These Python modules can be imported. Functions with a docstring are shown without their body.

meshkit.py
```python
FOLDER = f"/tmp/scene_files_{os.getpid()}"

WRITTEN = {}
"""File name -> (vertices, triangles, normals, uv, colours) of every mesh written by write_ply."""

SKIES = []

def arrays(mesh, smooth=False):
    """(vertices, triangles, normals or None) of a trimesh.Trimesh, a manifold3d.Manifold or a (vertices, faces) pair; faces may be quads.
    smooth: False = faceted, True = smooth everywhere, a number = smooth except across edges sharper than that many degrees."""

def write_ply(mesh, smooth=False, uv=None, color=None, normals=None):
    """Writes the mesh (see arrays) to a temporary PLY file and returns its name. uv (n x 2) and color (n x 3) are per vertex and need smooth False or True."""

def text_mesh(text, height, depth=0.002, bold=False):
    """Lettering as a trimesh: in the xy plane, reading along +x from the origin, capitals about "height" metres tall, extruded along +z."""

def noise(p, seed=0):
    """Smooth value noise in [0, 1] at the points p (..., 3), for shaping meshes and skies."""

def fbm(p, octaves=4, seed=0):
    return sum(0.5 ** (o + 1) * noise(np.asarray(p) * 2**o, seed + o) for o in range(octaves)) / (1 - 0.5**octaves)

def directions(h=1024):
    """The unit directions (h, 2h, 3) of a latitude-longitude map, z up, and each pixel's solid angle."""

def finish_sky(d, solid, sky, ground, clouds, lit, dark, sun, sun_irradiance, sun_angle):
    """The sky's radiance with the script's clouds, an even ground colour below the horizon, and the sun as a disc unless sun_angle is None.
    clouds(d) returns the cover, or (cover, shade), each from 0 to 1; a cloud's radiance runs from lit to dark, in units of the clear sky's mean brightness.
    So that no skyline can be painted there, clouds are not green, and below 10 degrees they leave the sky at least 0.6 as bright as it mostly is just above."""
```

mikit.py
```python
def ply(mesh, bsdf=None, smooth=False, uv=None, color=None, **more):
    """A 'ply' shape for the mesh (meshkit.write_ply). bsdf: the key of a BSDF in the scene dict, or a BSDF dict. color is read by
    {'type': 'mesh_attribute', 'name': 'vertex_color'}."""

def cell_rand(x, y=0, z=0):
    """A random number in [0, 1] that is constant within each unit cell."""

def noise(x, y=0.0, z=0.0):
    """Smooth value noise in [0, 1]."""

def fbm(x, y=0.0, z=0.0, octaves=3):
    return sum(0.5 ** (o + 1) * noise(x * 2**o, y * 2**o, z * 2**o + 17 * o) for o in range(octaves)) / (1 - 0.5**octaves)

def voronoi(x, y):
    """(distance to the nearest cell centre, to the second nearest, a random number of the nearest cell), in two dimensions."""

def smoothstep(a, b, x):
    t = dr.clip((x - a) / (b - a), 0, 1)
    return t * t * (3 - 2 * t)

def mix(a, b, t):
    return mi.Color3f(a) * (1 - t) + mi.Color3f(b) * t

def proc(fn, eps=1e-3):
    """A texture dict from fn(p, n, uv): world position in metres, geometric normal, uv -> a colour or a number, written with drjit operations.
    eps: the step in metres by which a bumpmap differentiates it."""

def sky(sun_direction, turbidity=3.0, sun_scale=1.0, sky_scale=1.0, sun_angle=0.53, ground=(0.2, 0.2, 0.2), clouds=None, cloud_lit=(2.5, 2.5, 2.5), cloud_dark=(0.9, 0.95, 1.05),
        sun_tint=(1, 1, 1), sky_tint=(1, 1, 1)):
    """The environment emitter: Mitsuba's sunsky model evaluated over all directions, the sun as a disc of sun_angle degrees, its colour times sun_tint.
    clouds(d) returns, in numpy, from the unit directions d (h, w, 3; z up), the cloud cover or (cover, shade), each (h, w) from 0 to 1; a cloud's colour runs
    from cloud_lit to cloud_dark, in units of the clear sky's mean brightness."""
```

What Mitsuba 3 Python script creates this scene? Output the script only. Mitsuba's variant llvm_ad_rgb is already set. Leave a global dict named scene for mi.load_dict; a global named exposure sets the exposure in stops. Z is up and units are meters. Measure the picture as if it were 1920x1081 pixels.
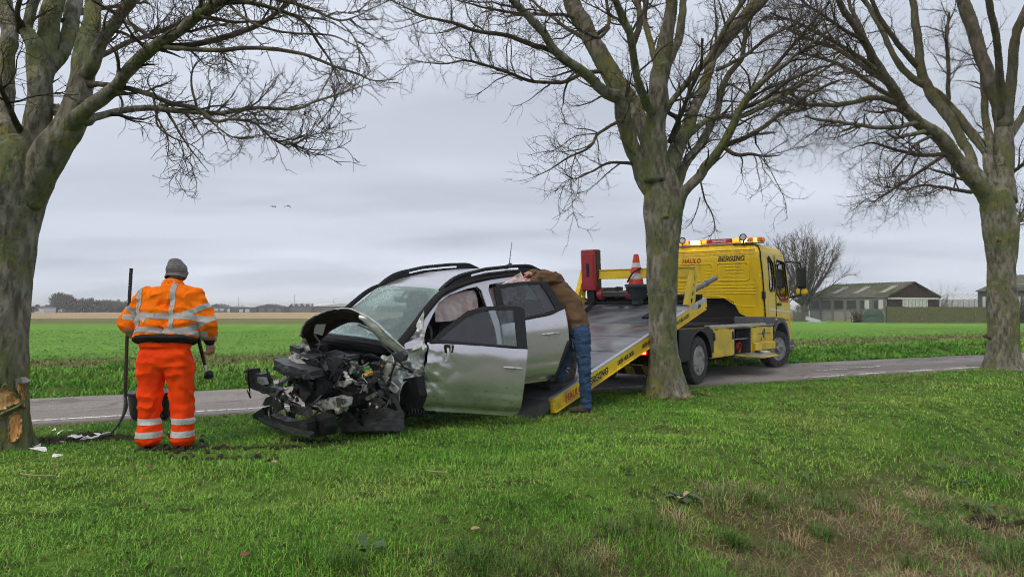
import math, random
import numpy as np, trimesh, drjit as dr, mitsuba as mi, manifold3d
from shapely.geometry import Polygon, box as sbox
from shapely import affinity
import shapely
import mikit, meshkit

scene, labels = {}, {}
T4 = mi.ScalarTransform4f
# ------------------------------------------------------------ camera, sky, exposure
EYE = np.array([0.0, 0.0, 1.3])
PITCH = math.atan(37.5 / 1400)
FWD = np.array([0, math.cos(PITCH), math.sin(PITCH)])
scene['camera'] = {'type': 'perspective', 'fov': 68.88, 'fov_axis': 'x', 'near_clip': 0.05, 'far_clip': 9000.0,
                   'to_world': T4().look_at(origin=EYE.tolist(), target=(EYE + FWD).tolist(), up=[0, 0, 1])}


def clouds(d):
    """An overcast of long flat rolls of cloud, paler where it is thin."""
    el = np.maximum(d[..., 2], 0.0) + 0.13
    q = np.stack([d[..., 0] / el * 0.50 + 3.0, d[..., 1] / el * 1.05, 0 * el], -1)
    w = meshkit.fbm(q * 0.8 + 2.1, 3, 3)[..., None]
    s = meshkit.fbm(q * 1.5 + 5.3 + 0.9 * w, 5, 11)
    s2 = meshkit.fbm(q * 0.55 + 1.7, 3, 5)
    shade = sm(0.30, 0.72, s) * 0.55 + sm(0.30, 0.70, s2) * 0.45
    return np.ones_like(el), np.clip(shade, 0, 1)


def sm(a, b, x):
    t = np.clip((x - a) / (b - a), 0, 1)
    return t * t * (3 - 2 * t)


scene['sky'] = mikit.sky([-0.35, -0.55, 0.8], turbidity=4, sun_scale=0.30, sun_angle=30, clouds=clouds,
                         cloud_lit=(2.28, 2.45, 2.78), cloud_dark=(1.46, 1.60, 1.87), ground=(0.10, 0.13, 0.06))
exposure = 1.84

# ------------------------------------------------------------ pixel -> place (surveying the photograph; every thing then has its own real position)
F_, CX_, CY_ = 1400.0, 960.0, 540.5
UPV = np.array([0, -math.sin(PITCH), math.cos(PITCH)])


def ray(x, y):
    return FWD + np.array([1.0, 0, 0]) * (x - CX_) / F_ - UPV * (y - CY_) / F_


def at(x, y, z=0.0):
    r = ray(x, y)
    return EYE + r * (z - EYE[2]) / r[2]


def atY(x, y, Y):
    r = ray(x, y)
    return EYE + r * Y / r[1]


# ------------------------------------------------------------ helpers
def cat(ms):
    return trimesh.util.concatenate([m for m in ms if m is not None and len(m.faces)])


def tm(v, f):
    return trimesh.Trimesh(np.asarray(v, float), np.asarray(f, int), process=False)


def frame(x, y, z, rot):
    m = np.eye(4)
    m[:3, :3], m[:3, 3] = rot, (x, y, z)
    return m


def rot(yaw=0, pitch=0, roll=0):
    cy, sy, cp, sp, cr, sr = math.cos(yaw), math.sin(yaw), math.cos(pitch), math.sin(pitch), math.cos(roll), math.sin(roll)
    return (np.array([[cy, -sy, 0], [sy, cy, 0], [0, 0, 1]]) @ np.array([[cp, 0, sp], [0, 1, 0], [-sp, 0, cp]]) @ np.array([[1, 0, 0], [0, cr, -sr], [0, sr, cr]]))


def mv(mesh, M=None, t=None, R=None, s=None):
    mesh = mesh.copy()
    v = np.array(mesh.vertices)
    if s is not None:
        v = v * np.asarray(s)
    if R is not None:
        v = v @ np.asarray(R).T
    if t is not None:
        v = v + np.asarray(t)
    if M is not None:
        v = v @ M[:3, :3].T + M[:3, 3]
    mesh.vertices = v
    return mesh


def numbered(key):
    if key not in scene and not any(k.startswith(key + '__') for k in scene):
        return key
    i = 1
    while f'{key}_{i:03d}' in scene or any(k.startswith(f'{key}_{i:03d}__') for k in scene):
        i += 1
    return f'{key}_{i:03d}'


def put(key, mesh, bsdf, smooth=30, parent=None, M=None, color=None, label=None, **more):
    key = numbered((parent + '__' if parent else '') + key)
    if M is not None:
        mesh = mv(mesh, M)
    scene[key] = mikit.ply(mesh, bsdf, smooth, color=color, **more)
    if label:
        labels[key] = {'label': label}
    return key


def lab(key, label, cat_, group=None):
    labels[key] = {'label': label, 'category': cat_}
    if group:
        labels[key]['group'] = group


def struct(key, kind='structure', label=None, cat_=None):
    labels[key] = {'kind': kind}
    if label:
        labels[key].update(label=label, category=cat_)


def cbox(lo, hi, c=0.01):
    lo, hi = np.minimum(lo, hi).astype(float), np.maximum(lo, hi).astype(float)
    c = min(c, 0.45 * float((hi - lo).min()))
    if c <= 0:
        return trimesh.creation.box(bounds=[lo, hi])
    pts = []
    for sx in (0, 1):
        for sy in (0, 1):
            for sz in (0, 1):
                p = np.where([sx, sy, sz], hi, lo)
                d = np.where([sx, sy, sz], -c, c)
                for k in range(3):
                    e = d.copy()
                    e[k] = 0
                    pts.append(p + e)
    return hull(pts)


def hull(pts):
    m = manifold3d.Manifold.hull_points(np.asarray(pts, float))
    a = m.to_mesh()
    return tm(a.vert_properties[:, :3], a.tri_verts)


def obox(center, size, R=None, c=0.01, M=None):
    s = np.asarray(size, float) / 2
    return mv(cbox(-s, s, c), M, t=center, R=R)


def frames(p):
    p = np.asarray(p, float)
    t = np.gradient(p, axis=0)
    t /= np.linalg.norm(t, axis=1, keepdims=True) + 1e-12
    a = np.cross(t[0], [0, 0, 1.0] if abs(t[0][2]) < 0.9 else [1.0, 0, 0])
    A = []
    for k in range(len(p)):
        a = a - t[k] * (a @ t[k])
        a /= np.linalg.norm(a) + 1e-12
        A.append(a)
    A = np.array(A)
    return t, A, np.cross(t, A)


def tube(points, radii, sides=8, caps=True, ell=None):
    """A tube along points; ell = (a, b) squashes the section."""
    p = np.asarray(points, float)
    n = len(p)
    r = np.broadcast_to(np.asarray(radii, float), (n,))
    t, a, b = frames(p)
    ang = np.arange(sides) * 2 * np.pi / sides
    ea, eb = ell or (1, 1)
    v = p[:, None] + r[:, None, None] * (ea * np.cos(ang)[None, :, None] * a[:, None] + eb * np.sin(ang)[None, :, None] * b[:, None])
    i, j = np.meshgrid(np.arange(n - 1), np.arange(sides), indexing='ij')
    q = np.stack([i * sides + j, i * sides + (j + 1) % sides, (i + 1) * sides + (j + 1) % sides, (i + 1) * sides + j], -1).reshape(-1, 4)
    f = np.vstack([q[:, [0, 1, 2]], q[:, [0, 2, 3]]])
    v = v.reshape(-1, 3)
    if caps:
        m = len(v)
        v = np.vstack([v, p[:1], p[-1:]])
        j = np.arange(sides)
        f = np.vstack([f, np.stack([(j + 1) % sides, j, j * 0 + m], 1), np.stack([(n - 1) * sides + j, (n - 1) * sides + (j + 1) % sides, j * 0 + m + 1], 1)])
    return tm(v, f)


def smooth_path(p, n):
    """Catmull-Rom resampling of rows of any width."""
    p = np.asarray(p, float)
    q = np.vstack([2 * p[0] - p[1], p, 2 * p[-1] - p[-2]])
    u = np.linspace(0, len(p) - 1 - 1e-9, n)
    k = u.astype(int)
    t = (u - k)[:, None]
    a, b, c, d = q[k], q[k + 1], q[k + 2], q[k + 3]
    return 0.5 * (2 * b + (c - a) * t + (2 * a - 5 * b + 4 * c - d) * t**2 + (3 * b - a - 3 * c + d) * t**3)


def loft(rings, caps=True):
    R = np.asarray(rings, float)
    n, s = R.shape[:2]
    i, j = np.meshgrid(np.arange(n - 1), np.arange(s), indexing='ij')
    q = np.stack([i * s + j, i * s + (j + 1) % s, (i + 1) * s + (j + 1) % s, (i + 1) * s + j], -1).reshape(-1, 4)
    f = np.vstack([q[:, [0, 1, 2]], q[:, [0, 2, 3]]])
    v = R.reshape(-1, 3)
    if caps:
        m = len(v)
        v = np.vstack([v, R[0].mean(0), R[-1].mean(0)])
        j = np.arange(s)
        f = np.vstack([f, np.stack([(j + 1) % s, j, j * 0 + m], 1), np.stack([(n - 1) * s + j, (n - 1) * s + (j + 1) % s, j * 0 + m + 1], 1)])
    return tm(v, f)


def grid(P):
    P = np.asarray(P, float)
    n, s = P.shape[:2]
    i, j = np.meshgrid(np.arange(n - 1), np.arange(s - 1), indexing='ij')
    q = np.stack([i * s + j, i * s + j + 1, (i + 1) * s + j + 1, (i + 1) * s + j], -1).reshape(-1, 4)
    return tm(P.reshape(-1, 3), np.vstack([q[:, [0, 1, 2]], q[:, [0, 2, 3]]]))


def sheet(P, th=0.004):
    """A grid of points as a plate with thickness."""
    P = np.asarray(P, float)
    du, dv = np.gradient(P, axis=0), np.gradient(P, axis=1)
    n = np.cross(du, dv)
    n /= np.linalg.norm(n, axis=2, keepdims=True) + 1e-12
    a, b = grid(P + n * th / 2), grid(P - n * th / 2)
    b.faces = b.faces[:, ::-1]
    nu, nv = P.shape[:2]
    ring = [k for k in range(nv)] + [k * nv + nv - 1 for k in range(1, nu)] + [(nu - 1) * nv + k for k in range(nv - 2, -1, -1)] + [k * nv for k in range(nu - 2, 0, -1)]
    ring = np.array(ring)
    nx = np.roll(ring, -1)
    o = nu * nv
    f = np.vstack([a.faces, b.faces + o, np.stack([ring, ring + o, nx], 1), np.stack([nx, ring + o, nx + o], 1)])
    return tm(np.vstack([a.vertices, b.vertices]), f)


def prism(poly, h, axis='z'):
    """Extrudes a 2D outline: axis z: (x, y) up by h; axis y: (x, z) along +y; axis x: (y, z) along +x."""
    g = poly if isinstance(poly, (Polygon, shapely.MultiPolygon)) else Polygon(poly).buffer(0)
    ms = [trimesh.creation.extrude_polygon(k, h, engine='earcut') for k in getattr(g, 'geoms', [g])]
    m = cat(ms)
    v = np.array(m.vertices)
    if axis == 'y':
        m.vertices = np.stack([v[:, 0], v[:, 2], v[:, 1]], 1)
        m.faces = m.faces[:, ::-1]
    elif axis == 'x':
        m.vertices = np.stack([v[:, 2], v[:, 0], v[:, 1]], 1)
    return m


def man(m):
    m = trimesh.Trimesh(m.vertices, m.faces, process=True)
    return manifold3d.Manifold(manifold3d.Mesh(np.asarray(m.vertices, np.float32), np.asarray(m.faces, np.uint32)))


def unman(m):
    a = m.to_mesh()
    return tm(a.vert_properties[:, :3], a.tri_verts)


def cyl(p0, p1, r, sides=16, r2=None):
    return tube([p0, p1], [r, r if r2 is None else r2], sides)


def lathe(prof, sides=24, axis='y'):
    """prof: (radius, offset) rows round the axis."""
    prof = np.asarray(prof, float)
    ang = np.arange(sides) * 2 * np.pi / sides
    R = np.stack([np.outer(prof[:, 0], np.cos(ang)), np.outer(prof[:, 1], np.ones(sides)), np.outer(prof[:, 0], np.sin(ang))], -1)
    if axis == 'z':
        R = R[..., [0, 2, 1]]
    elif axis == 'x':
        R = R[..., [1, 0, 2]]
    return loft(R, caps=True)


def jitter(mesh, amp, freq, seed=0):
    m = mesh.copy()
    v = np.array(m.vertices)
    d = np.stack([meshkit.fbm(v * freq + 7.7 * k, 3, seed + k) - 0.5 for k in range(3)], -1)
    m.vertices = v + d * 2 * amp
    return m


def text(s, h, depth=0.003, bold=True, slant=0.0, sx=1.0):
    m = meshkit.text_mesh(s, h, depth, bold)
    v = np.array(m.vertices)
    v[:, 0] = v[:, 0] * sx + slant * v[:, 1]
    m.vertices = v
    return m


# ------------------------------------------------------------ materials
def lin(r, g, b):
    return [((c / 255) / 12.92 if c <= 10 else (((c / 255) + 0.055) / 1.055) ** 2.4) for c in (r, g, b)]


def rgb(c):
    return {'type': 'rgb', 'value': [float(x) for x in c]}


def bsdf(key, color, rough=0.5, metal=0.0, two=True, **more):
    inner = {'type': 'principled', 'base_color': color if isinstance(color, dict) else rgb(color), 'roughness': rough, 'metallic': metal, **more}
    scene[key] = {'type': 'twosided', 'bsdf': inner} if two else inner
    return key


def bumped(key, color, bump, scale, rough=0.7, eps=2e-3, **more):
    inner = {'type': 'principled', 'base_color': color if isinstance(color, dict) else rgb(color), 'roughness': rough, **more}
    scene[key] = {'type': 'twosided', 'bsdf': {'type': 'bumpmap', 'arbitrary': mikit.proc(bump, eps), 'scale': scale, 'bsdf': inner}}
    return key


N, FB, SS, MX = mikit.noise, mikit.fbm, mikit.smoothstep, mikit.mix
C3 = mi.Color3f
# ------------------------------------------------------------ the land
A_ROAD = math.radians(27.0)
E_, N_ = np.array([math.cos(A_ROAD), math.sin(A_ROAD)]), np.array([-math.sin(A_ROAD), math.cos(A_ROAD)])
P0 = np.array([-5.33, 8.4])
ROAD_W = 3.0
A_CR = math.radians(38.0)
NC = np.array([math.sin(A_CR), -math.cos(A_CR)])          # towards the ditch
PC = np.array([0.18, 6.23])


def road_uv(xy):
    q = np.asarray(xy, float) - P0
    return q @ E_, q @ N_


def sstep(a, b, x):
    t = np.clip((x - a) / (b - a), 0, 1)
    return t * t * (3 - 2 * t)


def height(xy, fine=True):
    xy = np.asarray(xy, float)
    u, v = road_uv(xy)
    c = (xy - PC) @ NC
    z = -0.58 * sstep(0.15, 2.7, c + 0.5 * (meshkit.fbm(np.concatenate([xy * 0.7, 0 * xy[..., :1]], -1), 2, 17) - 0.5))
    z = z - 0.5 * sstep(8.0, 26.0, v)
    z = z + 0.10 * sstep(3.1, 4.2, v) * (1 - sstep(5.0, 8.5, v))
    p3 = np.concatenate([xy, 0 * xy[..., :1]], -1)
    off = np.maximum(sstep(0.0, -0.8, v), sstep(3.0, 3.8, v))
    bump = (meshkit.fbm(p3 * 0.9, 3, 3) - 0.5) * 0.10 + (meshkit.fbm(p3 * 3.1 + 9, 3, 4) - 0.5) * 0.05
    bump = bump + (sstep(3.2, 4.0, v) * (1 - sstep(6.0, 8.0, v))) * (meshkit.fbm(p3 * 1.7, 3, 8) - 0.4) * 0.30
    bump = bump + sstep(0.8, 2.5, c) * (meshkit.fbm(p3 * 2.2 + 4, 3, 9) - 0.5) * 0.24
    far = 1 - sstep(60, 160, np.linalg.norm(xy, axis=-1))
    z = z + bump * off * far
    # churned soil where the wreck was dragged and by the struck tree
    for (x, y, rx, ry, d) in SCARS:
        z = z - d * np.exp(-(((xy[..., 0] - x) / rx) ** 2 + ((xy[..., 1] - y) / ry) ** 2))
    return z - 0.012 * (1 - off)


SCARS = [(*at(425, 858)[:2], 0.35, 0.10, 0.05), (*at(150, 822)[:2], 0.6, 0.25, 0.03), (*at(500, 838)[:2], 0.40, 0.07, 0.03), (*at(585, 826)[:2], 0.35, 0.06, 0.02), (*at(330, 842)[:2], .3, .12, .01), (*at(1900, 965, -0.45)[:2], 0.35, 0.18, 0.08)]


def axis_(parts):
    return np.unique(np.concatenate([np.arange(a, b, s) for a, b, s in parts]))


gx = axis_([(-4000, -400, 300), (-400, -60, 20), (-60, -16, 2), (-16, 18, 0.13), (18, 60, 1.5), (60, 400, 15), (400, 4001, 300)])
gy = axis_([(-400, -40, 60), (-40, 1, 4), (1, 22, 0.13), (22, 45, 0.8), (45, 160, 4), (160, 500, 20), (500, 6001, 400)])
def on_ground(px, py):
    """Where a sight line meets the land."""
    z = 0.0
    for _ in range(12):
        p = at(px, py, z)
        z = 0.5 * z + 0.5 * float(height(p[:2]))
    p[2] = float(height(p[:2]))
    return p


GX, GY = np.meshgrid(gx, gy, indexing='ij')
GXY = np.stack([GX, GY], -1)
ground_mesh = grid(np.concatenate([GXY, height(GXY)[..., None]], -1))

STRIP0, STRIP1, FAR1 = 88.0, 135.0, 420.0


def ground_color(p, n, uv):
    x, y = p.x, p.y
    u = (x - P0[0]) * E_[0] + (y - P0[1]) * E_[1]
    v = (x - P0[0]) * N_[0] + (y - P0[1]) * N_[1]
    big = FB(x * 0.55, y * 0.55, 2.0, 3)
    med = FB(x * 3.0, y * 3.0, 5.0, 3)
    fin = FB(x * 14.0, y * 14.0, 1.0, 2)
    grass = MX((0.045, 0.095, 0.014), (0.085, 0.150, 0.026), SS(0.3, 0.7, med))
    grass = MX(grass, (0.10, 0.105, 0.035), SS(0.52, 0.75, big) * 0.6)
    grass = MX(grass, (0.030, 0.024, 0.014), SS(0.55, 0.8, fin) * 0.75)
    # field: rows of young wheat, thin and pale at the headland
    rows = N((x * 0.95 + y * 0.25) * 1.6, (y * 0.97 - x * 0.25) * 0.05, 3.0)
    wob = FB(x * 0.05, y * 0.05, 3.0, 3)
    tram = FB(x * 0.012 + 7, y * 0.16, 0.0, 2)
    wheat = MX((0.085, 0.185, 0.026), (0.135, 0.265, 0.048), SS(0.2, 0.8, 0.5 * wob + 0.3 * tram + 0.2 * rows))
    furrow = SS(0.35, 0.0, dr.abs(v - 32.0 - 0.9 * N(u * 0.05, 1.0))) + 0.7 * SS(0.3, 0.0, dr.abs(v - 34.6 - 0.8 * N(u * 0.06, 4.0)))
    head = MX((0.115, 0.125, 0.045), (0.075, 0.10, 0.03), SS(0.3, 0.7, FB(x * 0.7, y * 0.7, 2.0, 4)))
    head = MX(head, (0.15, 0.12, 0.07), SS(0.55, 0.75, FB(x * 0.9, y * 2.2, 8.0, 3)) * 0.7)
    t = SS(12.5, 20.0, v + 5.0 * (FB(x * 0.25, y * 0.25, 1.0, 3) - 0.5))
    field = MX(head, wheat, t)
    field = MX(field, (0.045, 0.05, 0.022), dr.minimum(furrow, 1) * 0.7)
    rough = MX((0.17, 0.165, 0.075), (0.105, 0.115, 0.045), FB(x * 0.12, y * 0.4, 1.0, 4))
    tan = MX((0.36, 0.27, 0.165), (0.29, 0.235, 0.14), FB(x * 0.03, y * 0.08, 1.0, 3))
    left = SS(30.0, 5.0, x)
    wobble = 4.0 * (N(x * 0.05, y * 0.02, 0.0) - 0.5)
    d = y + wobble
    field = MX(field, rough, SS(STRIP0 - 1, STRIP0 + 1.5, d) * left)
    field = MX(field, tan, SS(STRIP1 - 2, STRIP1 + 1, d) * left)
    field = MX(field, (0.08, 0.085, 0.05), SS(330.0, 345.0, d))
    field = MX(field, rough * 0.8, SS(108.0, 114.0, d) * (1 - left))
    c = MX(grass, field, SS(6.3, 7.6, v + 1.2 * (med - 0.5)))
    cc = (x - float(PC[0])) * float(NC[0]) + (y - float(PC[1])) * float(NC[1])
    c = MX(c, (0.085, 0.062, 0.036), SS(0.9, 1.7, cc) * SS(0.44, 0.60, big) * 0.85)
    # bare earth
    for (sx, sy, rx, ry, dd) in SCARS:
        w = dr.exp(-(dr.square((x - float(sx)) / (rx * 1.1)) + dr.square((y - float(sy)) / (ry * 1.3))))
        c = MX(c, (0.030, 0.022, 0.014), SS(0.25, 0.6, w + 0.5 * (med - 0.5)))
    return c


def ground_bump(p, n, uv):
    return FB(p.x * 9.0, p.y * 9.0, p.z * 9, 3) * 0.05 + FB(p.x * 35.0, p.y * 35.0, 0.0, 2) * 0.012


bumped('m_ground', mikit.proc(ground_color), ground_bump, 1.0, 0.95, 4e-3, specular=0.1)
put('ground', ground_mesh, 'm_ground', True)
struct('ground')

# ------------------------------------------------------------ road
NR = 420
us = np.concatenate([np.linspace(-90, -12, 30), np.linspace(-11.5, 40, 320), np.linspace(42, 300, 40)])


def edge_w(u, s):
    q = np.stack([u, u * 0 + s * 31.0, u * 0], -1)
    return (meshkit.fbm(q * 1.3, 3, 2) - 0.5) * 0.22 + (meshkit.fbm(q * 6.0, 2, 6) - 0.5) * 0.08


vv = np.array([0.0, 0.04, 0.3, 0.9, 1.5, 2.1, 2.7, 2.96, 3.0])
RP = np.zeros((len(us), len(vv), 3))
for k, b in enumerate(vv):
    e = -0.12 + b + (edge_w(us, 0) if k < 2 else edge_w(us, 1) if k > 6 else 0)
    xy = P0 + us[:, None] * E_ + np.reshape(e * np.ones(len(us)), (-1, 1)) * N_
    RP[:, k, :2] = xy
    RP[:, k, 2] = 0.004 + 0.015 * (1 - ((b - 1.5) / 1.5) ** 2) - (0.02 if k in (0, len(vv) - 1) else 0)


def road_color(p, n, uv):
    x, y = p.x, p.y
    u = (x - P0[0]) * E_[0] + (y - P0[1]) * E_[1]
    v = (x - P0[0]) * N_[0] + (y - P0[1]) * N_[1]
    st = mikit.cell_rand(x * 70, y * 70, 1.0)
    m = FB(x * 0.8, y * 0.8, 3.0, 4)
    c = MX((0.205, 0.188, 0.176), (0.275, 0.252, 0.236), m)
    c = MX(c, (0.36, 0.33, 0.30), SS(0.75, 1.0, st) * 0.5)
    c = MX(c, (0.11, 0.10, 0.095), SS(0.25, 0.0, st) * 0.5)
    track = SS(0.45, 0.0, dr.abs(v - 0.75)) + SS(0.45, 0.0, dr.abs(v - 2.25))
    c = MX(c, (0.19, 0.175, 0.165), track * 0.35)
    crk = SS(0.05, 0.0, dr.abs(FB(u * 0.6, v * 1.3, 9.0, 4) - 0.5)) * SS(0.5, 0.7, FB(u * 0.2, v * 0.5, 2.0, 2))
    c = MX(c, (0.07, 0.065, 0.06), crk * 0.5)
    edge = SS(0.30, 0.0, v + 0.15 + 0.25 * (m - 0.5)) + SS(2.75, 3.0, v + 0.2 * (m - 0.5))
    c = MX(c, (0.085, 0.075, 0.045), dr.minimum(edge, 1) * 0.8)
    wet = SS(0.52, 0.7, FB(u * 0.35, v * 1.4, 4.0, 3)) * SS(5.0, 9.0, u)
    return MX(c, (0.135, 0.125, 0.12), wet * 0.6)


bumped('m_road', mikit.proc(road_color), lambda p, n, uv: FB(p.x * 90.0, p.y * 90.0, 0.0, 2) * 0.006, 1.0, 0.82, 2e-3, specular=0.35)
put('road', grid(RP)[0] if False else mv(grid(RP)), 'm_road', True)
struct('road')


def paint_color(p, n, uv):
    w = FB(p.x * 22.0, p.y * 22.0, 0.0, 3)
    return MX((0.66, 0.66, 0.64), (0.26, 0.245, 0.23), SS(0.5, 0.72, w))


bsdf('m_paint', mikit.proc(paint_color), 0.7)


def road_z(v):
    return 0.004 + 0.015 * (1 - ((v + 0.12 - 1.5) / 1.5) ** 2) + 0.004


def stripe(u0, u1, v0, w, key, slope=0.0):
    uu = np.linspace(u0, u1, max(2, int((u1 - u0) / 0.25)))
    q = np.stack([uu, uu * 0, uu * 0], -1)
    w0 = (meshkit.fbm(q * 5, 3, 21) - 0.5) * 0.03
    P = np.zeros((len(uu), 3, 3))
    for k in range(3):
        v = v0 + slope * (uu - u0) + (k - 1) * (w / 2) + (w0 if k == 0 else -w0 if k == 2 else 0)
        P[:, k, :2] = P0 + uu[:, None] * E_ + v[:, None] * N_
        P[:, k, 2] = road_z(v)
    k = put(key, grid(P), 'm_paint', True, parent='road')


stripe(-10, 9.6, 0.40, 0.085, 'edge_line', -0.012)
for (a, b, vv_) in [(12.2, 13.3, 0.10), (13.7, 14.5, 0.13), (15.2, 16.0, 0.12), (16.4, 18.6, 0.14), (19, 30, 0.14)]:
    stripe(a, b, vv_, 0.085, 'edge_line')
for (a, b, vv_) in [(13.6, 14.5, 1.05), (15.0, 15.7, 1.15)]:
    stripe(a, b, vv_, 0.06, 'worn_mark')

# ------------------------------------------------------------ grass: real blades, greener and yellower in patches, dead straw on the ditch bank
rng = np.random.default_rng(5)


def blades(xy, length, width, lean, color, seed, bend=0.6, fixed_dir=None):
    r = np.random.default_rng(seed)
    n = len(xy)
    z = height(xy)
    th = r.uniform(0, 2 * np.pi, n) if fixed_dir is None else fixed_dir + r.normal(0, 0.8, n)
    side = np.stack([-np.sin(th), np.cos(th), 0 * th], -1)
    out = np.stack([np.cos(th), np.sin(th), 0 * th], -1)
    base = np.concatenate([xy, (z - 0.008)[:, None]], -1)
    L, W = length[:, None], width[:, None]
    up = np.array([0, 0, 1.0])
    le = lean[:, None]
    mid = base + L * 0.5 * (up * np.cos(le) + out * np.sin(le))
    le2 = le + bend * r.uniform(0.3, 1.5, (n, 1))
    tip = mid + L * 0.5 * (up * np.cos(le2) + out * np.sin(le2))
    v = np.stack([base - side * W / 2, base + side * W / 2, mid - side * W * 0.42, mid + side * W * 0.42, tip], 1)
    f = np.array([[0, 1, 3], [0, 3, 2], [2, 3, 4]])
    F = (np.arange(n)[:, None, None] * 5 + f).reshape(-1, 3)
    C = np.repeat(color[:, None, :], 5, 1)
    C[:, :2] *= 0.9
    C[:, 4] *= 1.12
    return v.reshape(-1, 3), F, np.clip(C.reshape(-1, 3), 0, 1)


def in_view(xy, margin=0.10):
    t = np.abs(xy[:, 0]) / np.maximum(xy[:, 1], 0.1)
    return (t < 0.686 + margin) & (xy[:, 1] > 2.4)


def patch_noise(xy, f, seed):
    return meshkit.fbm(np.concatenate([xy * f, 0 * xy[:, :1]], -1), 4, seed)


def grass_tone(xy, seed):
    r = np.random.default_rng(seed)
    n = len(xy)
    g1, g2, g3 = np.array([0.052, 0.140, 0.012]), np.array([0.105, 0.215, 0.024]), np.array([0.185, 0.215, 0.050])
    a = patch_noise(xy, 0.8, 31)[:, None]
    b = patch_noise(xy, 2.6, 32)[:, None]
    t = np.clip((a - 0.35) * 2.2 + (b - 0.5) * 1.2 + r.normal(0, 0.28, (n, 1)), 0, 1)
    c = g1 * (1 - t) + g2 * t
    y = np.clip((patch_noise(xy, 0.55, 33)[:, None] - 0.53) * 5 + r.normal(0, 0.2, (n, 1)), 0, 1)
    crest = np.exp(-(((xy - PC) @ NC - 0.1) / 0.55) ** 2)[:, None]
    y = np.clip(y * 0.42 + crest * 0.45 * r.uniform(0, 1.2, (n, 1)), 0, 1)
    c = c * (1 - y) + g3 * y
    dead = r.uniform(0, 1, n) < 0.05
    c[dead] = np.array([0.22, 0.18, 0.09]) * r.uniform(0.6, 1.1, (dead.sum(), 1))
    return c * 2.05 * np.array([0.94, 1.04, 0.92]) * r.uniform(0.68, 1.32, (n, 1))


def bare(xy):
    """0 to 1: how bare the soil is."""
    w = np.zeros(len(xy))
    for (x, y, rx, ry, d) in SCARS:
        w = np.maximum(w, np.exp(-(((xy[:, 0] - x) / (rx * 1.1)) ** 2 + ((xy[:, 1] - y) / (ry * 1.3)) ** 2)))
    return w + 0.5 * (patch_noise(xy, 3.0, 40) - 0.5)


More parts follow.
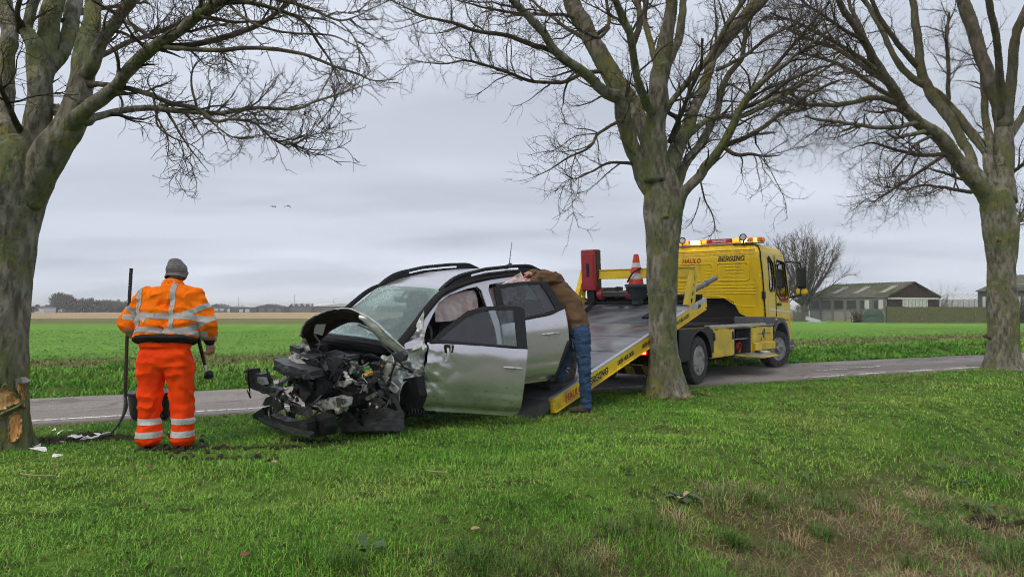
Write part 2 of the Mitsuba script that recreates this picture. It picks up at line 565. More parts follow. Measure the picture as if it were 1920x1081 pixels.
def straw_amount(xy):
    """Dead grass on the lower bank."""
    c = (xy - PC) @ NC
    along = (xy - PC) @ np.array([math.cos(A_CR), math.sin(A_CR)])
    lo = sstep(0.9, 1.7, c)
    blob = sstep(0.35, 0.50, patch_noise(xy * np.array([1.0, 1.6]), 0.9, 51))
    right = sstep(-3.6, -1.2, along)
    return np.clip(lo * blob * right, 0, 1)


AV, AF, AC, off = [], [], [], 0
BV, BF, BC, boff = [], [], [], 0
for ring, (d0, d1, dens, wid, ln) in enumerate([(2.4, 5.2, 6400, 0.0040, 0.044), (5.2, 7.0, 4000, 0.0048, 0.040), (7.0, 9.5, 2300, 0.0062, 0.038), (9.5, 13.5, 1150, 0.0085, 0.038), (13.5, 22.0, 460, 0.012, 0.042)]):
    span = np.array([[-16, 16], [d0 * 0.7, d1]])
    n = int(dens * 32 * (d1 - d0 * 0.7))
    xy = np.stack([rng.uniform(-16, 18, n), rng.uniform(d0 * 0.7, d1, n)], -1)
    d = np.linalg.norm(xy, axis=1)
    u, v = road_uv(xy)
    keep = (d >= d0) & (d < d1) & in_view(xy) & (v < -0.10 + 0.14 * patch_noise(xy, 1.2, 8))
    xy = xy[keep]
    b = bare(xy)
    keep = (rng.uniform(0, 1, len(xy)) > sstep(0.3, 0.6, b) * 0.93) & (rng.uniform(0, 1, len(xy)) > straw_amount(xy) * 0.45)
    xy = xy[keep]
    n = len(xy)
    c = (xy - PC) @ NC
    tall = 1 + 0.9 * sstep(0.8, 2.4, c) * (0.4 + 1.2 * patch_noise(xy, 1.4, 61)) + 0.5 * sstep(0.45, 0.75, patch_noise(xy, 1.9, 62))
    L = ln * rng.uniform(0.55, 1.45, n) * tall
    st = straw_amount(xy)
    isd = rng.uniform(0, 1, n) < st * 0.85
    col = grass_tone(xy, 100 + ring)
    col[isd] = np.array([0.36, 0.28, 0.155]) * rng.uniform(0.55, 1.15, (isd.sum(), 1))
    lean = np.abs(rng.normal(0.62, 0.36, n))
    lean[isd] += 0.7
    W = wid * rng.uniform(0.7, 1.4, n)
    W[isd] *= 0.75
    L[isd] *= 1.3
    V, Fq, Cc = blades(xy, L, W, lean, col, 7 + ring)
    AV.append(V); AF.append(Fq + off); AC.append(Cc); off += len(V)
# matted dead straw lying on the bank
xy = np.stack([rng.uniform(-3.5, 7, 150000), rng.uniform(3.2, 8.5, 150000)], -1)
c = (xy - PC) @ NC
xy = xy[(rng.uniform(0, 1, len(xy)) < np.maximum(straw_amount(xy), 0.8 * sstep(1.0, 1.7, c) * sstep(0.46, 0.58, patch_noise(xy, 0.55, 31))) * 0.55) & in_view(xy)]
n = len(xy)
col = np.where(rng.uniform(0, 1, (n, 1)) < .75, np.array([[0.36, 0.285, 0.165]]), np.array([[0.15, 0.17, 0.05]])) * rng.uniform(0.5, 1.2, (n, 1))
V, Fq, Cc = blades(xy, rng.uniform(.05, .13, n), np.full(n, .0034), np.abs(rng.normal(1.15, .25, n)), col, 66, .35)
AV.append(V); AF.append(Fq + off); AC.append(Cc); off += len(V)
# coarse tussocks low on the bank and by the tree feet
tuss = []
for k in range(420):
    xy = np.array([rng.uniform(-1.6, 5.4), rng.uniform(3.2, 6.8)])
    c = (xy - PC) @ NC
    if 1.0 < c < 4.2 and rng.uniform() < 0.62:
        tuss.append((xy, rng.uniform(0.06, 0.20), rng.uniform(0.10, 0.20) * (1.5 if c > 1.9 and rng.uniform() < .35 else 1)))
for bx in (at(1247, 738)[:2], at(1882, 690)[:2]):
    for k in range(26):
        a = rng.uniform(0, 2 * np.pi)
        tuss.append((bx + np.array([math.cos(a), math.sin(a)]) * rng.uniform(0.38, 0.62), 0.10, rng.uniform(0.07, 0.13)))
for k, (xy, r, L0) in enumerate(tuss):
    n = 120
    a = rng.uniform(0, 2 * np.pi, n)
    rr = r * np.sqrt(rng.uniform(0, 1, n))
    q = xy + np.stack([np.cos(a), np.sin(a)], -1) * rr[:, None]
    g = rng.uniform()
    base = np.array([0.085, 0.17, 0.030]) if g < 0.55 else np.array([0.13, 0.20, 0.055]) if g < 0.75 else np.array([0.36, 0.285, 0.16])
    col = base * rng.uniform(0.65, 1.3, (n, 1))
    V, Fq, Cc = blades(q, L0 * rng.uniform(0.6, 1.2, n), np.full(n, 0.0045), np.abs(rng.normal(0.5, 0.3, n)), col, 900 + k, 1.0, a)
    AV.append(V); AF.append(Fq + off); AC.append(Cc); off += len(V)
# the far side of the road: rank, tufted
n = 125000
u_, v_ = rng.uniform(-12, 40, n), 2.9 + np.abs(rng.normal(0, 1, n)) * 1.9
xy = P0 + u_[:, None] * E_ + v_[:, None] * N_
k = in_view(xy, 0.05) & (patch_noise(xy, 1.3, 71) > 0.36)
xy = xy[k]
n = len(xy)
dist = np.linalg.norm(xy, axis=1)
pn = patch_noise(xy, 0.9, 72)
col = grass_tone(xy, 300) * np.array([0.95, 0.92, 1.0])
L = rng.uniform(0.06, 0.16, n) * (0.5 + 1.2 * pn)
V, Fq, Cc = blades(xy, L, 0.0011 * dist * rng.uniform(0.7, 1.3, n), np.abs(rng.normal(0.5, 0.3, n)), col, 70, 0.9)
BV.append(V); BF.append(Fq); BC.append(Cc); boff = len(V)
# headland and wheat
n = 62000
dd = 16 * np.exp(rng.uniform(0, 1.35, n))
xx = dd * rng.uniform(-0.72, 0.72, n)
xy = np.stack([xx, dd], -1)
u, v = road_uv(xy)
k = (v > 6.0) & (dd < 62) & (np.abs(v - 32.4) > 0.55)
xy, v = xy[k], v[k]
n = len(xy)
t = np.clip((v - 10) / 9 + 1.2 * (patch_noise(xy, 0.3, 81) - 0.5), 0, 1)[:, None]
col = (np.array([0.185, 0.185, 0.065]) * (1 - t) + np.array([0.135, 0.275, 0.045]) * t) * rng.uniform(0.7, 1.25, (n, 1))
dist = np.linalg.norm(xy, axis=1)
V, Fq, Cc = blades(xy, rng.uniform(0.05, 0.12, n) * (1 - 0.4 * t[:, 0]), 0.0014 * dist * rng.uniform(0.7, 1.3, n), np.abs(rng.normal(0.5, 0.3, n)), col, 90, 0.7)
CV_ = (V, Fq, Cc)
scene['m_blade'] = {'type': 'twosided', 'bsdf': {'type': 'principled', 'base_color': {'type': 'mesh_attribute', 'name': 'vertex_color'}, 'roughness': 0.6, 'specular': 0.25}}
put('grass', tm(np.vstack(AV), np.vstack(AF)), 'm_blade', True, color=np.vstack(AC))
labels['grass'] = {'label': 'short mown green verge grass with straw patches between the trees and the viewer', 'category': 'grass', 'kind': 'stuff'}
put('rank_grass', tm(BV[0], BF[0]), 'm_blade', True, color=BC[0])
labels['rank_grass'] = {'label': 'rank tufted grass on the far side of the road', 'category': 'grass', 'kind': 'stuff'}
put('winter_wheat', tm(CV_[0], CV_[1]), 'm_blade', True, color=CV_[2])
labels['winter_wheat'] = {'label': 'young green wheat in the field beyond the road', 'category': 'crop', 'kind': 'stuff'}
# ------------------------------------------------------------ bare roadside trees
def bark_color(p, n, uv):
    x, y, z = p.x, p.y, p.z
    a = mi.Float(dr.atan2(n.y, n.x))
    fine = FB(x * 20, y * 20, z * 6.0, 4)
    blot = FB(x * 3.0 + 3, y * 3.0, z * 2.2, 4)
    lich = FB(x * 9.0, y * 9.0, z * 6.0 + 4, 3)
    c = MX((0.095, 0.088, 0.068), (0.275, 0.262, 0.210), SS(0.22, 0.78, fine))
    c = MX(c, (0.120, 0.142, 0.058), SS(0.40, 0.64, blot) * 0.85)
    c = MX(c, (0.21, 0.185, 0.05), SS(0.54, 0.72, lich) * SS(0.40, 0.6, blot) * 0.7)
    c = MX(c, (0.21, 0.235, 0.20), SS(0.62, 0.75, FB(x * 12 + 9, y * 12, z * 12, 3)) * 0.55)
    c = MX(c, (0.034, 0.029, 0.021), SS(0.40, 0.25, FB(x * 34, y * 34, z * 7 + 2, 3)) * 0.5)
    c = MX(c, (0.045, 0.036, 0.024), SS(4.2, 6.5, z) * 0.6)
    return c


def bark_bump(p, n, uv):
    return FB(p.x * 20, p.y * 20, p.z * 5.0, 3) * 0.055 + FB(p.x * 60, p.y * 60, p.z * 45, 2) * 0.010


bumped('m_bark', mikit.proc(bark_color), bark_bump, 1.0, 0.92, 4e-3, specular=0.15)
bsdf('m_branch', mikit.proc(lambda p, n, uv: MX((0.050, 0.043, 0.034), (0.115, 0.105, 0.066), SS(0.35, 0.7, FB(p.x * 7, p.y * 7, p.z * 7, 3)))), 0.9, specular=0.15)
bsdf('m_twig', (0.085, 0.062, 0.045), 0.9, specular=0.2)
bsdf('m_far_twig', (0.115, 0.098, 0.088), 0.95)
bsdf('m_far_trunk', (0.095, 0.086, 0.078), 0.95)


def tubes_np(paths, radii, sides=3):
    """Many open tubes as one (v, f): paths is a list of (n, 3)."""
    V, Fs, o = [], [], 0
    for p, r in zip(paths, radii):
        m = tube(p, r, sides, caps=False)
        V.append(m.vertices); Fs.append(m.faces + o); o += len(m.vertices)
    return tm(np.vstack(V), np.vstack(Fs))


def twig_batch(starts, dirs, lens, r0, r1, nseg, curl, droop, rg):
    """Vectorised wandering shoots: returns points (n, nseg+1, 3) and radii."""
    n = len(starts)
    P = np.zeros((n, nseg + 1, 3))
    P[:, 0] = starts
    d = dirs / (np.linalg.norm(dirs, axis=1, keepdims=True) + 1e-9)
    step = (lens / nseg)[:, None]
    for k in range(nseg):
        d = d + rg.normal(0, curl, (n, 3)) + np.array([0, 0, 1.0]) * np.asarray(droop)[:, None] * (0.4 + k / nseg)
        d /= np.linalg.norm(d, axis=1, keepdims=True) + 1e-9
        P[:, k + 1] = P[:, k] + d * step
    t = np.linspace(0, 1, nseg + 1)
    R = np.asarray(r0)[:, None] * (1 - t) + np.asarray(r1)[:, None] * t
    return P, R


def batch_tubes(P, R, sides=3):
    n, m = P.shape[:2]
    T = np.gradient(P, axis=1)
    T /= np.linalg.norm(T, axis=2, keepdims=True) + 1e-12
    ref = np.where(np.abs(T[..., 2:3]) < 0.8, np.array([0, 0, 1.0]), np.array([1.0, 0, 0]))
    A = np.cross(T, ref)
    A /= np.linalg.norm(A, axis=2, keepdims=True) + 1e-12
    B = np.cross(T, A)
    ang = np.arange(sides) * 2 * np.pi / sides
    V = P[:, :, None] + R[:, :, None, None] * (np.cos(ang)[:, None] * A[:, :, None] + np.sin(ang)[:, None] * B[:, :, None])
    i, j = np.meshgrid(np.arange(m - 1), np.arange(sides), indexing='ij')
    q = np.stack([i * sides + j, i * sides + (j + 1) % sides, (i + 1) * sides + (j + 1) % sides, (i + 1) * sides + j], -1).reshape(-1, 4)
    f = np.vstack([q[:, [0, 1, 2]], q[:, [0, 2, 3]]])
    Fs = (np.arange(n)[:, None, None] * (m * sides) + f).reshape(-1, 3)
    return V.reshape(-1, 3), Fs


def sample_paths(paths, n, rg, tmin=0.0, power=1.0):
    """Random points on polylines, weighted by length: positions, tangents, index, t."""
    L = np.array([np.linalg.norm(np.diff(p, axis=0), axis=1).sum() for p in paths])
    k = rg.choice(len(paths), n, p=L / L.sum())
    t = tmin + (1 - tmin) * rg.uniform(0, 1, n) ** power
    pos, tan = np.zeros((n, 3)), np.zeros((n, 3))
    for i in range(n):
        p = paths[k[i]]
        u = t[i] * (len(p) - 1)
        a = min(int(u), len(p) - 2)
        pos[i] = p[a] + (p[a + 1] - p[a]) * (u - a)
        tan[i] = p[a + 1] - p[a]
    tan /= np.linalg.norm(tan, axis=1, keepdims=True) + 1e-9
    return pos, tan, k, t


def sideways(tan, spread, rg, up=0.0):
    r = rg.normal(0, 1, tan.shape)
    r -= tan * (r * tan).sum(1, keepdims=True)
    r /= np.linalg.norm(r, axis=1, keepdims=True) + 1e-9
    return tan * np.cos(spread)[:, None] + r * np.sin(spread)[:, None] + np.array([0, 0, up])


TRUNKS = {}


def roadside_tree(key, trunk, limbs, depth, seed, label, counts, extra=None, trunk_top_cap=True):
    """trunk, limbs: rows (px, py, radius px, metres nearer or farther than the trunk), surveyed from the photograph."""
    rg = np.random.default_rng(seed)

    def world(rows, drift=0.0, n=None, thick=False):
        rows = np.array([(*r, 0.0)[:4] if len(r) == 3 else r for r in rows], float)
        P = []
        for k, (x, y, r, dy) in enumerate(rows):
            Y = depth + dy + drift * k / max(len(rows) - 1, 1)
            P.append([*atY(x, y, Y), r / F_ * Y * (0.90 if thick else 1.0)])
        P = np.array(P)
        return smooth_path(P, n or max(6, 5 * len(rows)))

    P = world(trunk, n=64, thick=True)
    s = 40
    t, a, b = frames(P[:, :3])
    ang = np.arange(s) * 2 * np.pi / s
    rr = P[:, 3][:, None] * np.ones(s)
    rings = P[:, None, :3] + rr[..., None] * (np.cos(ang)[None, :, None] * a[:, None] + np.sin(ang)[None, :, None] * b[:, None])
    q = rings * np.array([1, 1, 0.45])
    nz = meshkit.fbm(q * 4.5 + seed, 4, seed)[..., None] - 0.5
    lob = meshkit.fbm(q * 1.6 + seed, 3, seed + 3)[..., None] - 0.5
    hgt = rings[..., 2:3] - P[0, 2]
    root = np.exp(-np.maximum(hgt, 0) / 0.22) * (np.cos(ang * 5 + seed)[None, :, None] * 0.5 + 0.3)
    out = np.cos(ang)[None, :, None] * a[:, None] + np.sin(ang)[None, :, None] * b[:, None]
    rings = rings + out * (nz * 0.10 + lob * 0.16 + root * 0.13) * (rr[..., None] / 0.3)
    trunk_mesh = loft(rings, caps=True)
    TRUNKS[key] = trunk_mesh
    put('trunk', trunk_mesh, 'm_bark', True, parent=key)
    paths = []
    for i, rows in enumerate(limbs):
        W = world(rows, 0.0)
        wob = np.stack([meshkit.fbm(W[:, :3] * 1.6 + 11 * i + k, 3, seed + k) - 0.5 for k in range(3)], -1)
        w = np.minimum(1, np.arange(len(W)) / 4.0)[:, None]
        W[:, :3] += wob * w * np.minimum(0.12, 0.05 + 1.2 * W[:, 3:4])
        sides = 14 if W[0, 3] > 0.06 else 7
        m = tube(W[:, :3], np.maximum(W[:, 3], 0.0035), sides, True)
        if W[0, 3] > 0.06:
            v = np.array(m.vertices)
            m.vertices = v + (np.stack([meshkit.fbm(v * 5 + 3 * k, 3, seed + 9 + k) for k in range(3)], -1) - 0.5) * 0.05 * min(1.0, W[0, 3] / 0.12)
        put('limb', m, 'm_bark' if W[0, 3] > 0.05 else 'm_branch', True, parent=key)
        paths.append(W)
    put_twigs(key, paths, rg, counts, extra)
    lab(key, label, 'tree', 'bare roadside trees')
    return paths


def put_twigs(key, paths, rg, counts, extra=None, out_ref=None):
    nA, nB, nC, sc = counts
    thin = [p for p in paths if p[-1, 3] < 0.05 and not (p[0, 2] - p[-1, 2] > 0.5 and p[0, 3] < 0.026 and p[-1, 2] < 3.2)]
    pos, tan, k, t = sample_paths([p[:, :3] for p in thin], nA, rg, 0.12, 0.85)
    rad = np.array([np.interp(t[i] * (len(thin[k[i]]) - 1), np.arange(len(thin[k[i]])), thin[k[i]][:, 3]) for i in range(nA)])
    L = rg.uniform(0.4, 1.35, nA) * sc
    rA = np.clip(rad * 0.5, 0.005, 0.018)
    dr_ = np.where(rg.uniform(0, 1, nA) < 0.5, rg.uniform(-0.03, 0.04, nA), rg.uniform(0.0, 0.12, nA))
    PA, RA = twig_batch(pos, sideways(tan, rg.uniform(0.4, 1.1, nA), rg), L, rA, rA * 0 + 0.0028, 9, 0.17, dr_, rg)
    lpaths = [PA[i] for i in range(nA)] + [p[len(p) // 3:, :3] for p in thin if p[len(p) // 2, 3] < 0.03]
    pos, tan, k, t = sample_paths(lpaths, nB, rg, 0.1, 0.8)
    PB, RB = twig_batch(pos, sideways(tan, rg.uniform(0.45, 1.2, nB), rg), rg.uniform(0.2, 0.62, nB) * sc, np.full(nB, 0.0038), np.full(nB, 0.0018), 6, 0.22, rg.uniform(-0.05, 0.20, nB), rg)
    pos, tan, k, t = sample_paths([PB[i] for i in range(nB)] + lpaths[:nA:2], nC, rg, 0.2, 0.8)
    PC_, RC = twig_batch(pos, sideways(tan, rg.uniform(0.5, 1.2, nC), rg), rg.uniform(0.08, 0.28, nC) * sc, np.full(nC, 0.0026), np.full(nC, 0.0015), 4, 0.22, rg.uniform(-0.05, 0.25, nC), rg)
    hang_ = [p[:, :3] for p in paths if p[-1, 3] < 0.05 and not any(p is q for q in thin)]
    if hang_:
        pos, tan, k, t = sample_paths(hang_, 46, rg, 0.1, 0.7)
        PH, RH = twig_batch(pos, sideways(tan, rg.uniform(0.4, 1.1, 46), rg), rg.uniform(.08, .30, 46), np.full(46, .0032), np.full(46, .0016), 4, .25, rg.uniform(-.05, .2, 46), rg)
        PC_, RC = np.vstack([PC_, PH]), np.vstack([RC, RH])
    V1, F1 = batch_tubes(PA, RA, 4)
    put('branchlets', tm(V1, F1), 'm_branch', True, parent=key)
    labels[key + '__branchlets'] = {'kind': 'stuff'}
    V2, F2 = batch_tubes(PB, RB, 3)
    V3, F3 = batch_tubes(PC_, RC, 3)
    put('twigs', tm(np.vstack([V2, V3]), np.vstack([F2, F3 + len(V2)])), 'm_twig', True, parent=key)
    labels[key + '__twigs'] = {'kind': 'stuff'}


def z1(rows, r=None):      # survey rows read off the enlarged left part of the photograph
    return [(x / 2.5145, y / 2.5145, *rest) for x, y, *rest in rows]


def z2(rows):
    return [(720 + x / 2.5145, y / 2.5145, *rest) for x, y, *rest in rows]


def z3(rows):
    return [(1300 + x / 2.5145, y / 2.5145, *rest) for x, y, *rest in rows]


TREE1 = [
    z1([(60, 900, 24, 0), (40, 750, 27, 0), (22, 580, 22, .1), (12, 430, 19, .2), (38, 280, 16, .3), (50, 130, 14, .4), (42, 0, 12, .5), (30, -130, 10, .6)]),
    z1([(110, 900, 28, 0), (145, 720, 29, 0), (165, 560, 23, -.05), (182, 420, 21, -.1), (183, 320, 20, -.1), (172, 230, 16, -.1), (130, 140, 11, -.1), (150, 60, 9, -.1), (185, -20, 8, -.1)]),
    z1([(185, 420, 20, -.1), (210, 260, 20, 0), (238, 110, 18, .1), (250, -20, 17, .2), (255, -120, 15, .3)]),
    z1([(235, 320, 12, 0), (285, 220, 15, .2), (335, 110, 14, .4), (365, 10, 14, .6), (380, -90, 12, .8)]),
    z1([(110, 960, 30, -.02), (195, 800, 32, -.05), (285, 650, 30, -.1), (345, 530, 25, -.1), (382, 400, 22, -.1), (400, 220, 18, 0), (425, 80, 15.5, .1), (440, -60, 14, .2)]),
    z1([(395, 360, 14, -.1), (450, 300, 12, -.2), (500, 180, 11.5, -.3), (550, 90, 11, -.4), (610, 0, 10, -.5), (650, -80, 8, -.6)]),
    z1([(320, 600, 18, -.1), (400, 525, 14.5, -.3), (520, 425, 11.5, -.6), (640, 300, 11, -.9), (760, 212, 10.5, -1.1), (900, 95, 9.5, -1.3), (1040, 0, 8.2, -1.5), (1110, -70, 8, -1.7)]),
    z1([(740, 225, 6, -1.1), (900, 212, 5.5, -1.1), (1050, 175, 5.5, -1.0), (1150, 140, 5, -.9), (1250, 80, 4.2, -.8), (1360, 0, 3.4, -.7), (1420, -60, 3, -.6)]),
    z1([(760, 220, 5, -1.1), (900, 240, 4.4, -1.4), (1050, 245, 4.2, -1.6), (1180, 235, 4, -1.8), (1340, 245, 3.6, -2.0), (1450, 270, 3, -2.2), (1560, 310, 2.6, -2.3), (1680, 350, 2.0, -2.4), (1760, 380, 1.3, -2.4), (1860, 370, .7, -2.4)]),
    z1([(1030, 15, 4.5, -1.5), (1180, 22, 4, -1.4), (1300, 50, 3.6, -1.3), (1430, 100, 3, -1.2), (1500, 190, 2.4, -1.1), (1560, 290, 1.7, -1.0), (1600, 380, .8, -1.0)]),
    z1([(410, 570, 11, -.1), (450, 555, 7.5, .1), (560, 525, 6.5, .3), (700, 508, 6, .5), (800, 522, 5.6, .6), (950, 540, 5, .7), (1060, 540, 4.4, .8), (1200, 517, 3.6, .9), (1400, 515, 2.8, 1.0), (1480, 480, 2.3, 1.1), (1600, 440, 1.8, 1.1), (1740, 392, .7, 1.1)]),
    z1([(420, 400, 7, -.1), (470, 397, 5, -.4), (560, 405, 5, -.6), (680, 430, 5, -.8), (800, 485, 4.6, -.9), (930, 515, 4, -1.0), (1010, 570, 3.2, -1.1), (1080, 560, 2.8, -1.2), (1200, 580, 2.2, -1.2), (1290, 660, 1.6, -1.2), (1360, 702, .7, -1.2)]),
    z1([(440, 280, 7, 0), (490, 258, 5, .4), (600, 200, 4.4, .8), (720, 160, 4, 1.1), (850, 100, 3.5, 1.4), (960, 30, 3, 1.6), (1020, -40, 2.4, 1.8)]),
    z1([(560, 90, 5, -.4), (640, 130, 3.4, -.8), (720, 180, 2.8, -1.0), (880, 150, 2.0, -1.2), (1010, 120, 1.2, -1.4)]),
    z1([(1080, 20, 3, -1.5), (1180, 100, 2.6, -1.7), (1300, 140, 2.2, -1.9), (1420, 160, 1.9, -2.0), (1560, 165, 1.6, -2.1), (1700, 225, .8, -2.2)]),
    z1([(930, 520, 2.6, .7), (905, 420, 2.2, .7), (910, 330, 1.6, .7), (960, 260, .8, .7)]),
    z1([(740, 505, 2.4, .5), (740, 580, 2.0, .5), (800, 640, 1.5, .5), (900, 680, 1.0, .5), (960, 735, .6, .5)]),
    z1([(960, 545, 2.2, .7), (1020, 600, 1.7, .6), (1100, 650, 1.2, .5), (1180, 655, .6, .4)]),
    z1([(100, 620, 7, -.1), (60, 545, 5.5, -.3), (30, 480, 5, -.5), (-10, 380, 4, -.8)]),
    z1([(90, 150, 6, -.1), (80, 60, 5, -.3), (110, -30, 4, -.5)]),
    z1([(300, 100, 6, .3), (400, 60, 4, .8), (540, 30, 3, 1.2), (700, 10, 2, 1.6)]),
    z1([(1050, 0, 4, -1.5), (1250, -10, 3.6, -1.7), (1450, 30, 3, -1.9), (1600, 95, 2, -2.0), (1720, 60, .8, -2.0)]),
]
TREE1T = [(4, 846, 58), (4, 815, 53), (3, 770, 50), (1, 700, 49), (-1, 600, 52), (-1, 520, 56), (1, 440, 60), (11, 390, 64), (21, 350, 68), (34, 310, 70), (42, 285, 58), (48, 265, 40), (50, 255, 22), (50, 250, 6)]
D1 = at(5, 838)[1]
roadside_tree('tree', TREE1T, TREE1, D1, 3, 'bare tree with an orange gash torn in the bark of its foot', (150, 1250, 2700, 0.56))

TREE2 = [
    z2([(1275, 890, 24, 0), (1225, 820, 18, 0), (1170, 700, 15.5, -.1), (1130, 560, 15, -.2), (1115, 470, 15, -.3), (1050, 430, 11, -.5), (930, 335, 9, -.9), (800, 240, 8.5, -1.2), (720, 110, 7.5, -1.5), (610, 0, 6, -1.8), (560, -70, 5, -2)]),
    z2([(1285, 780, 26, .05), (1250, 650, 20, .1), (1205, 570, 17, .2), (1150, 470, 17, .3), (1080, 365, 18, .4), (1010, 240, 17, .6), (930, 100, 16, .8), (880, 0, 15, 1.0), (840, -100, 13, 1.2)]),
    z2([(1285, 860, 28, -.05), (1280, 740, 24, -.1), (1282, 600, 20, -.15), (1290, 490, 19, -.2), (1300, 350, 18, -.2), (1322, 210, 15, -.2), (1350, 50, 11.5, -.2), (1360, -80, 10, -.2)]),
    z2([(1310, 380, 10, -.2), (1342, 310, 8, .1), (1385, 180, 8, .4), (1408, 40, 7, .6), (1420, -60, 6, .8)]),
    z2([(1280, 560, 11, -.15), (1240, 470, 8.5, -.5), (1200, 370, 7.5, -.8), (1165, 220, 7.5, -1.1), (1125, 90, 7, -1.3), (1085, -20, 6.5, -1.5)]),
    z2([(1165, 240, 6, -1.1), (1205, 130, 6, -1.0), (1195, 40, 5.5, -.9), (1160, -60, 5, -.8)]),
    z2([(1300, 330, 7, -.2), (1255, 210, 6, .2), (1225, 90, 5.5, .5), (1235, -40, 5, .8)]),
    z2([(1320, 830, 19, .05), (1365, 740, 15.5, .2), (1415, 630, 13.5, .4), (1470, 510, 11, .6), (1520, 360, 9.5, .8), (1562, 260, 10, 1.0), (1650, 150, 12, 1.2), (1755, 35, 12, 1.4), (1830, -60, 11, 1.6)]),
    z2([(1330, 520, 7, -.2), (1370, 470, 5.5, -.4), (1450, 370, 6, -.5), (1545, 260, 6, -.6), (1620, 120, 5.4, -.7), (1700, 5, 4.6, -.8), (1740, -60, 4, -.9)]),
    z2([(1370, 990, 16, 0), (1405, 920, 11.5, -.1), (1450, 870, 9.5, -.2), (1540, 760, 8.6, -.4), (1620, 640, 7.6, -.6), (1680, 520, 6.8, -.8), (1750, 420, 5.8, -1.0), (1900, 300, 4.2, -1.3), (2010, 210, 3, -1.5), (2130, 120, 1.5, -1.6)]),
    z2([(1590, 695, 5.6, -.5), (1720, 640, 4.6, -.2), (1830, 570, 4, .1), (1911, 510, 3.5, .3), (2040, 430, 2.6, .5), (2150, 380, 1.4, .7)]),
    z2([(1385, 930, 11, 0), (1402, 860, 9, .2), (1430, 740, 8.5, .5), (1520, 640, 7.6, .8), (1570, 520, 7, 1.1), (1600, 400, 6, 1.4), (1680, 280, 5, 1.6), (1710, 140, 4.2, 1.8), (1720, 20, 3.4, 2.0)]),
    z2([(1430, 640, 6.5, .4), (1550, 560, 5.2, .8), (1700, 540, 4.6, 1.0), (1830, 470, 4, 1.2), (1911, 430, 3.6, 1.3), (2080, 330, 2.6, 1.5), (2180, 230, 1.4, 1.6)]),
    z2([(1605, 695, 4.2, -.6), (1660, 725, 3.6, -.7), (1720, 725, 3.0, -.8), (1800, 737, 2.0, -.9), (1870, 730, 1.0, -1)]),
    z2([(1215, 775, 4, 0), (1150, 768, 3.2, -.1), (1060, 770, 2.5, -.4), (980, 810, 1.9, -.6), (900, 842, 1.2, -.8), (840, 815, .7, -.9)]),
    z2([(1130, 570, 4, -.2), (1090, 585, 3.2, -.5), (1010, 640, 2.8, -.8), (970, 692, 2.4, -1.0), (870, 742, 1.8, -1.2), (780, 800, 1.2, -1.3), (695, 840, .7, -1.4)]),
    z2([(1040, 335, 4.5, .5), (930, 355, 3.8, .1), (830, 390, 3.6, -.2), (700, 380, 3.2, -.5), (590, 342, 2.8, -.7), (480, 310, 2.4, -.9), (380, 290, 2.0, -1.1), (270, 300, 1.4, -1.2), (100, 275, .7, -1.3)]),
    z2([(840, 260, 5.4, -1.1), (760, 225, 5.2, -1.2), (700, 208, 4.8, -1.4), (560, 165, 4.2, -1.7), (430, 145, 3.6, -2.0), (330, 110, 3.0, -2.1), (200, 80, 2.2, -2.2), (120, 42, 1.5, -2.3), (20, -5, .8, -2.4)]),
    z2([(900, 85, 4, .8), (850, 72, 3.2, .6), (750, 72, 3, .3), (600, 60, 2.6, 0), (480, 40, 2.0, -.2), (370, 10, 1.4, -.4), (250, -30, .9, -.5)]),
    z2([(1480, 800, 2.4, -.3), (1490, 850, 1.9, -.3), (1510, 930, 1.6, -.3), (1545, 1000, 1.2, -.3), (1560, 1080, .9, -.3), (1535, 1115, .6, -.3)]),
    z2([(1490, 930, 1.3, -.3), (1470, 1000, 1.0, -.4), (1450, 1050, .6, -.4)]),
    z2([(940, 180, 4, .7), (860, 130, 3.4, 1.0), (760, 60, 2.8, 1.3), (680, -10, 2.2, 1.6)]),
    z2([(1340, 530, 4, .1), (1385, 580, 5, .1), (1360, 660, 5, .1)]),
    z2([(1345, 670, 5, .1), (1395, 560, 4.6, -.2), (1440, 440, 4, -.5), (1490, 320, 3.2, -.8), (1500, 180, 2.4, -1.0)]),
    z2([(1570, 330, 4, .8), (1690, 270, 3.2, 1.2), (1820, 170, 2.6, 1.6), (1960, 110, 1.8, 1.9)]),
    z2([(1660, 520, 4.4, -.7), (1790, 470, 3.8, -1.1), (1920, 380, 3, -1.4), (2060, 320, 2, -1.7), (2180, 300, 1, -1.9)]),
    z2([(1750, 430, 4, -1), (1860, 290, 3.4, -1.2), (1980, 150, 2.6, -1.4), (2100, 10, 1.8, -1.6)]),
    z2([(1010, 160, 4, .7), (1060, 100, 3.6, .9), (1050, 0, 3, 1.1)]),
    z2([(1060, 130, 4, .5), (1020, 180, 3, .1), (960, 160, 2.4, -.2), (880, 110, 1.7, -.5), (820, 40, 1.0, -.8)]),
]
TREE2T = [(1247, 748, 47), (1246, 735, 42), (1245, 700, 36), (1244, 650, 30.5), (1243, 600, 28.5), (1242, 540, 31), (1241, 480, 33.5), (1241, 440, 34.5), (1240, 410, 36.5), (1238, 385, 38), (1238, 360, 35.5), (1238, 335, 33), (1236, 318, 24), (1236, 310, 12), (1236, 307, 3)]
D2 = at(1247, 741)[1]
roadside_tree('tree_001', TREE2T, TREE2, D2, 8, 'bare mossy tree standing in front of the sloping yellow bed of the tow truck', (330, 2700, 5000, 0.80))

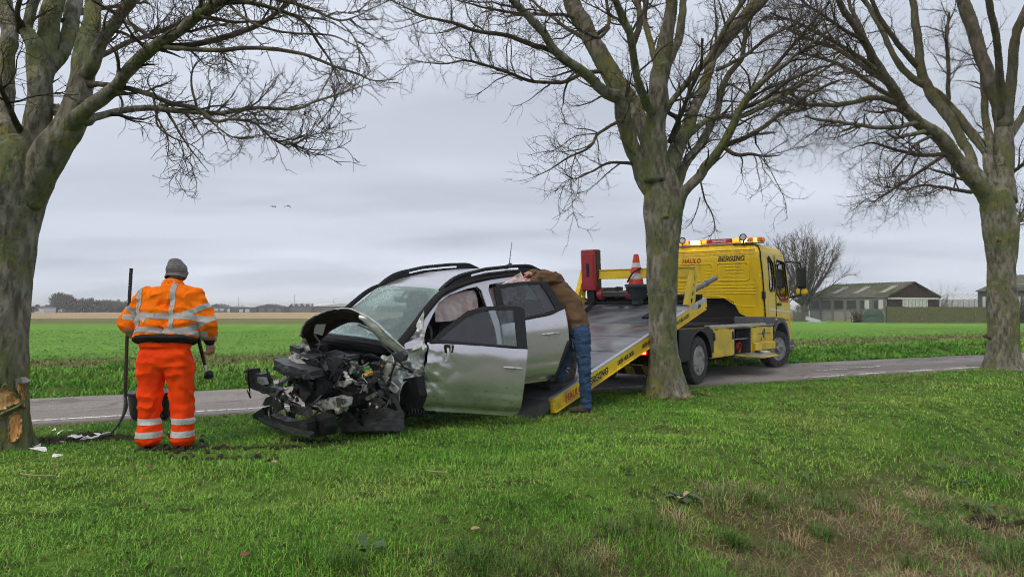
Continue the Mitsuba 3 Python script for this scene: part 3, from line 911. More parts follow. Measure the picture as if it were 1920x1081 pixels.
TREE3 = [
    z3([(1440, 1000, 26, 0), (1385, 920, 20, 0), (1330, 855, 16, -.1), (1250, 755, 13.5, -.2), (1165, 655, 13, -.4), (1070, 585, 11, -.6), (980, 495, 10, -.8), (925, 395, 9.5, -1.0), (858, 290, 8.5, -1.2), (805, 185, 7.5, -1.4), (740, 90, 6.4, -1.6), (685, -10, 5.4, -1.8)]),
    z3([(1450, 960, 28, .1), (1455, 800, 21, .15), (1462, 660, 17, .2), (1455, 540, 15.5, .3), (1412, 420, 12, .4), (1352, 250, 11.5, .6), (1310, 110, 12, .8), (1270, -10, 10.5, 1.0), (1250, -90, 9, 1.2)]),
    z3([(1465, 600, 14, .2), (1495, 420, 9.5, .1), (1510, 260, 8.5, .0), (1535, 120, 8, -.1), (1580, 20, 7, -.2)]),
    z3([(1455, 560, 9, .2), (1450, 360, 7, -.2), (1430, 200, 6.4, -.5), (1400, 40, 6, -.8), (1390, -60, 5, -1)]),
    z3([(1410, 880, 11, 0), (1388, 760, 8.5, .1), (1385, 640, 7.6, .3), (1370, 480, 6, .5), (1365, 300, 5, .7), (1330, 160, 4, .9)]),
    z3([(1360, 860, 12, 0), (1325, 780, 9, .3), (1280, 680, 9, .6), (1200, 555, 9.5, .9), (1122, 440, 10, 1.2), (1080, 345, 8.5, 1.4), (1060, 200, 7.6, 1.6), (1040, 50, 6.4, 1.8), (1028, -50, 5.6, 2.0)]),
    z3([(1385, 720, 9, .2), (1340, 660, 8, .5), (1275, 585, 8, .8), (1180, 460, 7, 1.1), (1050, 375, 6.4, 1.4), (940, 260, 5.6, 1.7), (880, 120, 4.8, 2.0), (790, -10, 4, 2.3)]),
    z3([(1065, 320, 6, 1.5), (960, 200, 5, 1.2), (890, 100, 4.4, 1.0), (830, -20, 3.6, .8)]),
    z3([(1195, 728, 4.4, -.3), (1060, 730, 3.4, -.6), (980, 715, 2.8, -.8), (850, 672, 2.0, -1.0), (790, 690, 1.0, -1.2)]),
    z3([(1075, 572, 5, -.6), (1000, 590, 4.4, -.9), (900, 602, 4, -1.2), (760, 585, 3.4, -1.5), (590, 563, 2.6, -1.8), (530, 540, 1.4, -2)]),
    z3([(975, 490, 5.6, -.8), (850, 460, 4.8, -1.1), (720, 490, 4.2, -1.4), (560, 495, 3.4, -1.7), (430, 480, 2.6, -2.0), (330, 470, 1.4, -2.2)]),
    z3([(1180, 735, 3.4, -.3), (1080, 802, 2.8, -.7), (960, 882, 2.0, -1.0), (880, 930, 1.4, -1.2), (836, 962, .8, -1.3)]),
    z3([(1310, 906, 3.8, -.1), (1180, 886, 2.8, -.6), (1070, 870, 1.8, -1.0), (1000, 900, .9, -1.2)]),
    z3([(1265, 845, 2.6, -.2), (1170, 812, 2.0, -.6), (1080, 780, 1.1, -1.0)]),
    z3([(940, 410, 5.6, -1), (840, 340, 4.8, -.7), (700, 250, 4, -.4), (560, 190, 3.2, -.1), (420, 130, 2, .1)]),
    z3([(900, 370, 5, -1), (780, 270, 4.4, -1.4), (650, 190, 3.6, -1.8), (500, 110, 2.8, -2.1), (360, 60, 1.6, -2.4)]),
    z3([(960, 470, 4.6, -.8), (820, 380, 4, -.4), (680, 300, 3.4, 0), (560, 260, 2.6, .3), (440, 260, 1.4, .6)]),
    z3([(1090, 620, 5, -.6), (1010, 635, 3.6, -.9), (945, 645, 2.4, -1.1), (900, 620, 1.2, -1.3)]),
    z3([(860, 300, 5, -1.2), (800, 160, 4.2, -1.0), (740, 30, 3.4, -.8), (720, -60, 3, -.7)]),
    z3([(820, 200, 4, -1.4), (700, 130, 3.2, -1.7), (580, 50, 2.4, -2.0), (480, -20, 1.6, -2.2)]),
    z3([(1490, 818, 4, .1), (1559, 772, 3, -.2), (1640, 700, 2, -.5)]),
    z3([(1490, 1080, 9, 0), (1520, 1040, 7, .1), (1565, 990, 5.4, .2), (1640, 900, 4, .3), (1700, 760, 3, .4)]),
    z3([(1480, 660, 9, .2), (1540, 560, 7, .5), (1620, 430, 6, .8), (1700, 300, 5, 1.0)]),
    z3([(1030, 550, 4, -.7), (960, 520, 3, -1.0), (880, 530, 2.2, -1.2), (800, 520, 1.2, -1.4)]),
    z3([(1205, 470, 4, .9), (1195, 330, 3.6, .9), (1195, 180, 3, 1.0), (1205, 60, 2.4, 1.1)]),
    z3([(1120, 640, 3.4, -.5), (1040, 690, 2.6, -.8), (950, 800, 1.8, -1.0), (945, 820, .9, -1.0)]),
]
TREE3T = [(1884, 697, 38), (1883, 685, 33.5), (1882, 650, 30.5), (1880, 610, 27.5), (1879, 560, 26.5), (1879, 500, 28), (1878, 460, 31), (1877, 430, 33), (1873, 405, 32), (1870, 380, 31), (1867, 356, 22), (1867, 348, 10), (1867, 345, 3)]
D3 = at(1882, 692)[1]
roadside_tree('tree_002', TREE3T, TREE3, D3, 15, 'bare mossy tree beyond the tow truck cab, with a snapped stub on its trunk', (310, 2600, 5200, 0.90))
# snapped stubs and knots
P = [at(1862, 640, 0) * 0 + atY(1860, 636, D3), atY(1850, 630, D3 - .1), atY(1842, 629, D3 - .2)]
put('stub', tube(P, [0.035, 0.03, 0.015], 8), 'm_branch', True, parent='tree_002')
put('stub', tube([atY(1851, 632, D3 - .1), atY(1848, 625, D3 - .15)], [0.02, 0.01], 6), 'm_branch', True, parent='tree_002')
for key, px, py, dd, r in (('tree', 108, 206, D1, .06), ('tree_001', 1248, 403, D2 - .28, .055), ('tree_001', 1216, 398, D2 - .05, .05), ('tree_002', 1872, 448, D3 - .36, .06), ('tree_001', 1263, 420, D2 - .1, .06)):
    c = atY(px, py, dd)
    m = trimesh.creation.icosphere(3, r)
    m = mv(jitter(m, r * 0.5, 18, 4), t=c)
    put('knot', m, 'm_bark', True, parent=key)
# ------------------------------------------------------------ paints, plastics, glass
bsdf('m_black', (0.014, 0.015, 0.017), 0.45, specular=0.3)
bsdf('m_black_soft', (0.018, 0.018, 0.020), 0.8, specular=0.2)
bsdf('m_rubber', mikit.proc(lambda p, n, uv: MX((0.034, 0.034, 0.035), (0.070, 0.067, 0.062), SS(0.4, 0.75, FB(p.x * 18, p.y * 18, p.z * 18, 3)))), 0.85)
bsdf('m_dark_metal', (0.10, 0.10, 0.105), 0.5, 0.6)
bsdf('m_alloy', mikit.proc(lambda p, n, uv: MX((0.62, 0.62, 0.60), (0.25, 0.25, 0.24), SS(0.45, 0.75, FB(p.x * 25, p.y * 25, p.z * 25, 3)))), 0.42, 0.7)
bsdf('m_casting', mikit.proc(lambda p, n, uv: MX((0.46, 0.465, 0.45), (0.07, 0.068, 0.06), SS(0.36, 0.62, FB(p.x * 16, p.y * 16, p.z * 16, 4)))), 0.55, 0.5)
bsdf('m_grey', (0.16, 0.165, 0.17), 0.6)
bsdf('m_pale', (0.55, 0.56, 0.56), 0.55)
bsdf('m_white', (0.72, 0.72, 0.70), 0.5)
for k_, c_ in (('yellow', (0.72, 0.47, 0.02)), ('green', (0.04, 0.30, 0.12)), ('orange', (0.65, 0.22, 0.04)), ('red', (0.42, 0.025, 0.03))):
    bsdf('m_bit_' + k_, c_, 0.45)


def silver_color(p, n, uv):
    d = FB(p.x * 4, p.y * 4, p.z * 5, 4)
    f = FB(p.x * 30, p.y * 30, p.z * 30, 3)
    c = MX((0.67, 0.655, 0.685), (0.60, 0.59, 0.615), d)
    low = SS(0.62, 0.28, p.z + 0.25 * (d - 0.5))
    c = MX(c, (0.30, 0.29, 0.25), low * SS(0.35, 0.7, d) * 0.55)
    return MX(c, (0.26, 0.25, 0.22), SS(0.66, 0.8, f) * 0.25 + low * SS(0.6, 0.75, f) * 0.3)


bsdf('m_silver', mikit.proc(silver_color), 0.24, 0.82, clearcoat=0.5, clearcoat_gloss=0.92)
bsdf('m_crushed', mikit.proc(lambda p, n, uv: MX((0.72, 0.73, 0.72), (0.30, 0.29, 0.26), SS(0.48, 0.75, FB(p.x * 14, p.y * 14, p.z * 14, 4)))), 0.30, 0.5, clearcoat=0.4)
bsdf('m_underside', mikit.proc(lambda p, n, uv: MX((0.075, 0.040, 0.034), (0.02, 0.018, 0.016), SS(0.4, 0.65, FB(p.x * 6, p.y * 6, p.z * 6, 3)))), 0.7)
bsdf('m_airbag', mikit.proc(lambda p, n, uv: MX((0.66, 0.53, 0.51), (0.55, 0.38, 0.36), SS(0.4, 0.7, FB(p.x * 9, p.y * 9, p.z * 9, 3)))), 0.9, sheen=0.4)
scene['m_glass'] = {'type': 'thindielectric', 'int_ior': 1.5, 'specular_transmittance': rgb((0.40, 0.47, 0.45))}
scene['m_privacy'] = {'type': 'thindielectric', 'int_ior': 1.5, 'specular_transmittance': rgb((0.16, 0.185, 0.19))}


def shatter(p, n, uv):
    a, b = p.x * 0.73 - p.y * 0.68, p.z * 1.3 + p.x * 0.2
    w = FB(a * 2.5, b * 2.5, 1.0, 3)
    d1, d2, r = mikit.voronoi(a * 26 + 3 * w, b * 26)
    e1, e2, r2 = mikit.voronoi(a * 9 + 2 * w, b * 11)
    crack = SS(0.10, 0.02, d2 - d1) * 0.6 + SS(0.05, 0.0, e2 - e1) * 0.8
    zone = SS(0.36, 0.6, FB(a * 1.5, b * 1.9, 4.0, 3))
    return dr.clip(0.17 + 0.20 * zone * w + crack * (0.10 + 0.55 * zone), 0, 0.95)


scene['m_shattered'] = {'type': 'blendbsdf', 'weight': mikit.proc(shatter), 'a': {'type': 'thindielectric', 'int_ior': 1.52, 'specular_transmittance': rgb((0.60, 0.78, 0.74))},
                        'b': {'type': 'twosided', 'bsdf': {'type': 'principled', 'base_color': rgb((0.56, 0.76, 0.74)), 'roughness': 0.4}}}

# ------------------------------------------------------------ the wrecked car: x forward, y to its left, z up
CAR_R = rot(-2.31885404, 0.12244839, -0.0577736)
CAR = frame(-1.00279622, 9.14337114, 0.09904837, CAR_R)
car = 'car'


def car_plane(px, py, axis, c):
    """Where the sight line through a pixel of the photograph meets a plane of the car (surveying)."""
    o, d = CAR_R.T @ (EYE - CAR[:3, 3]), CAR_R.T @ ray(px, py)
    return o + d * (c - o[axis]) / d[axis]


def cf(px, py, x):
    return car_plane(px, py, 0, x)


def cs(px, py, y):
    return car_plane(px, py, 1, y)


def cput(key, mesh, m, smooth=30, parent=car, **k):
    return put(key, mesh, m, smooth, parent, CAR, **k)


TOPX = np.array([-2.06, -2.03, -1.95, -1.88, -1.78, -1.66, -1.5, -1.25, -0.95, -0.5, -0.1, 0.15, 0.3, 0.6, 0.9, 1.02])
TOPZ = np.array([0.80, 0.90, 1.00, 1.10, 1.32, 1.48, 1.545, 1.585, 1.602, 1.605, 1.57, 1.515, 1.455, 1.26, 1.06, 1.00])


def zroof(x):
    return np.interp(x, TOPX, TOPZ)


def car_section(x, inset=0.0):
    zr = zroof(x) - inset
    W = np.interp(x, [-2.06, -1.95, -1.7, -1.2, 0.9, 1.02], [0.70, 0.80, 0.855, 0.875, 0.875, 0.86]) - inset
    wr = 0.615 + 0.13 * np.clip((x - 0.2) / 0.75, 0, 1) - inset
    k = np.clip((zr - 1.0) / 0.35, 0.02, 1)
    zb = 0.27 + 1.2 * inset
    belt = min(1.01, zr - 0.01)
    pts = [(0, zb), (0.6 * W, zb), (0.92 * W, zb + 0.015), (0.975 * W, 0.36), (1.0 * W, 0.54), (0.992 * W, 0.72), (0.968 * W, 0.88), (0.935 * W, belt),
           (0.935 * W + (wr - 0.935 * W) * 0.55, belt + (zr - 0.06 * k - belt) * 0.55), (wr + 0.01, max(zr - 0.07 * k, belt + 0.002)), (wr - 0.06, max(zr - 0.022 * k, belt + 0.004)), (0.5 * wr, zr), (0, zr + 0.006)]
    return smooth_path(np.array(pts), 56)


def side_table():
    from scipy.interpolate import RegularGridInterpolator
    xs, zz, tab = np.linspace(-2.0, 1.0, 40), np.linspace(0.3, 1.5, 60), []
    for q in xs:
        h = car_section(q)[10:]
        tab.append(np.interp(zz, np.maximum.accumulate(h[:, 1]), h[:, 0]))
    return RegularGridInterpolator((xs, zz), np.array(tab))


SIDE = side_table()


def Yside(x, z):
    """Half width of the body at (x, z)."""
    x, z = np.broadcast_arrays(np.asarray(x, float), np.asarray(z, float))
    return SIDE(np.stack([np.clip(x, -2, 1), np.clip(z, .3, 1.5)], -1).reshape(-1, 2)).reshape(x.shape)


def car_solid(x0, x1, inset=0.0):
    xs = np.unique(np.concatenate([np.linspace(x0, x1, 56), TOPX[(TOPX > x0) & (TOPX < x1)]]))
    R = []
    for x in xs:
        h = car_section(x, inset)
        full = np.vstack([h, h[::-1][1:-1] * [-1, 1]])
        R.append(np.column_stack([np.full(len(full), x), full]))
    return man(loft(R))


outer, inner = car_solid(-2.06, 0.99), car_solid(-2.0, 0.93, 0.04)
shell = outer - inner
front_gap = [(0.74, 0.34), (0.78, 0.70), (0.76, 0.99), (0.60, 1.14), (0.34, 1.36), (0.16, 1.425), (-0.10, 1.465), (-0.27, 1.475), (-0.32, 1.42), (-0.345, 1.0), (-0.345, 0.36), (-0.30, 0.32), (0.70, 0.30)]
rear_gap = [(-0.445, 0.36), (-0.445, 1.0), (-0.43, 1.42), (-0.47, 1.48), (-0.8, 1.485), (-1.15, 1.45), (-1.26, 1.30), (-1.34, 1.02), (-1.28, 0.80), (-1.0, 0.56), (-0.93, 0.34)]
for g in (front_gap, rear_gap):
    cut = prism(g, 0.9, 'y')
    shell = shell - man(mv(cut, t=[0, 0.35, 0]))
rw1 = [(0.66, 1.03), (0.30, 1.33), (0.05, 1.41), (-0.27, 1.44), (-0.33, 1.03)]
rw2 = [(-0.45, 1.03), (-0.42, 1.44), (-0.9, 1.46), (-1.18, 1.40), (-1.28, 1.05)]
for g in (rw1, rw2):
    shell = shell - man(mv(prism(g, 0.9, 'y'), t=[0, -1.25, 0]))
shell = shell - man(mv(prism([(0.955, -0.69), (0.955, 0.69), (0.21, 0.545), (0.21, -0.545)], 1.2, 'z'), t=[0, 0, 0.9]))
shell = shell - man(mv(prism([(-0.52, 1.12), (0.52, 1.12), (0.46, 1.44), (-0.46, 1.44)], 0.9, 'x'), t=[-2.3, 0, 0]))
for s_ in (-1, 1):
    shell = shell - man(mv(cbox([0.76, 0.35, 0.0], [1.2, 1.2, 0.955], 0), t=[0, 0 if s_ > 0 else -1.55, 0]))
    shell = shell - man(cyl([-1.44, 0.45 * s_, 0.33], [-1.44, 1.1 * s_, 0.33], 0.40, 40))
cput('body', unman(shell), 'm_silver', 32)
# black surround of the doors and screen
pil = smooth_path([(1.03, .765, .985), (.8, .735, 1.135), (.55, .69, 1.305), (.33, .655, 1.435), (.14, .632, 1.488), (-.3, .612, 1.545), (-.9, .60, 1.55), (-1.3, .585, 1.53), (-1.55, .57, 1.46)], 40)
pil[:, 1] -= 0.012
cput('pillar_trim', tube(pil, np.interp(np.arange(40), [0, 12, 39], [0.062, 0.055, 0.052]), 12, ell=(1.0, 0.5)), 'm_black_soft', True)
seal = np.array([(x, 0, z) for x, z in front_gap[2:9]])
seal[:, 1] = Yside(seal[:, 0], seal[:, 2]) - 0.02
cput('door_seal', tube(smooth_path(seal, 30), 0.016, 6), 'm_black_soft', True)
seal = np.array([(x, 0, z) for x, z in rear_gap[1:8]])
seal[:, 1] = Yside(seal[:, 0], seal[:, 2]) - 0.02
cput('door_seal', tube(smooth_path(seal, 30), 0.014, 6), 'm_black_soft', True)
seal = np.array([(-0.335, Yside(-.335, z) - 0.03, z) for z in np.linspace(1.46, 0.36, 14)])
cput('door_seal', tube(seal, 0.018, 6), 'm_black_soft', True)
pil2 = pil[:24] * [1, -1, 1]
cput('pillar_trim', tube(pil2, 0.045, 8, ell=(1.0, 0.6)), 'm_black_soft', True)


def rail(s):
    xs = np.linspace(0.24, -1.52, 30)
    top = np.stack([xs, np.full(30, s * 0.565), zroof(xs) + 0.052 * np.minimum(1, np.minimum((0.24 - xs) / 0.22, (xs + 1.52) / 0.2))], -1)
    base = np.stack([xs[2:-2], np.full(26, s * 0.575), zroof(xs[2:-2]) - 0.010], -1)
    r = cput('roof_rail', cat([tube(top, 0.027, 8, ell=(1, 0.8)), tube(base, 0.022, 6)]), 'm_black', True)
    for (a, b) in ((0, 8), (22, 29)):
        q = top[a:b + 1]
        lo = q - [0, 0, 0.05]
        P = np.stack([lo - [0, .012, 0], q - [0, .012, 0], q + [0, .012, 0], lo + [0, .012, 0]], 1)
        cput('foot', loft(P), 'm_black', 30, parent=r)


rail(1)
rail(-1)
an = cput('antenna', cat([tube([(-1.42, 0, 1.575), (-1.50, 0, 1.60), (-1.56, 0, 1.63)], [0.05, 0.04, 0.022], 8, ell=(1, .55)), tube([(-1.53, 0, 1.63), (-1.60, 0, 1.92)], [0.006, 0.0035], 6)]), 'm_black', True)

# windscreen, shattered
U, V = np.meshgrid(np.linspace(0, 1, 24), np.linspace(-1, 1, 30), indexing='ij')
wx = 0.97 + (0.205 - 0.97) * U
P = np.stack([wx + 0.05 * (1 - V**2) * (0.4 + 0.6 * (1 - U)), V * (0.70 + (0.55 - 0.70) * U), zroof(wx) - 0.006 + 0.012 * (1 - V**2)], -1)
dent = (meshkit.fbm(P * 5.0, 3, 3) - 0.5) * 0.014
P[..., 2] += dent
cput('windscreen', grid(P), 'm_shattered', True, label='shattered windscreen')
cput('wiper', tube(smooth_path([(0.99, 0.55, 1.03), (0.93, 0.25, 1.075), (0.86, -0.15, 1.125)], 12), 0.009, 6), 'm_black', True)
mir = cput('inside_mirror', mv(cbox([-0.02, -0.12, -0.032], [0.02, 0.12, 0.032], 0.015), t=[0.36, 0.02, 1.36], R=rot(0.1, 0.2)), 'm_dark_metal')
cput('stem', cyl([0.36, 0.02, 1.38], [0.27, 0.02, 1.46], 0.018, 8), 'm_black', parent=mir)
for s_ in (-1, 1):
    xs = np.linspace(-0.32, 0.62, 12)
    pass
for g in (rw1, rw2):
    xs = np.linspace(min(p[0] for p in g), max(p[0] for p in g), 10)
    pg = Polygon(g)
    lo = np.full(10, 1.03)
    hi = []
    for x in xs:
        ln = pg.intersection(shapely.LineString([(x, 0), (x, 3)]))
        hi.append(ln.bounds[3] if not ln.is_empty else 1.05)
    Z = lo[:, None] + (np.array(hi) - lo)[:, None] * np.linspace(0, 1, 5)
    X = np.repeat(xs[:, None], 5, 1)
    cput('side_window', grid(np.stack([X, -Yside(X, Z) + 0.018, Z], -1)), 'm_glass' if g is rw1 else 'm_privacy', True)
zz = np.linspace(1.13, 1.43, 6)
Yw, Zw = np.meshgrid(np.linspace(-0.5, 0.5, 8), zz, indexing='ij')
cput('rear_window', grid(np.stack([np.interp(Zw, TOPZ[3:7], TOPX[3:7]) + 0.02, Yw, Zw], -1)), 'm_privacy', True)

# inside
cput('dashboard', cat([cbox([0.62, -0.68, 0.72], [0.90, 0.68, 0.98], 0.06), cbox([0.50, 0.10, 0.74], [0.66, 0.62, 0.93], 0.05), mv(cbox([0.42, -0.14, 0.40], [0.7, 0.12, 0.86], 0.04))]), 'm_black_soft')
a = np.linspace(0, 2 * np.pi, 29)
sw = np.stack([np.zeros(29), 0.19 * np.cos(a), 0.19 * np.sin(a)], -1)
cput('steering_wheel', mv(cat([tube(sw, 0.018, 8, caps=False), cyl([0.0, 0, 0], [0.10, 0, 0], 0.07, 12), tube([(0, -.18, 0), (0.02, 0, -.02), (0, .18, 0)], .014, 6)]), R=rot(0, -0.45), t=[0.40, 0.36, 0.93]), 'm_black', 40)


def seat(x, y, w):
    back = loft([np.array([(-.05, -w, 0), (.08, -w, 0), (.10, -w * .6, 0), (.10, w * .6, 0), (.08, w, 0), (-.05, w, 0)]) * [1, s, 1] + [x - 0.12 - z * 0.25, y, 0.52 + z] for z, s in ((0, .95), (.15, 1.05), (.4, 1.0), (.62, .75), (.66, .6))])
    b = cput('seat', cat([back, cbox([x - 0.15, y - w, 0.40], [x + 0.38, y + w, 0.56], 0.05)]), 'm_black_soft', 50)
    for hy in ((y,) if w < 0.4 else (y - .38, y + .38)):
        cput('headrest', cat([mv(cbox([-.05, -.13, -.08], [.05, .13, .09], .035), t=[x - 0.30, hy, 1.28]), cyl([x - .29, hy - .05, 1.12], [x - .3, hy - .05, 1.24], .007, 6), cyl([x - .29, hy + .05, 1.12], [x - .3, hy + .05, 1.24], .007, 6)]), 'm_black_soft', 50, parent=b)


seat(0.05, 0.37, 0.25)
seat(0.05, -0.37, 0.25)
seat(-0.95, 0.0, 0.62)
cput('cabin_floor', cbox([-1.9, -0.74, 0.31], [0.92, 0.74, 0.36], 0.01), 'm_black_soft')
cput('headliner', grid(np.stack([*(lambda X, Y: (X, Y, zroof(X) - 0.055 - 0.05 * (Y / .6)**4))(*np.meshgrid(np.linspace(-1.55, .2, 14), np.linspace(-.54, .54, 12), indexing='ij'))], -1)), 'm_grey', True)


def curtain(x0, x1, top, bot, y, seed, nx=44, nz=22, amp=0.035):
    X, T = np.meshgrid(np.linspace(x0, x1, nx), np.linspace(0, 1, nz), indexing='ij')
    u = (X - x0) / (x1 - x0)
    Zt = np.interp(u, np.linspace(0, 1, len(top)), top)
    Zb = np.interp(u, np.linspace(0, 1, len(bot)), bot)
    Z = Zt + (Zb - Zt) * T
    q = np.stack([X * 5 + 1.5 * T, T * 1.2, 0 * X + seed], -1)
    Y = y - (1.2 - Z) * 0.16 * -1 + (meshkit.fbm(q, 4, seed) - 0.5) * amp * 2 + amp * 0.7 * np.sin(X * 60 + 5 * meshkit.fbm(q, 2, seed + 3)) * T * 0.35
    cput('airbag_curtain', sheet(np.stack([X, Y, Z], -1), 0.004), 'm_airbag', True, label='pale pink airbag curtain hanging in the door opening')


curtain(0.36, -0.31, (1.31, 1.40, 1.43, 1.43), (1.14, 1.12, 1.16, 1.20), 0.60, 3)
curtain(-0.46, -0.98, (1.42, 1.43, 1.43), (1.10, 1.20, 1.27), 0.62, 5)
P0_, P1_ = cs(944, 531, 0.66), cs(975, 512, 0.60)
X, T = np.meshgrid(np.linspace(0, 1, 20), np.linspace(0, 1, 12), indexing='ij')
q0, q1, q2, q3 = cs(938, 534, 0.66), cs(975, 509, 0.62), cs(985, 532, .70), cs(940, 534, 0.68)
P = (q0 * (1 - X[..., None]) + q1 * X[..., None]) * (1 - T[..., None]) + (q3 * (1 - X[..., None]) + q2 * X[..., None]) * T[..., None]
P[..., 1] += (meshkit.fbm(np.stack([X * 5, T * 3, 0 * X], -1), 3, 8) - 0.5) * 0.07
cput('airbag_curtain', sheet(P, 0.004), 'm_airbag', True, label='pale pink airbag cloth pulled out under the hands')

# ------------------------------------------------------------ doors, hung open


def hang(mesh, hx, hy, hz, op, sag):
    return mv(mesh, R=rot(-op) @ rot(0, -sag), t=0) if False else mv(mv(mesh, t=[-hx, -hy, -hz]), R=rot(-op) @ rot(0, -sag), t=[hx, hy, hz])


def door_skin(xs, zlo, zhi, th, nz=34, fx=None):
    lo, hi = zlo(xs), zhi(xs)
    t = np.linspace(0, 1, nz)
    Z = lo[:, None] + (hi - lo)[:, None] * t
    X = np.repeat(xs[:, None], nz, 1)
    Y = Yside(X, Z)
    Y = Y + 0.004 * np.exp(-((Z - 0.90) / 0.06) ** 2) - 0.006 * np.exp(-((Z - 0.70) / 0.16) ** 2) + 0.010 * sstep(0.52, 0.44, Z) - 0.030 * sstep(0.36, 0.32, Z)
    P = np.stack([X, Y, Z], -1)
    if fx is not None:
        P = fx(P)
    return sheet(P, th)


HF = (0.745, 0.86, 0.65, math.radians(30), math.radians(10.5))


def crumple(P):
    w = np.exp(-(0.76 - P[..., 0]) / 0.13)[..., None]
    n = np.stack([meshkit.fbm(P * 7 + 5 * k, 3, 40 + k) - 0.5 for k in range(3)], -1)
    dent = 0.02 * np.exp(-(((P[..., 0] - 0.25) / 0.35) ** 2 + ((P[..., 2] - 0.42) / 0.10) ** 2))
    P = P + n * w * np.array([0.05, 0.13, 0.04])
    P[..., 1] -= dent
    P[..., 1] += (meshkit.fbm(P * 3, 3, 77) - 0.5) * 0.012
    return P


fxs = np.linspace(-0.345, 0.77, 60)
fd = put('front_door', hang(door_skin(fxs, lambda x: 0.255 + 0.04 * sstep(-0.26, -0.345, x) + 0.05 * sstep(0.7, 0.77, x), lambda x: 1.0 - 0.035 * (x - 0.2), 0.03, fx=crumple), *HF), 'm_silver', 35, car, CAR, label='dented silver front door hanging open and sagging, its mirror torn off')


def dput(key, mesh, m, H, parent, smooth=30, **k):
    return put(key, hang(mesh, *H), m, smooth, parent, CAR, **k)


fr_out = [(0.77, 0.965), (0.60, 1.13), (0.34, 1.345), (0.16, 1.41), (-0.10, 1.45), (-0.27, 1.46), (-0.31, 1.42), (-0.35, 1.0), (-0.34, 0.985)]
fr_in = [(0.665, 1.02), (0.56, 1.11), (0.32, 1.305), (0.15, 1.37), (-0.08, 1.41), (-0.185, 1.415), (-0.235, 1.03)]


def frame_mesh(out, inn):
    ring = Polygon(out).buffer(0).difference(Polygon(inn).buffer(0))
    m = prism(ring, 0.035, 'y')
    m = m.subdivide_to_size(0.08)
    v = np.array(m.vertices)
    v[:, 1] = Yside(v[:, 0], v[:, 2]) - 0.03 + v[:, 1]
    m.vertices = v
    return m


def glass_sheet(poly, nx=14, nz=8, inset=0.014):
    xs = np.linspace(min(p[0] for p in poly) + .002, max(p[0] for p in poly) - .002, nx)
    pg = Polygon(poly).buffer(0)
    P = np.zeros((nx, nz, 3))
    for i, x in enumerate(xs):
        b = pg.intersection(shapely.LineString([(x, 0), (x, 3)])).bounds
        z = np.linspace(b[1], b[3], nz)
        P[i] = np.stack([np.full(nz, x), Yside(np.full(nz, x), z) - inset, z], -1)
    return grid(P)


dput('window_frame', frame_mesh(fr_out, fr_in), 'm_black', HF, fd)
dput('window', glass_sheet(fr_in), 'm_glass', HF, fd, True)
belt = np.array([(x, Yside(x, 1.0) + 0.006, 1.0 - 0.035 * (x - 0.2) + 0.004) for x in np.linspace(-0.345, 0.76, 14)])
dput('belt_seal', tube(belt, 0.014, 6), 'm_black', HF, fd, True)


def handle(x, z, H, parent):
    y = float(Yside(x, z)) - 0.008
    th = np.linspace(0, 2 * np.pi, 24, endpoint=False)
    cup = loft([np.stack([x + 0.075 * s * np.cos(th), np.full(24, y + o), z + 0.038 * s * np.sin(th)], -1) for s, o in ((1.12, 0.004), (1.05, 0.010), (0.85, 0.009), (0.7, 0.0075), (0.1, 0.007))])
    dput('handle_cup', cup, 'm_grey', H, parent, True)
    bar = tube([(x - .11, y + .015, z - .006), (x - .07, y + .042, z), (x + .05, y + .042, z), (x + .11, y + .015, z - .004)], [.012, .017, .017, .012], 10, ell=(1.0, .7))
    dput('handle', bar, 'm_alloy', H, parent, 50)


handle(-0.20, 0.80, HF, fd)
th = np.linspace(0, 2 * np.pi, 5)[:-1] + np.pi / 4
y_ = float(Yside(0.56, .93)) + 0.012
dput('mirror_socket', jitter(cbox([0.49, y_ - .01, 0.885], [0.60, y_ + .012, 0.985], 0.012), 0.008, 14, 3), 'm_black', HF, fd)
dput('torn_bracket', tube(smooth_path([(0.56, y_ + .01, 0.95), (0.555, y_ + .045, 0.90), (0.55, y_ + .03, 0.83), (0.565, y_ + .02, 0.79)], 10), [.009] * 5 + [.013] * 5, 6, ell=(1.6, .5)), 'm_pale', HF, fd, True)
dput('torn_bracket', tube(smooth_path([(0.53, y_ + .01, 0.98), (0.525, y_ + .03, 0.93), (0.53, y_ + .022, 0.90)], 8), .006, 5), 'm_pale', HF, fd, True)
card = door_skin(fxs[2:-3], lambda x: 0 * x + 0.36, lambda x: 0 * x + 0.98, 0.012)
dput('inner_card', mv(card, t=[0, -0.05, 0]), 'm_black_soft', HF, fd)
for k_, (zx, zz_) in enumerate(((0.66, 0.62), (0.62, 0.645), (0.64, 0.60))):
    dput('chip', mv(trimesh.creation.icosphere(1, 0.008), t=[zx, float(Yside(zx, zz_)) + .012, zz_], s=[1, .4, .8]), 'm_black', HF, fd)

HR = (-0.435, 0.868, 0.65, math.radians(27), math.radians(-1.0))
rxs = np.concatenate([np.linspace(-1.285, -1.05, 26), np.linspace(-1.04, -0.44, 26)])


def arch(x):
    return np.interp(x, [-1.285, -1.25, -1.20, -1.14, -1.09, -1.06, -1.0], [0.735, 0.67, 0.575, 0.45, 0.33, 0.285, 0.27])


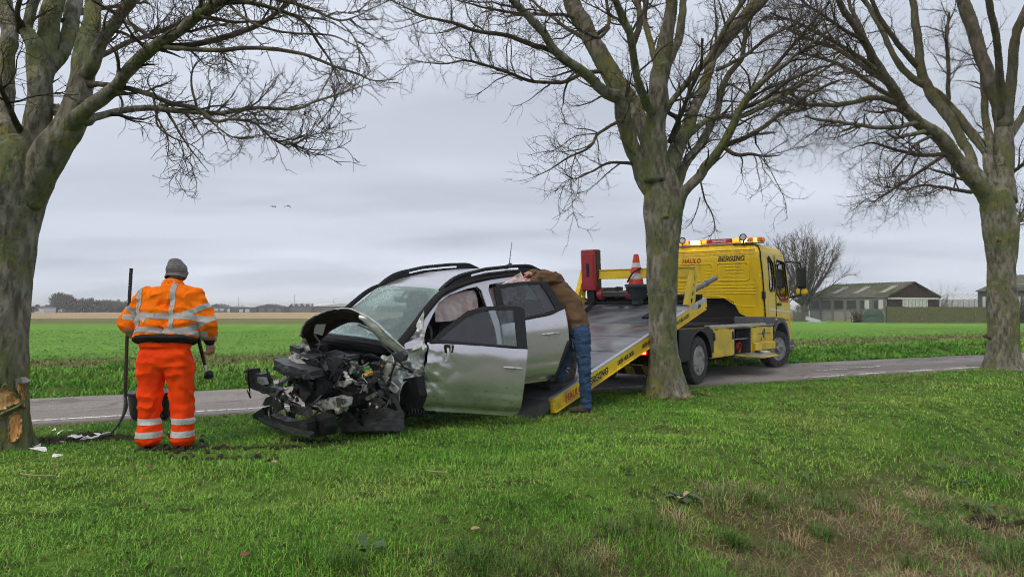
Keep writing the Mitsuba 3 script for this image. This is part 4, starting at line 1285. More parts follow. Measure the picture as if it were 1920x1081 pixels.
rd = put('rear_door', hang(door_skin(rxs, arch, lambda x: 1.015 - 0.08 * (x + 0.44) * 1.0 + 0.05 * sstep(-1.05, -1.285, x), 0.03), *HR), 'm_silver', 35, car, CAR, label='silver rear door swung open beside the man in the brown jacket')
rf_out = [(-0.44, 1.0), (-0.43, 1.43), (-0.47, 1.465), (-0.8, 1.475), (-1.12, 1.45), (-1.20, 1.30), (-1.285, 1.10), (-1.25, 1.075)]
rf_in = [(-0.53, 1.045), (-0.51, 1.43), (-0.8, 1.443), (-1.03, 1.43), (-1.10, 1.30), (-1.17, 1.115), (-1.0, 1.085)]
dput('window_frame', frame_mesh(rf_out, rf_in), 'm_black', HR, rd)
dput('window', glass_sheet(rf_in), 'm_privacy', HR, rd, True)
belt = np.array([(x, float(Yside(x, 1.02)) + 0.006, 1.02 - 0.08 * (x + 0.44) + 0.05 * float(sstep(-1.05, -1.285, x))) for x in np.linspace(-1.285, -0.44, 14)])
dput('belt_seal', tube(belt, 0.014, 6), 'm_black', HR, rd, True)
handle(-1.05, 0.845, HR, rd)
ax_ = np.linspace(-1.0, -1.285, 16)
lip = np.array([(x, float(Yside(x, z)) + 0.012, z - 0.012) for x, z in zip(ax_, arch(ax_))])
dput('arch_cladding', tube(lip, 0.028, 8), 'm_black_soft', HR, rd, True)
dput('inner_card', mv(door_skin(np.linspace(-1.03, -.46, 16), lambda x: 0 * x + .36, lambda x: 0 * x + .98, .012), t=[0, -.05, 0]), 'm_black_soft', HR, rd)


# ------------------------------------------------------------ wheels


def tyre_mesh(r, w, rim):
    prof = [(rim, -w * .42), (rim + .02, -w * .5), (r * .86, -w * .52), (r * .965, -w * .46), (r, -w * .34), (r, -w * .12), (r * .985, -w * .10), (r * .985, -w * .07), (r, -w * .05), (r, w * .05), (r * .985, w * .07), (r * .985, w * .10), (r, w * .12), (r, w * .34), (r * .965, w * .46), (r * .86, w * .52), (rim + .02, w * .5), (rim, w * .42)]
    return lathe(prof, 48)


def alloy_wheel(key, M, parent, r=0.33, w=0.215):
    k = put(key, mv(tyre_mesh(r, w, 0.222), M), 'm_rubber', 35, parent)
    put('rim', mv(lathe([(0.225, -.09), (0.205, -.08), (0.20, 0.05), (0.218, 0.085), (0.226, 0.088), (0.226, -.09)], 40), M), 'm_dark_metal', 35, k)
    sp = []
    for i in range(5):
        a = i * 2 * np.pi / 5 + 0.3
        for da in (-.16, .16):
            d0, d1 = a + da * .3, a + da
            sp.append(tube([(0.05 * math.cos(d0), .075, .05 * math.sin(d0)), (.13 * math.cos(a + da * .8), .082, .13 * math.sin(a + da * .8)), (.212 * math.cos(d1), .07, .212 * math.sin(d1))], [.02, .017, .02], 6, ell=(1, .7)))
    put('spokes', mv(cat(sp + [cyl([0, .05, 0], [0, .088, 0], .05, 16)]), M), 'm_alloy', 35, k)
    return k


alloy_wheel('rear_wheel', CAR @ frame(-1.46, 0.80, 0.33, rot(0.0, 0.5)), car)
alloy_wheel('rear_wheel', CAR @ frame(-1.30, -0.775, 0.33, rot(math.pi)), car)
c_ = at(697, 815, 0.0) + np.array([0, 0.05, 0.135])
fwk = alloy_wheel('front_wheel', frame(*c_, rot(0.2, 0.03, math.radians(79))), car, 0.325, 0.235)
bsdf('m_tyre_dusty', mikit.proc(lambda p, n, uv: MX((0.050, 0.050, 0.050), (0.095, 0.092, 0.086), SS(0.35, 0.7, FB(p.x * 18, p.y * 18, p.z * 18, 3)))), 0.9)
scene[fwk]['bsdf'] = {'type': 'ref', 'id': 'm_tyre_dusty'}
labels[fwk] = {'label': 'torn-off front wheel lying flat under the wreck'}

# ------------------------------------------------------------ smashed front
rg = np.random.default_rng(12)
rim = smooth_path([cf(*p) for p in ((562, 630, 1.74), (571, 606, 1.72), (594, 590, 1.66), (622, 581, 1.60), (648, 578, 1.52), (678, 588, 1.44), (705, 606, 1.36), (732, 630, 1.26), (748, 645, 1.18), (760, 656, 1.10))], 40)
back = smooth_path([cf(*p) for p in ((574, 648, 1.30), (592, 640, 1.26), (616, 621, 1.22), (640, 604, 1.18), (668, 600, 1.15), (690, 607, 1.12), (703, 614, 1.10), (726, 634, 1.08), (742, 648, 1.07), (757, 658, 1.06))], 40)
t = np.linspace(0, 1, 14)[None, :, None]
H = rim[:, None] * (1 - t) + back[:, None] * t
bul = np.sin(np.pi * t) * np.array([0, 0, 0.035])
nz = np.stack([meshkit.fbm(H * 5 + 3 * k, 3, 60 + k) - 0.5 for k in range(3)], -1)
H = H + bul + nz * 0.035 * np.minimum(1, 4 * t)
bon = cput('bonnet', sheet(H, 0.006), 'm_crushed', 40, label='buckled silver bonnet arched up in front of the windscreen')
cput('bonnet_liner', sheet(H[1:-1, 1:] - [0, 0, 0.022], 0.012), 'm_underside', 40, parent=bon)
cput('bonnet_edge', tube(rim + rg.normal(0, .003, rim.shape), np.interp(np.arange(40), [0, 20, 30, 39], [.012, .013, .022, .014]), 8, ell=(1, .55)), 'm_crushed', True, parent=bon)
f0 = smooth_path([cf(*p) for p in ((676, 588, 1.44), (705, 605, 1.36), (733, 630, 1.26), (761, 656, 1.10))], 26)
f1 = smooth_path([cf(*p) for p in ((678, 600, 1.43), (697, 620, 1.36), (720, 645, 1.27), (752, 664, 1.12))], 26)
t = np.linspace(0, 1, 8)[None, :, None]
Fd = f0[:, None] * (1 - t) + f1[:, None] * t
Fd = Fd + np.array([.03, .0, 0]) * np.sin(np.pi * t) + (meshkit.fbm(Fd * 9, 3, 5)[..., None] - .5) * .03
cput('bonnet_fold', sheet(Fd, 0.005), 'm_crushed', 35, parent=bon)
cput('liner_patch', sheet(np.array([[cf(592, 608, 1.60), cf(588, 624, 1.58)], [cf(611, 608, 1.55), cf(605, 628, 1.53)]]), 0.01), 'm_pale', False, parent=bon)

# crumpled wing beside the door
rows = [[(774, 622), (782, 606), (789, 592), (794, 583), (795, 584)], [(749, 650), (765, 640), (780, 630), (790, 626), (797, 628)], [(724, 668), (745, 662), (768, 656), (785, 652), (799, 655)], [(714, 690), (738, 684), (764, 678), (784, 676), (799, 680)],
        [(722, 706), (742, 700), (766, 696), (782, 694), (798, 697)], [(733, 722), (744, 716), (758, 708), (776, 702), (796, 705)], [(741, 744), (745, 738), (748, 730), (752, 722), (757, 716)], [(744, 768), (746, 766), (747, 762), (748, 756), (749, 752)]]
yy = np.array([0.70, 0.76, 0.80, 0.83, 0.86])
G = np.array([[cs(px, py, yy[j]) for j, (px, py) in enumerate(r)] for r in rows])
G = np.stack([smooth_path(G[:, j], 60) for j in range(5)], 1)
G = np.stack([smooth_path(G[i], 48) for i in range(60)], 0)
q = G * 8.5
rd1 = np.abs(meshkit.fbm(q, 3, 90) - 0.5) * 2
rd2 = np.abs(meshkit.fbm(q * 1.0 + 9, 3, 94) - 0.5) * 2
w = np.sin(np.pi * np.linspace(0.08, 0.97, 60))[:, None, None]
G = G + np.array([0.2, 1.0, 0.2]) * (rd1[..., None] - 0.3) * 0.20 * w + np.array([0.5, 0.1, 1.0]) * (rd2[..., None] - 0.3) * 0.07 * w
cput('front_wing', sheet(G, 0.004), 'm_crushed', 24, label='crumpled silver front wing')
G2 = np.array([[cs(px, py, 0.60) for px, py in r] for r in [[(700, 690), (725, 672), (755, 655)], [(705, 712), (728, 694), (757, 680)], [(728, 738), (738, 720), (752, 706)]]])
G2 = np.stack([smooth_path(np.stack([smooth_path(G2[:, j], 30) for j in range(3)], 1)[i], 30) for i in range(30)], 0)
G2 = G2 + np.array([.6, 1, .5]) * (np.abs(meshkit.fbm(G2 * 11, 3, 31) - .5)[..., None] * 2 - .3) * 0.16
cput('inner_wing', sheet(G2, 0.004), 'm_crushed', 24)
# far wing remains
G3 = np.array([[cf(*p) for p in r] for r in [[(541, 668, 1.72), (556, 662, 1.68), (572, 660, 1.60)], [(545, 690, 1.75), (562, 686, 1.70), (588, 694, 1.64)]]])
G3 = np.stack([smooth_path(np.stack([smooth_path(G3[:, j], 16) for j in range(3)], 1)[i], 20) for i in range(16)], 0)
cput('far_wing', sheet(G3 + np.array([1, .3, .2]) * (meshkit.fbm(G3 * 8, 3, 33)[..., None] - .5) * .1, 0.004), 'm_crushed', 30)
G4 = np.array([[cf(*p) for p in r] for r in [[(552, 652, 1.6), (566, 640, 1.55), (574, 636, 1.5)], [(560, 668, 1.6), (572, 660, 1.55), (582, 655, 1.5)]]])
G4 = np.stack([smooth_path(np.stack([smooth_path(G4[:, j], 12) for j in range(3)], 1)[i], 14) for i in range(12)], 0)
cput('far_wing', sheet(G4 + (meshkit.fbm(G4 * 12, 3, 35)[..., None] - .5) * .08, 0.004), 'm_crushed', 30)
# bulkhead, wheel housings
cput('bulkhead', cat([cbox([0.96, -0.74, 0.42], [1.02, 0.74, 1.0], 0.01), cbox([0.99, -0.70, 0.90], [1.16, 0.66, 1.0], 0.03), mv(cbox([1.0, -0.66, 0.55], [1.3, -0.3, 0.93], 0.04)), tube(smooth_path([cf(640, 660, 1.2), cf(680, 664, 1.2), cf(712, 672, 1.18)], 10), .018, 8)]), 'm_black_soft')
hs = np.linspace(-0.2, np.pi + .1, 20)
Hs = np.stack([np.stack([1.18 + 0.40 * np.cos(hs), np.full(20, y), 0.38 + 0.44 * np.sin(hs)], -1) for y in (0.50, 0.62, 0.74, 0.82)], 1)
cput('wheel_housing', sheet(Hs + (meshkit.fbm(Hs * 6, 2, 3)[..., None] - .5) * .05, 0.008), 'm_black_soft', 40)
cput('wheel_housing', mv(cbox([0.80, .40, .25], [1.5, .52, .80], .03)), 'm_black_soft')


def lump(px, py, x, wpx, hpx, dep, m, key, seed, amp=0.3, yaw=0.0, roll=0.0, c=0.02, parent=car):
    """A battered block whose front shows at (px, py), wpx by hpx pixels, dep deep."""
    p = cf(px, py, x)
    d = np.linalg.norm(CAR[:3, :3] @ p + CAR[:3, 3] - EYE)
    wy, hz = wpx / F_ * d / 0.74, hpx / F_ * d
    b = cbox([-dep / 2, -wy / 2, -hz / 2], [dep / 2, wy / 2, hz / 2], c)
    b = b.subdivide_to_size(max(0.03, 0.25 * min(wy, hz, dep)))
    b = jitter(b, amp * min(wy, hz, dep) * 0.5, 9, seed)
    return cput(key, mv(b, R=rot(yaw, 0, roll), t=p), m, 28, parent=parent)




def za(rows):
    return [(450 + x / 5.69, 640 + y / 5.69) for x, y in rows]


def zb(rows):
    return [(600 + x / 5.145, 620 + y / 5.145) for x, y in rows]


def shard(key, rows, x, m, th=0.03, slope=0.0, amp=0.03, seed=0, lean=0.0, smooth=34):
    """A torn plate or moulding with this outline, facing forward at x, th thick."""
    P = np.array([cf(px, py, x) for px, py in rows])
    g = Polygon(P[:, 1:]).buffer(0)
    mesh = prism(g, th, 'x').subdivide_to_size(0.035)
    v = np.array(mesh.vertices)
    c = P.mean(0)
    v[:, 0] += x - th / 2 + slope * (v[:, 1] - c[1]) + lean * (v[:, 2] - c[2])
    n = np.stack([meshkit.fbm(v * [3, 9, 9] + seed + 5 * k, 3, seed + k) - 0.5 for k in range(3)], -1)
    mesh.vertices = v + n * 0.85 * amp * np.array([1, .2, .2])
    return cput(key, mesh, m, smooth)


bsdf('m_plastic', (0.034, 0.037, 0.042), 0.42)
shard('radiator_frame', za([(40, 320), (150, 290), (160, 330), (270, 340), (300, 400), (305, 455), (460, 470), (480, 500), (440, 520), (360, 540), (330, 545), (240, 520), (170, 505), (100, 480), (70, 420), (45, 370)]), 2.04, 'm_black', .10, .15, .05, 1)
shard('radiator_frame', za([(60, 415), (170, 440), (300, 470), (470, 475), (520, 500), (470, 560), (380, 575), (300, 545), (160, 500), (80, 470)]), 2.08, 'm_plastic', .05, .15, .04, 2)
shard('lamp_housing', za([(190, 380), (270, 385), (305, 450), (260, 460), (200, 435)]), 2.11, 'm_grey', .04, .1, .02, 3)
shard('label', za([(360, 412), (410, 415), (412, 445), (362, 445)]), 2.08, 'm_white', .006, 0, .003, 4)
cput('sensor', tube([cf(450 + 440 / 5.69, 640 + 440 / 5.69, 2.02), cf(450 + 510 / 5.69, 640 + 375 / 5.69, 1.98)], .026, 10), 'm_grey', 40)
shard('slam_panel', za([(360, 190), (440, 210), (530, 240), (640, 245), (760, 265), (940, 280), (940, 330), (820, 345), (640, 340), (520, 350), (420, 310), (330, 300), (340, 270), (355, 260)]), 1.84, 'm_plastic', .14, .18, .05, 5)
shard('slam_panel', za([(330, 275), (420, 290), (640, 320), (800, 320), (960, 350), (940, 372), (700, 372), (520, 370), (430, 335), (325, 310)]), 1.90, 'm_black', .10, .18, .04, 6)
shard('radiator', za([(520, 380), (700, 370), (900, 380), (1000, 420), (1010, 520), (930, 590), (800, 640), (740, 650), (650, 600), (560, 540), (530, 480)]), 1.80, 'm_black', .10, .2, .06, 7)
shard('air_duct', za([(560, 450), (650, 455), (700, 520), (780, 560), (740, 640), (650, 600), (570, 540)]), 1.88, 'm_plastic', .05, .2, .05, 8)
shard('air_duct', za([(640, 400), (760, 380), (860, 420), (840, 500), (700, 500), (650, 460)]), 1.86, 'm_black', .06, .3, .06, 9)
shard('bumper_beam', za([(250, 550), (420, 575), (550, 560), (560, 640), (600, 672), (480, 640), (350, 590)]), 2.0, 'm_casting', .03, .15, .03, 10)
shard('bumper_skin', za([(180, 690), (260, 600), (340, 580), (400, 610), (500, 650), (510, 700), (430, 740), (400, 760), (350, 760), (355, 700), (320, 700), (300, 680), (250, 690)]), 2.06, 'm_black', .02, .2, .05, 11)
shard('bumper_beam', za([(500, 660), (620, 690), (780, 700), (800, 795), (640, 772), (510, 735)]), 1.96, 'm_dark_metal', .03, .15, .03, 12)
shard('bumper_skin', za([(95, 790), (180, 740), (260, 700), (275, 780), (300, 800), (360, 770), (420, 800), (560, 830), (700, 820), (800, 800), (850, 830), (860, 985), (700, 960), (560, 940), (420, 920), (330, 890), (200, 850), (110, 830)]), 2.02, 'm_black', .10, .12, .05, 13)
shard('bumper_skin', za([(140, 820), (300, 860), (520, 900), (780, 930), (850, 960), (840, 1000), (640, 975), (420, 925), (250, 880), (150, 845)]), 2.08, 'm_plastic', .05, .12, .03, 14)
shard('fog_lamp_housing', za([(790, 780), (900, 760), (980, 800), (990, 900), (960, 990), (860, 1000), (800, 940)]), 1.96, 'm_black', .14, .1, .05, 15)
shard('gearbox', za([(740, 640), (850, 610), (990, 600), (1060, 570), (1160, 590), (1170, 640), (1130, 690), (1110, 760), (1080, 740), (1060, 700), (980, 700), (930, 750), (900, 720), (840, 690), (770, 680)]), 1.84, 'm_casting', .10, .1, .10, 16)
shard('gearbox', za([(1060, 590), (1160, 600), (1165, 680), (1080, 690)]), 1.90, 'm_casting', .08, 0, .06, 17)
shard('lamp_bracket', za([(530, 40), (580, 45), (680, 70), (690, 110), (600, 130), (560, 140), (530, 160)]), 1.68, 'm_black', .06, .2, .04, 18)
shard('washer_tank', za([(530, 180), (590, 130), (640, 130), (630, 180), (680, 230), (720, 260), (640, 255), (540, 240)]), 1.72, 'm_pale', .08, .2, .04, 19)
shard('intake', za([(620, 150), (760, 130), (830, 130), (900, 150), (850, 172), (640, 190)]), 1.70, 'm_plastic', .10, .2, .02, 20)
shard('intake', za([(640, 195), (860, 175), (900, 210), (850, 250), (700, 250)]), 1.66, 'm_black', .08, .1, .05, 21)
shard('battery_cover', za([(890, 205), (1000, 150), (1195, 150), (1195, 190), (1120, 275), (960, 270)]), 1.62, 'm_plastic', .20, .05, .008, 22)
shard('battery_box', za([(965, 275), (1115, 275), (1095, 400), (1000, 405), (955, 380)]), 1.66, 'm_plastic', .20, .05, .008, 23)
shard('engine_cover', zb([(60, 200), (230, 240), (330, 250), (300, 300), (230, 340), (40, 330), (20, 260)]), 1.58, 'm_black', .2, .1, .03, 24)
shard('engine', zb([(0, 470), (120, 480), (200, 500), (330, 520), (450, 580), (440, 700), (280, 720), (100, 700), (0, 650)]), 1.56, 'm_black_soft', .3, .1, .06, 25)
shard('fuse_box', zb([(240, 340), (320, 285), (365, 350), (340, 405), (310, 415), (270, 380)]), 1.60, 'm_casting', .08, .1, .02, 26)
shard('bracket', zb([(160, 490), (260, 480), (300, 500), (250, 540), (200, 520), (150, 580), (140, 560)]), 1.74, 'm_casting', .05, 0, .05, 27)
shard('bracket', zb([(450, 640), (520, 600), (575, 580), (560, 612), (510, 655), (460, 668)]), 1.56, 'm_alloy', .05, 0, .05, 28)
shard('bracket', zb([(480, 500), (530, 425), (562, 440), (510, 525)]), 1.48, 'm_alloy', .02, 0, .02, 29)
shard('splash_shield', zb([(450, 680), (570, 640), (640, 690), (520, 800), (480, 800)]), 1.56, 'm_dark_metal', .02, 0.1, .015, 30)
cput('bolt', mv(trimesh.creation.icosphere(2, .018), t=cf(707, 763, 1.59), s=None), 'm_alloy', True)
shard('wheel_liner', zb([(560, 600), (700, 610), (760, 700), (790, 760), (620, 740), (600, 680)]), 1.40, 'm_black', .05, .1, .04, 31)
shard('suspension', zb([(690, 560), (780, 460), (960, 440), (1000, 620), (960, 740), (800, 740), (740, 660)]), 0.95, 'm_black_soft', .1, 0, .05, 32)
shard('subframe', zb([(100, 700), (260, 730), (440, 740), (470, 770), (300, 800), (120, 830)]), 1.50, 'm_black_soft', .12, 0, .07, 33)
shard('wiring_loom', zb([(350, 400), (520, 300), (600, 320), (580, 420), (480, 520), (360, 520)]), 1.38, 'm_black', .1, 0, .06, 34)
shard('hinge_bracket', zb([(700, 240), (800, 190), (840, 230), (820, 290), (740, 300)]), 1.14, 'm_dark_metal', .05, 0, .04, 35)
shard('torn_panel', zb([(610, 300), (700, 240), (720, 300), (650, 360), (600, 360)]), 1.34, 'm_crushed', .01, 0, .06, 36)
shard('torn_panel', zb([(590, 400), (640, 340), (740, 330), (780, 350), (720, 400), (640, 430)]), 1.36, 'm_crushed', .01, 0, .07, 37)
shard('torn_panel', zb([(600, 430), (660, 450), (760, 560), (740, 600), (690, 580), (640, 500)]), 1.38, 'm_crushed', .01, 0, .06, 38)
p = cf(669, 745, 1.62)
alt = cput('alternator', mv(cat([cyl([-.10, 0, 0], [0.02, 0, 0], .085, 24), lathe([(.088, .02), (.078, .035), (.07, .022), (.02, .03), (.001, .03)], 24, 'x')]), t=p), 'm_black', 30)
cput('pulley', mv(cat([tube([(.03, .018 * math.cos(a), .018 * math.sin(a)), (.035, .072 * math.cos(a), .072 * math.sin(a))], .006, 5) for a in np.linspace(0, 2 * np.pi, 9)[:-1]]), t=p), 'm_dark_metal', parent=alt)
for k_, (px, py, r, m) in enumerate([(692, 697, 6, 'm_bit_yellow'), (668, 701, 4.5, 'm_bit_green'), (684, 690, 4, 'm_bit_green'), (676, 690, 3.5, 'm_bit_orange'), (682, 699, 4, 'm_bit_orange'), (679, 706, 4, 'm_white'), (674, 697, 3, 'm_pale'), (690, 689, 3, 'm_bit_green'), (686, 703, 3, 'm_bit_yellow')]):
    s_ = r / F_ * 8.2
    cput('connector', mv(jitter(cbox([-s_, -s_, -s_], [s_, s_, s_], s_ * .45), s_ * .3, 20, k_), R=rot(k_, k_ * .7), t=cf(px, py, 1.50 + .01 * k_)), m, 40)
for k_, pts in enumerate([[(711, 684), (708, 690), (703, 700), (699, 708)], [(714, 682), (712, 692), (715, 700)], [(706, 683), (712, 687), (722, 684)]]):
    cput('bent_strap', tube(smooth_path([cf(px, py, 1.40) for px, py in pts], 10), .011, 5, ell=(1.4, .5)), 'm_bit_yellow' if k_ != 1 else 'm_pale', True)
zig = [(643, 696), (650, 700), (646, 705), (654, 706), (650, 712), (660, 711)]
cput('torn_hose', tube(smooth_path([cf(px, py, 1.66) for px, py in zig], 22), .014, 7), 'm_white', True)
cput('pipe', tube(smooth_path([cf(*q) for q in ((638, 707, 1.64), (660, 712, 1.6), (680, 722, 1.54), (692, 731, 1.5))], 14), .011, 7), 'm_alloy', True)
cput('pipe', tube(smooth_path([cf(*q) for q in ((565, 671, 1.72), (590, 672, 1.7), (612, 668, 1.66))], 10), .008, 6), 'm_pale', True)
cput('pipe', tube(smooth_path([cf(*q) for q in ((738, 642, 1.14), (739, 656, 1.15), (744, 660, 1.15), (748, 654, 1.15))], 12), .006, 6), 'm_pale', True)
a = np.linspace(0, 7 * 2 * np.pi, 130)
p0, p1 = cs(762, 768, .70), cs(800, 770, .74)
ax = (p1 - p0) / np.linalg.norm(p1 - p0)
u_ = np.cross(ax, [0, 0, 1.0]); u_ /= np.linalg.norm(u_)
v_ = np.cross(ax, u_)
hel = p0 + np.linspace(0, 1, 130)[:, None] * (p1 - p0) + .062 * (np.cos(a)[:, None] * u_ + np.sin(a)[:, None] * v_)
cput('spring', tube(hel, .009, 6), 'm_dark_metal', True)
cput('damper', tube([cs(740, 762, .66), cs(772, 768, .70), cs(815, 772, .74)], [.03, .035, .02], 10), 'm_black', True)
cput('sill', cbox([-0.95, 0.66, 0.20], [0.78, 0.80, 0.36], 0.03), 'm_black_soft')
cput('underbody', cbox([-1.9, -0.70, 0.17], [1.3, 0.66, 0.30], 0.03), 'm_black_soft')
# hoses, cables and splinters too many to tell apart
bits = []
for k_ in range(190):
    px, py = rg.uniform(520, 730), rg.uniform(668, 800)
    if (px < 575 and py < 705) or (px > 628 and py > 768) or (py > 700 + (px - 480) * 0.6 and px < 600 and py < 735):
        continue
    x = 2.02 - (px - 500) / 230 * 0.55 + rg.normal(0, .04)
    p = cf(px, py, x)
    r = rg.uniform()
    if r < 0.5:
        L = rg.uniform(.025, .085)
        bits.append((mv(jitter(cbox([-L / 2, -L * .35, -L * .25], [L / 2, L * .35, L * .25], .006).subdivide(), .015, 20, k_), R=rot(*rg.uniform(-2, 2, 3)), t=p), rg.uniform()))
    else:
        d = rg.normal(0, 1, (4, 3)) * [.05, .07, .05]
        bits.append((tube(smooth_path(p + np.cumsum(d, 0), 9), rg.uniform(.004, .010), 5), rg.uniform()))
for m, lo, hi in (('m_black', 0, .72), ('m_dark_metal', .72, .90), ('m_casting', .90, .975), ('m_pale', .975, 1.01)):
    k_ = cput('wreckage', cat([b for b, t_ in bits if lo <= t_ < hi]), m, 30)
    labels[k_] = {'kind': 'stuff'}
# splinters sticking out of the broken front
for k_, pts in enumerate([[(466, 690, 2.1), (466, 712, 2.1), (469, 738, 2.1)], [(458, 697, 2.1), (470, 692, 2.1), (484, 690, 2.1)], [(500, 690, 2.05), (505, 708, 2.05), (512, 720, 2.04)], [(470, 745, 2.1), (463, 730, 2.1)]]):
    cput('splinter', tube([cf(*q) for q in pts], [.012] * (len(pts) - 1) + [.005], 5), 'm_black', True)
lab(car, 'wrecked silver car with its nose torn off, half dragged onto the truck bed', 'car')
# ------------------------------------------------------------ tow truck: x forward from the rear axle, y to its left, z up
TR_YAW = 0.93702338
TRUCK = frame(2.30053297, 13.47292765, 0.0, rot(TR_YAW))
TRR = TRUCK[:3, :3]
truck = 'tow_truck'


def tplane(px, py, axis, c):
    o, d = TRR.T @ (EYE - TRUCK[:3, 3]), TRR.T @ ray(px, py)
    return o + d * (c - o[axis]) / d[axis]


def yellow_color(p, n, uv):
    d = FB(p.x * 3, p.y * 3, p.z * 4, 4)
    c = MX((0.78, 0.55, 0.006), (0.68, 0.465, 0.005), d)
    drip = FB(p.x * 9, p.y * 9, p.z * 0.9, 3)
    c = MX(c, (0.36, 0.25, 0.06), SS(0.56, 0.75, drip) * 0.30)
    return MX(c, (0.20, 0.16, 0.08), SS(1.05, 0.35, p.z + 0.5 * (d - 0.5)) * SS(0.38, 0.60, d) * 0.6)


bsdf('m_yellow', mikit.proc(yellow_color), 0.36, clearcoat=0.5, clearcoat_gloss=0.9)
bsdf('m_deck', mikit.proc(lambda p, n, uv: MX(MX((0.085, 0.09, 0.105), (0.19, 0.20, 0.225), SS(0.35, 0.65, FB(p.x * 1.5, p.y * 2.5, 0.0, 4))), (0.24, 0.13, 0.08), SS(0.66, 0.8, FB(p.x * 4 + 3, p.y * 4, 1.0, 3)) * 0.6)),
     mikit.proc(lambda p, n, uv: 0.22 + 0.30 * SS(0.35, 0.7, FB(p.x * 2, p.y * 2, 5.0, 3))) , 0.55)
bsdf('m_letter_red', (0.48, 0.05, 0.02), 0.5)
bsdf('m_letter_black', (0.03, 0.028, 0.025), 0.5)
bsdf('m_skirt', (0.085, 0.09, 0.10), 0.6)
bsdf('m_truck_silver', (0.55, 0.55, 0.55), 0.35, 0.85)
bsdf('m_red_paint', mikit.proc(lambda p, n, uv: MX((0.34, 0.018, 0.028), (0.22, 0.014, 0.02), FB(p.x * 6, p.y * 6, p.z * 6, 3))), 0.35, clearcoat=0.4)
bsdf('m_bin', (0.030, 0.048, 0.050), 0.5)
bsdf('m_amber', (0.75, 0.20, 0.015), 0.25, clearcoat=0.8)
bsdf('m_redlens', (0.50, 0.015, 0.02), 0.3, clearcoat=0.6)


def tput(key, mesh, m, smooth=30, parent=truck, **k):
    return put(key, mesh, m, smooth, parent, TRUCK, **k)


bsdf('m_wheel_steel', mikit.proc(lambda p, n, uv: MX((0.38, 0.38, 0.37), (0.16, 0.155, 0.145), SS(0.4, 0.7, FB(p.x * 12, p.y * 12, p.z * 12, 3)))), 0.45, 0.6)
R_ = -1.15          # the right side, towards the verge
# chassis
tput('chassis', cat([cbox([-1.5, -0.55, 0.55], [5.0, -0.38, 0.85], .02), cbox([-1.5, 0.38, 0.55], [5.0, 0.55, 0.85], .02), cbox([-1.5, -.5, .6], [-1.35, .5, .8], .02), cyl([0, -1.0, .41], [0, 1.0, .41], .09, 12), cyl([4.54, -.95, .41], [4.54, .95, .41], .07, 12), cbox([1.0, -.9, .35], [3.9, .9, .46], .03),
                     cbox([.6, -.5, .85], [3.4, .5, 1.0], .03)]), 'm_black_soft')
tput('subframe', cbox([-1.6, -0.95, 0.86], [3.4, 0.95, 0.94], .02), 'm_black')


def truck_wheel(x, y, steer=0.0, dual=False):
    M = TRUCK @ frame(x, y, 0.41, rot(steer))
    s_ = -1 if y < 0 else 1
    k = put('wheel', mv(tyre_mesh(0.41, 0.25, 0.245), M), 'm_rubber', 35, truck)
    if dual:
        put('inner_tyre', mv(mv(tyre_mesh(0.41, 0.25, 0.245), t=[0, -s_ * .30, 0]), M), 'm_rubber', 35, k)
        prof = [(0.255, .12), (0.235, .125), (0.225, .06), (0.205, -.02), (0.16, -.08), (.10, -.085), (.095, -.02), (.001, -.015)]
    else:
        prof = [(0.255, .115), (0.24, .125), (0.225, .05), (0.21, .03), (0.17, .075), (.12, .085), (.10, .14), (.07, .165), (.001, .168)]
    put('rim', mv(lathe(np.array(prof[:4] + [(.20, -.03), (.20, -.05)] if dual else prof) * [1, s_], 36), M), 'm_wheel_steel', 35, k)
    if dual:
        put('hub', mv(lathe(np.array([(.206, -.02), (.16, -.08), (.10, -.085), (.095, -.02), (.001, -.015)]) * [1, s_], 36), M), 'm_dark_metal', 35, k)
    nuts = [mv(cyl([0, 0, 0], [0, s_ * .025, 0], .013, 6), t=[.14 * math.cos(a), s_ * (.082 if not dual else -.082), .14 * math.sin(a)]) for a in np.arange(8) * np.pi / 4]
    put('wheel_nuts', mv(cat(nuts), M), 'm_dark_metal', 30, k)
    if not dual:
        holes = [mv(cyl([0, 0, 0], [0, s_ * .006, 0], .022, 10), t=[.19 * math.cos(a), s_ * .062, .19 * math.sin(a)]) for a in np.arange(8) * np.pi / 4 + .4]
        put('rim_holes', mv(cat(holes), M), 'm_black', 30, k)


truck_wheel(0, -1.0, dual=True)
truck_wheel(0, 1.0, dual=True)
truck_wheel(4.54, -1.0, -0.36)
truck_wheel(4.54, 1.0, -0.36)


def arch_band(x0, z0, r0, r1, y0, y1, a0, a1, n=18):
    a = np.linspace(a0, a1, n)
    out = np.stack([x0 + r1 * np.cos(a), z0 + r1 * np.sin(a)], -1)
    inn = np.stack([x0 + r0 * np.cos(a), z0 + r0 * np.sin(a)], -1)[::-1]
    return mv(prism(np.vstack([out, inn]), y1 - y0, 'y'), t=[0, y0, 0])


for s_, nm in ((-1, 'mudguard'), (1, 'mudguard')):
    y0, y1 = (R_, R_ + .62) if s_ < 0 else (-R_ - .62, -R_)
    g = Polygon([(-.85, .45), (-.85, .96), (.50, .96), (.50, .60), (.42, .30), (.5, .3)]).buffer(0)
    prof = Polygon([(-.88, .42), (-.88, .955), (.46, .955), (.60, .90), (.60, .52)]).difference(shapely.Point(0, .41).buffer(.50)).difference(sbox(-.5, 0, .5, .41))
    tput(nm, cat([mv(prism(prof, .05, 'y'), t=[0, (R_ if s_ < 0 else -R_ - .05), 0]), arch_band(0, .41, .50, .53, y0, y1, 0.05, np.pi * 1.02)]), 'm_skirt' if False else 'm_black', 35)
    tput('mud_flap', cbox([-.90, y0, .20], [-.87, y1, .92], .005), 'm_black_soft')
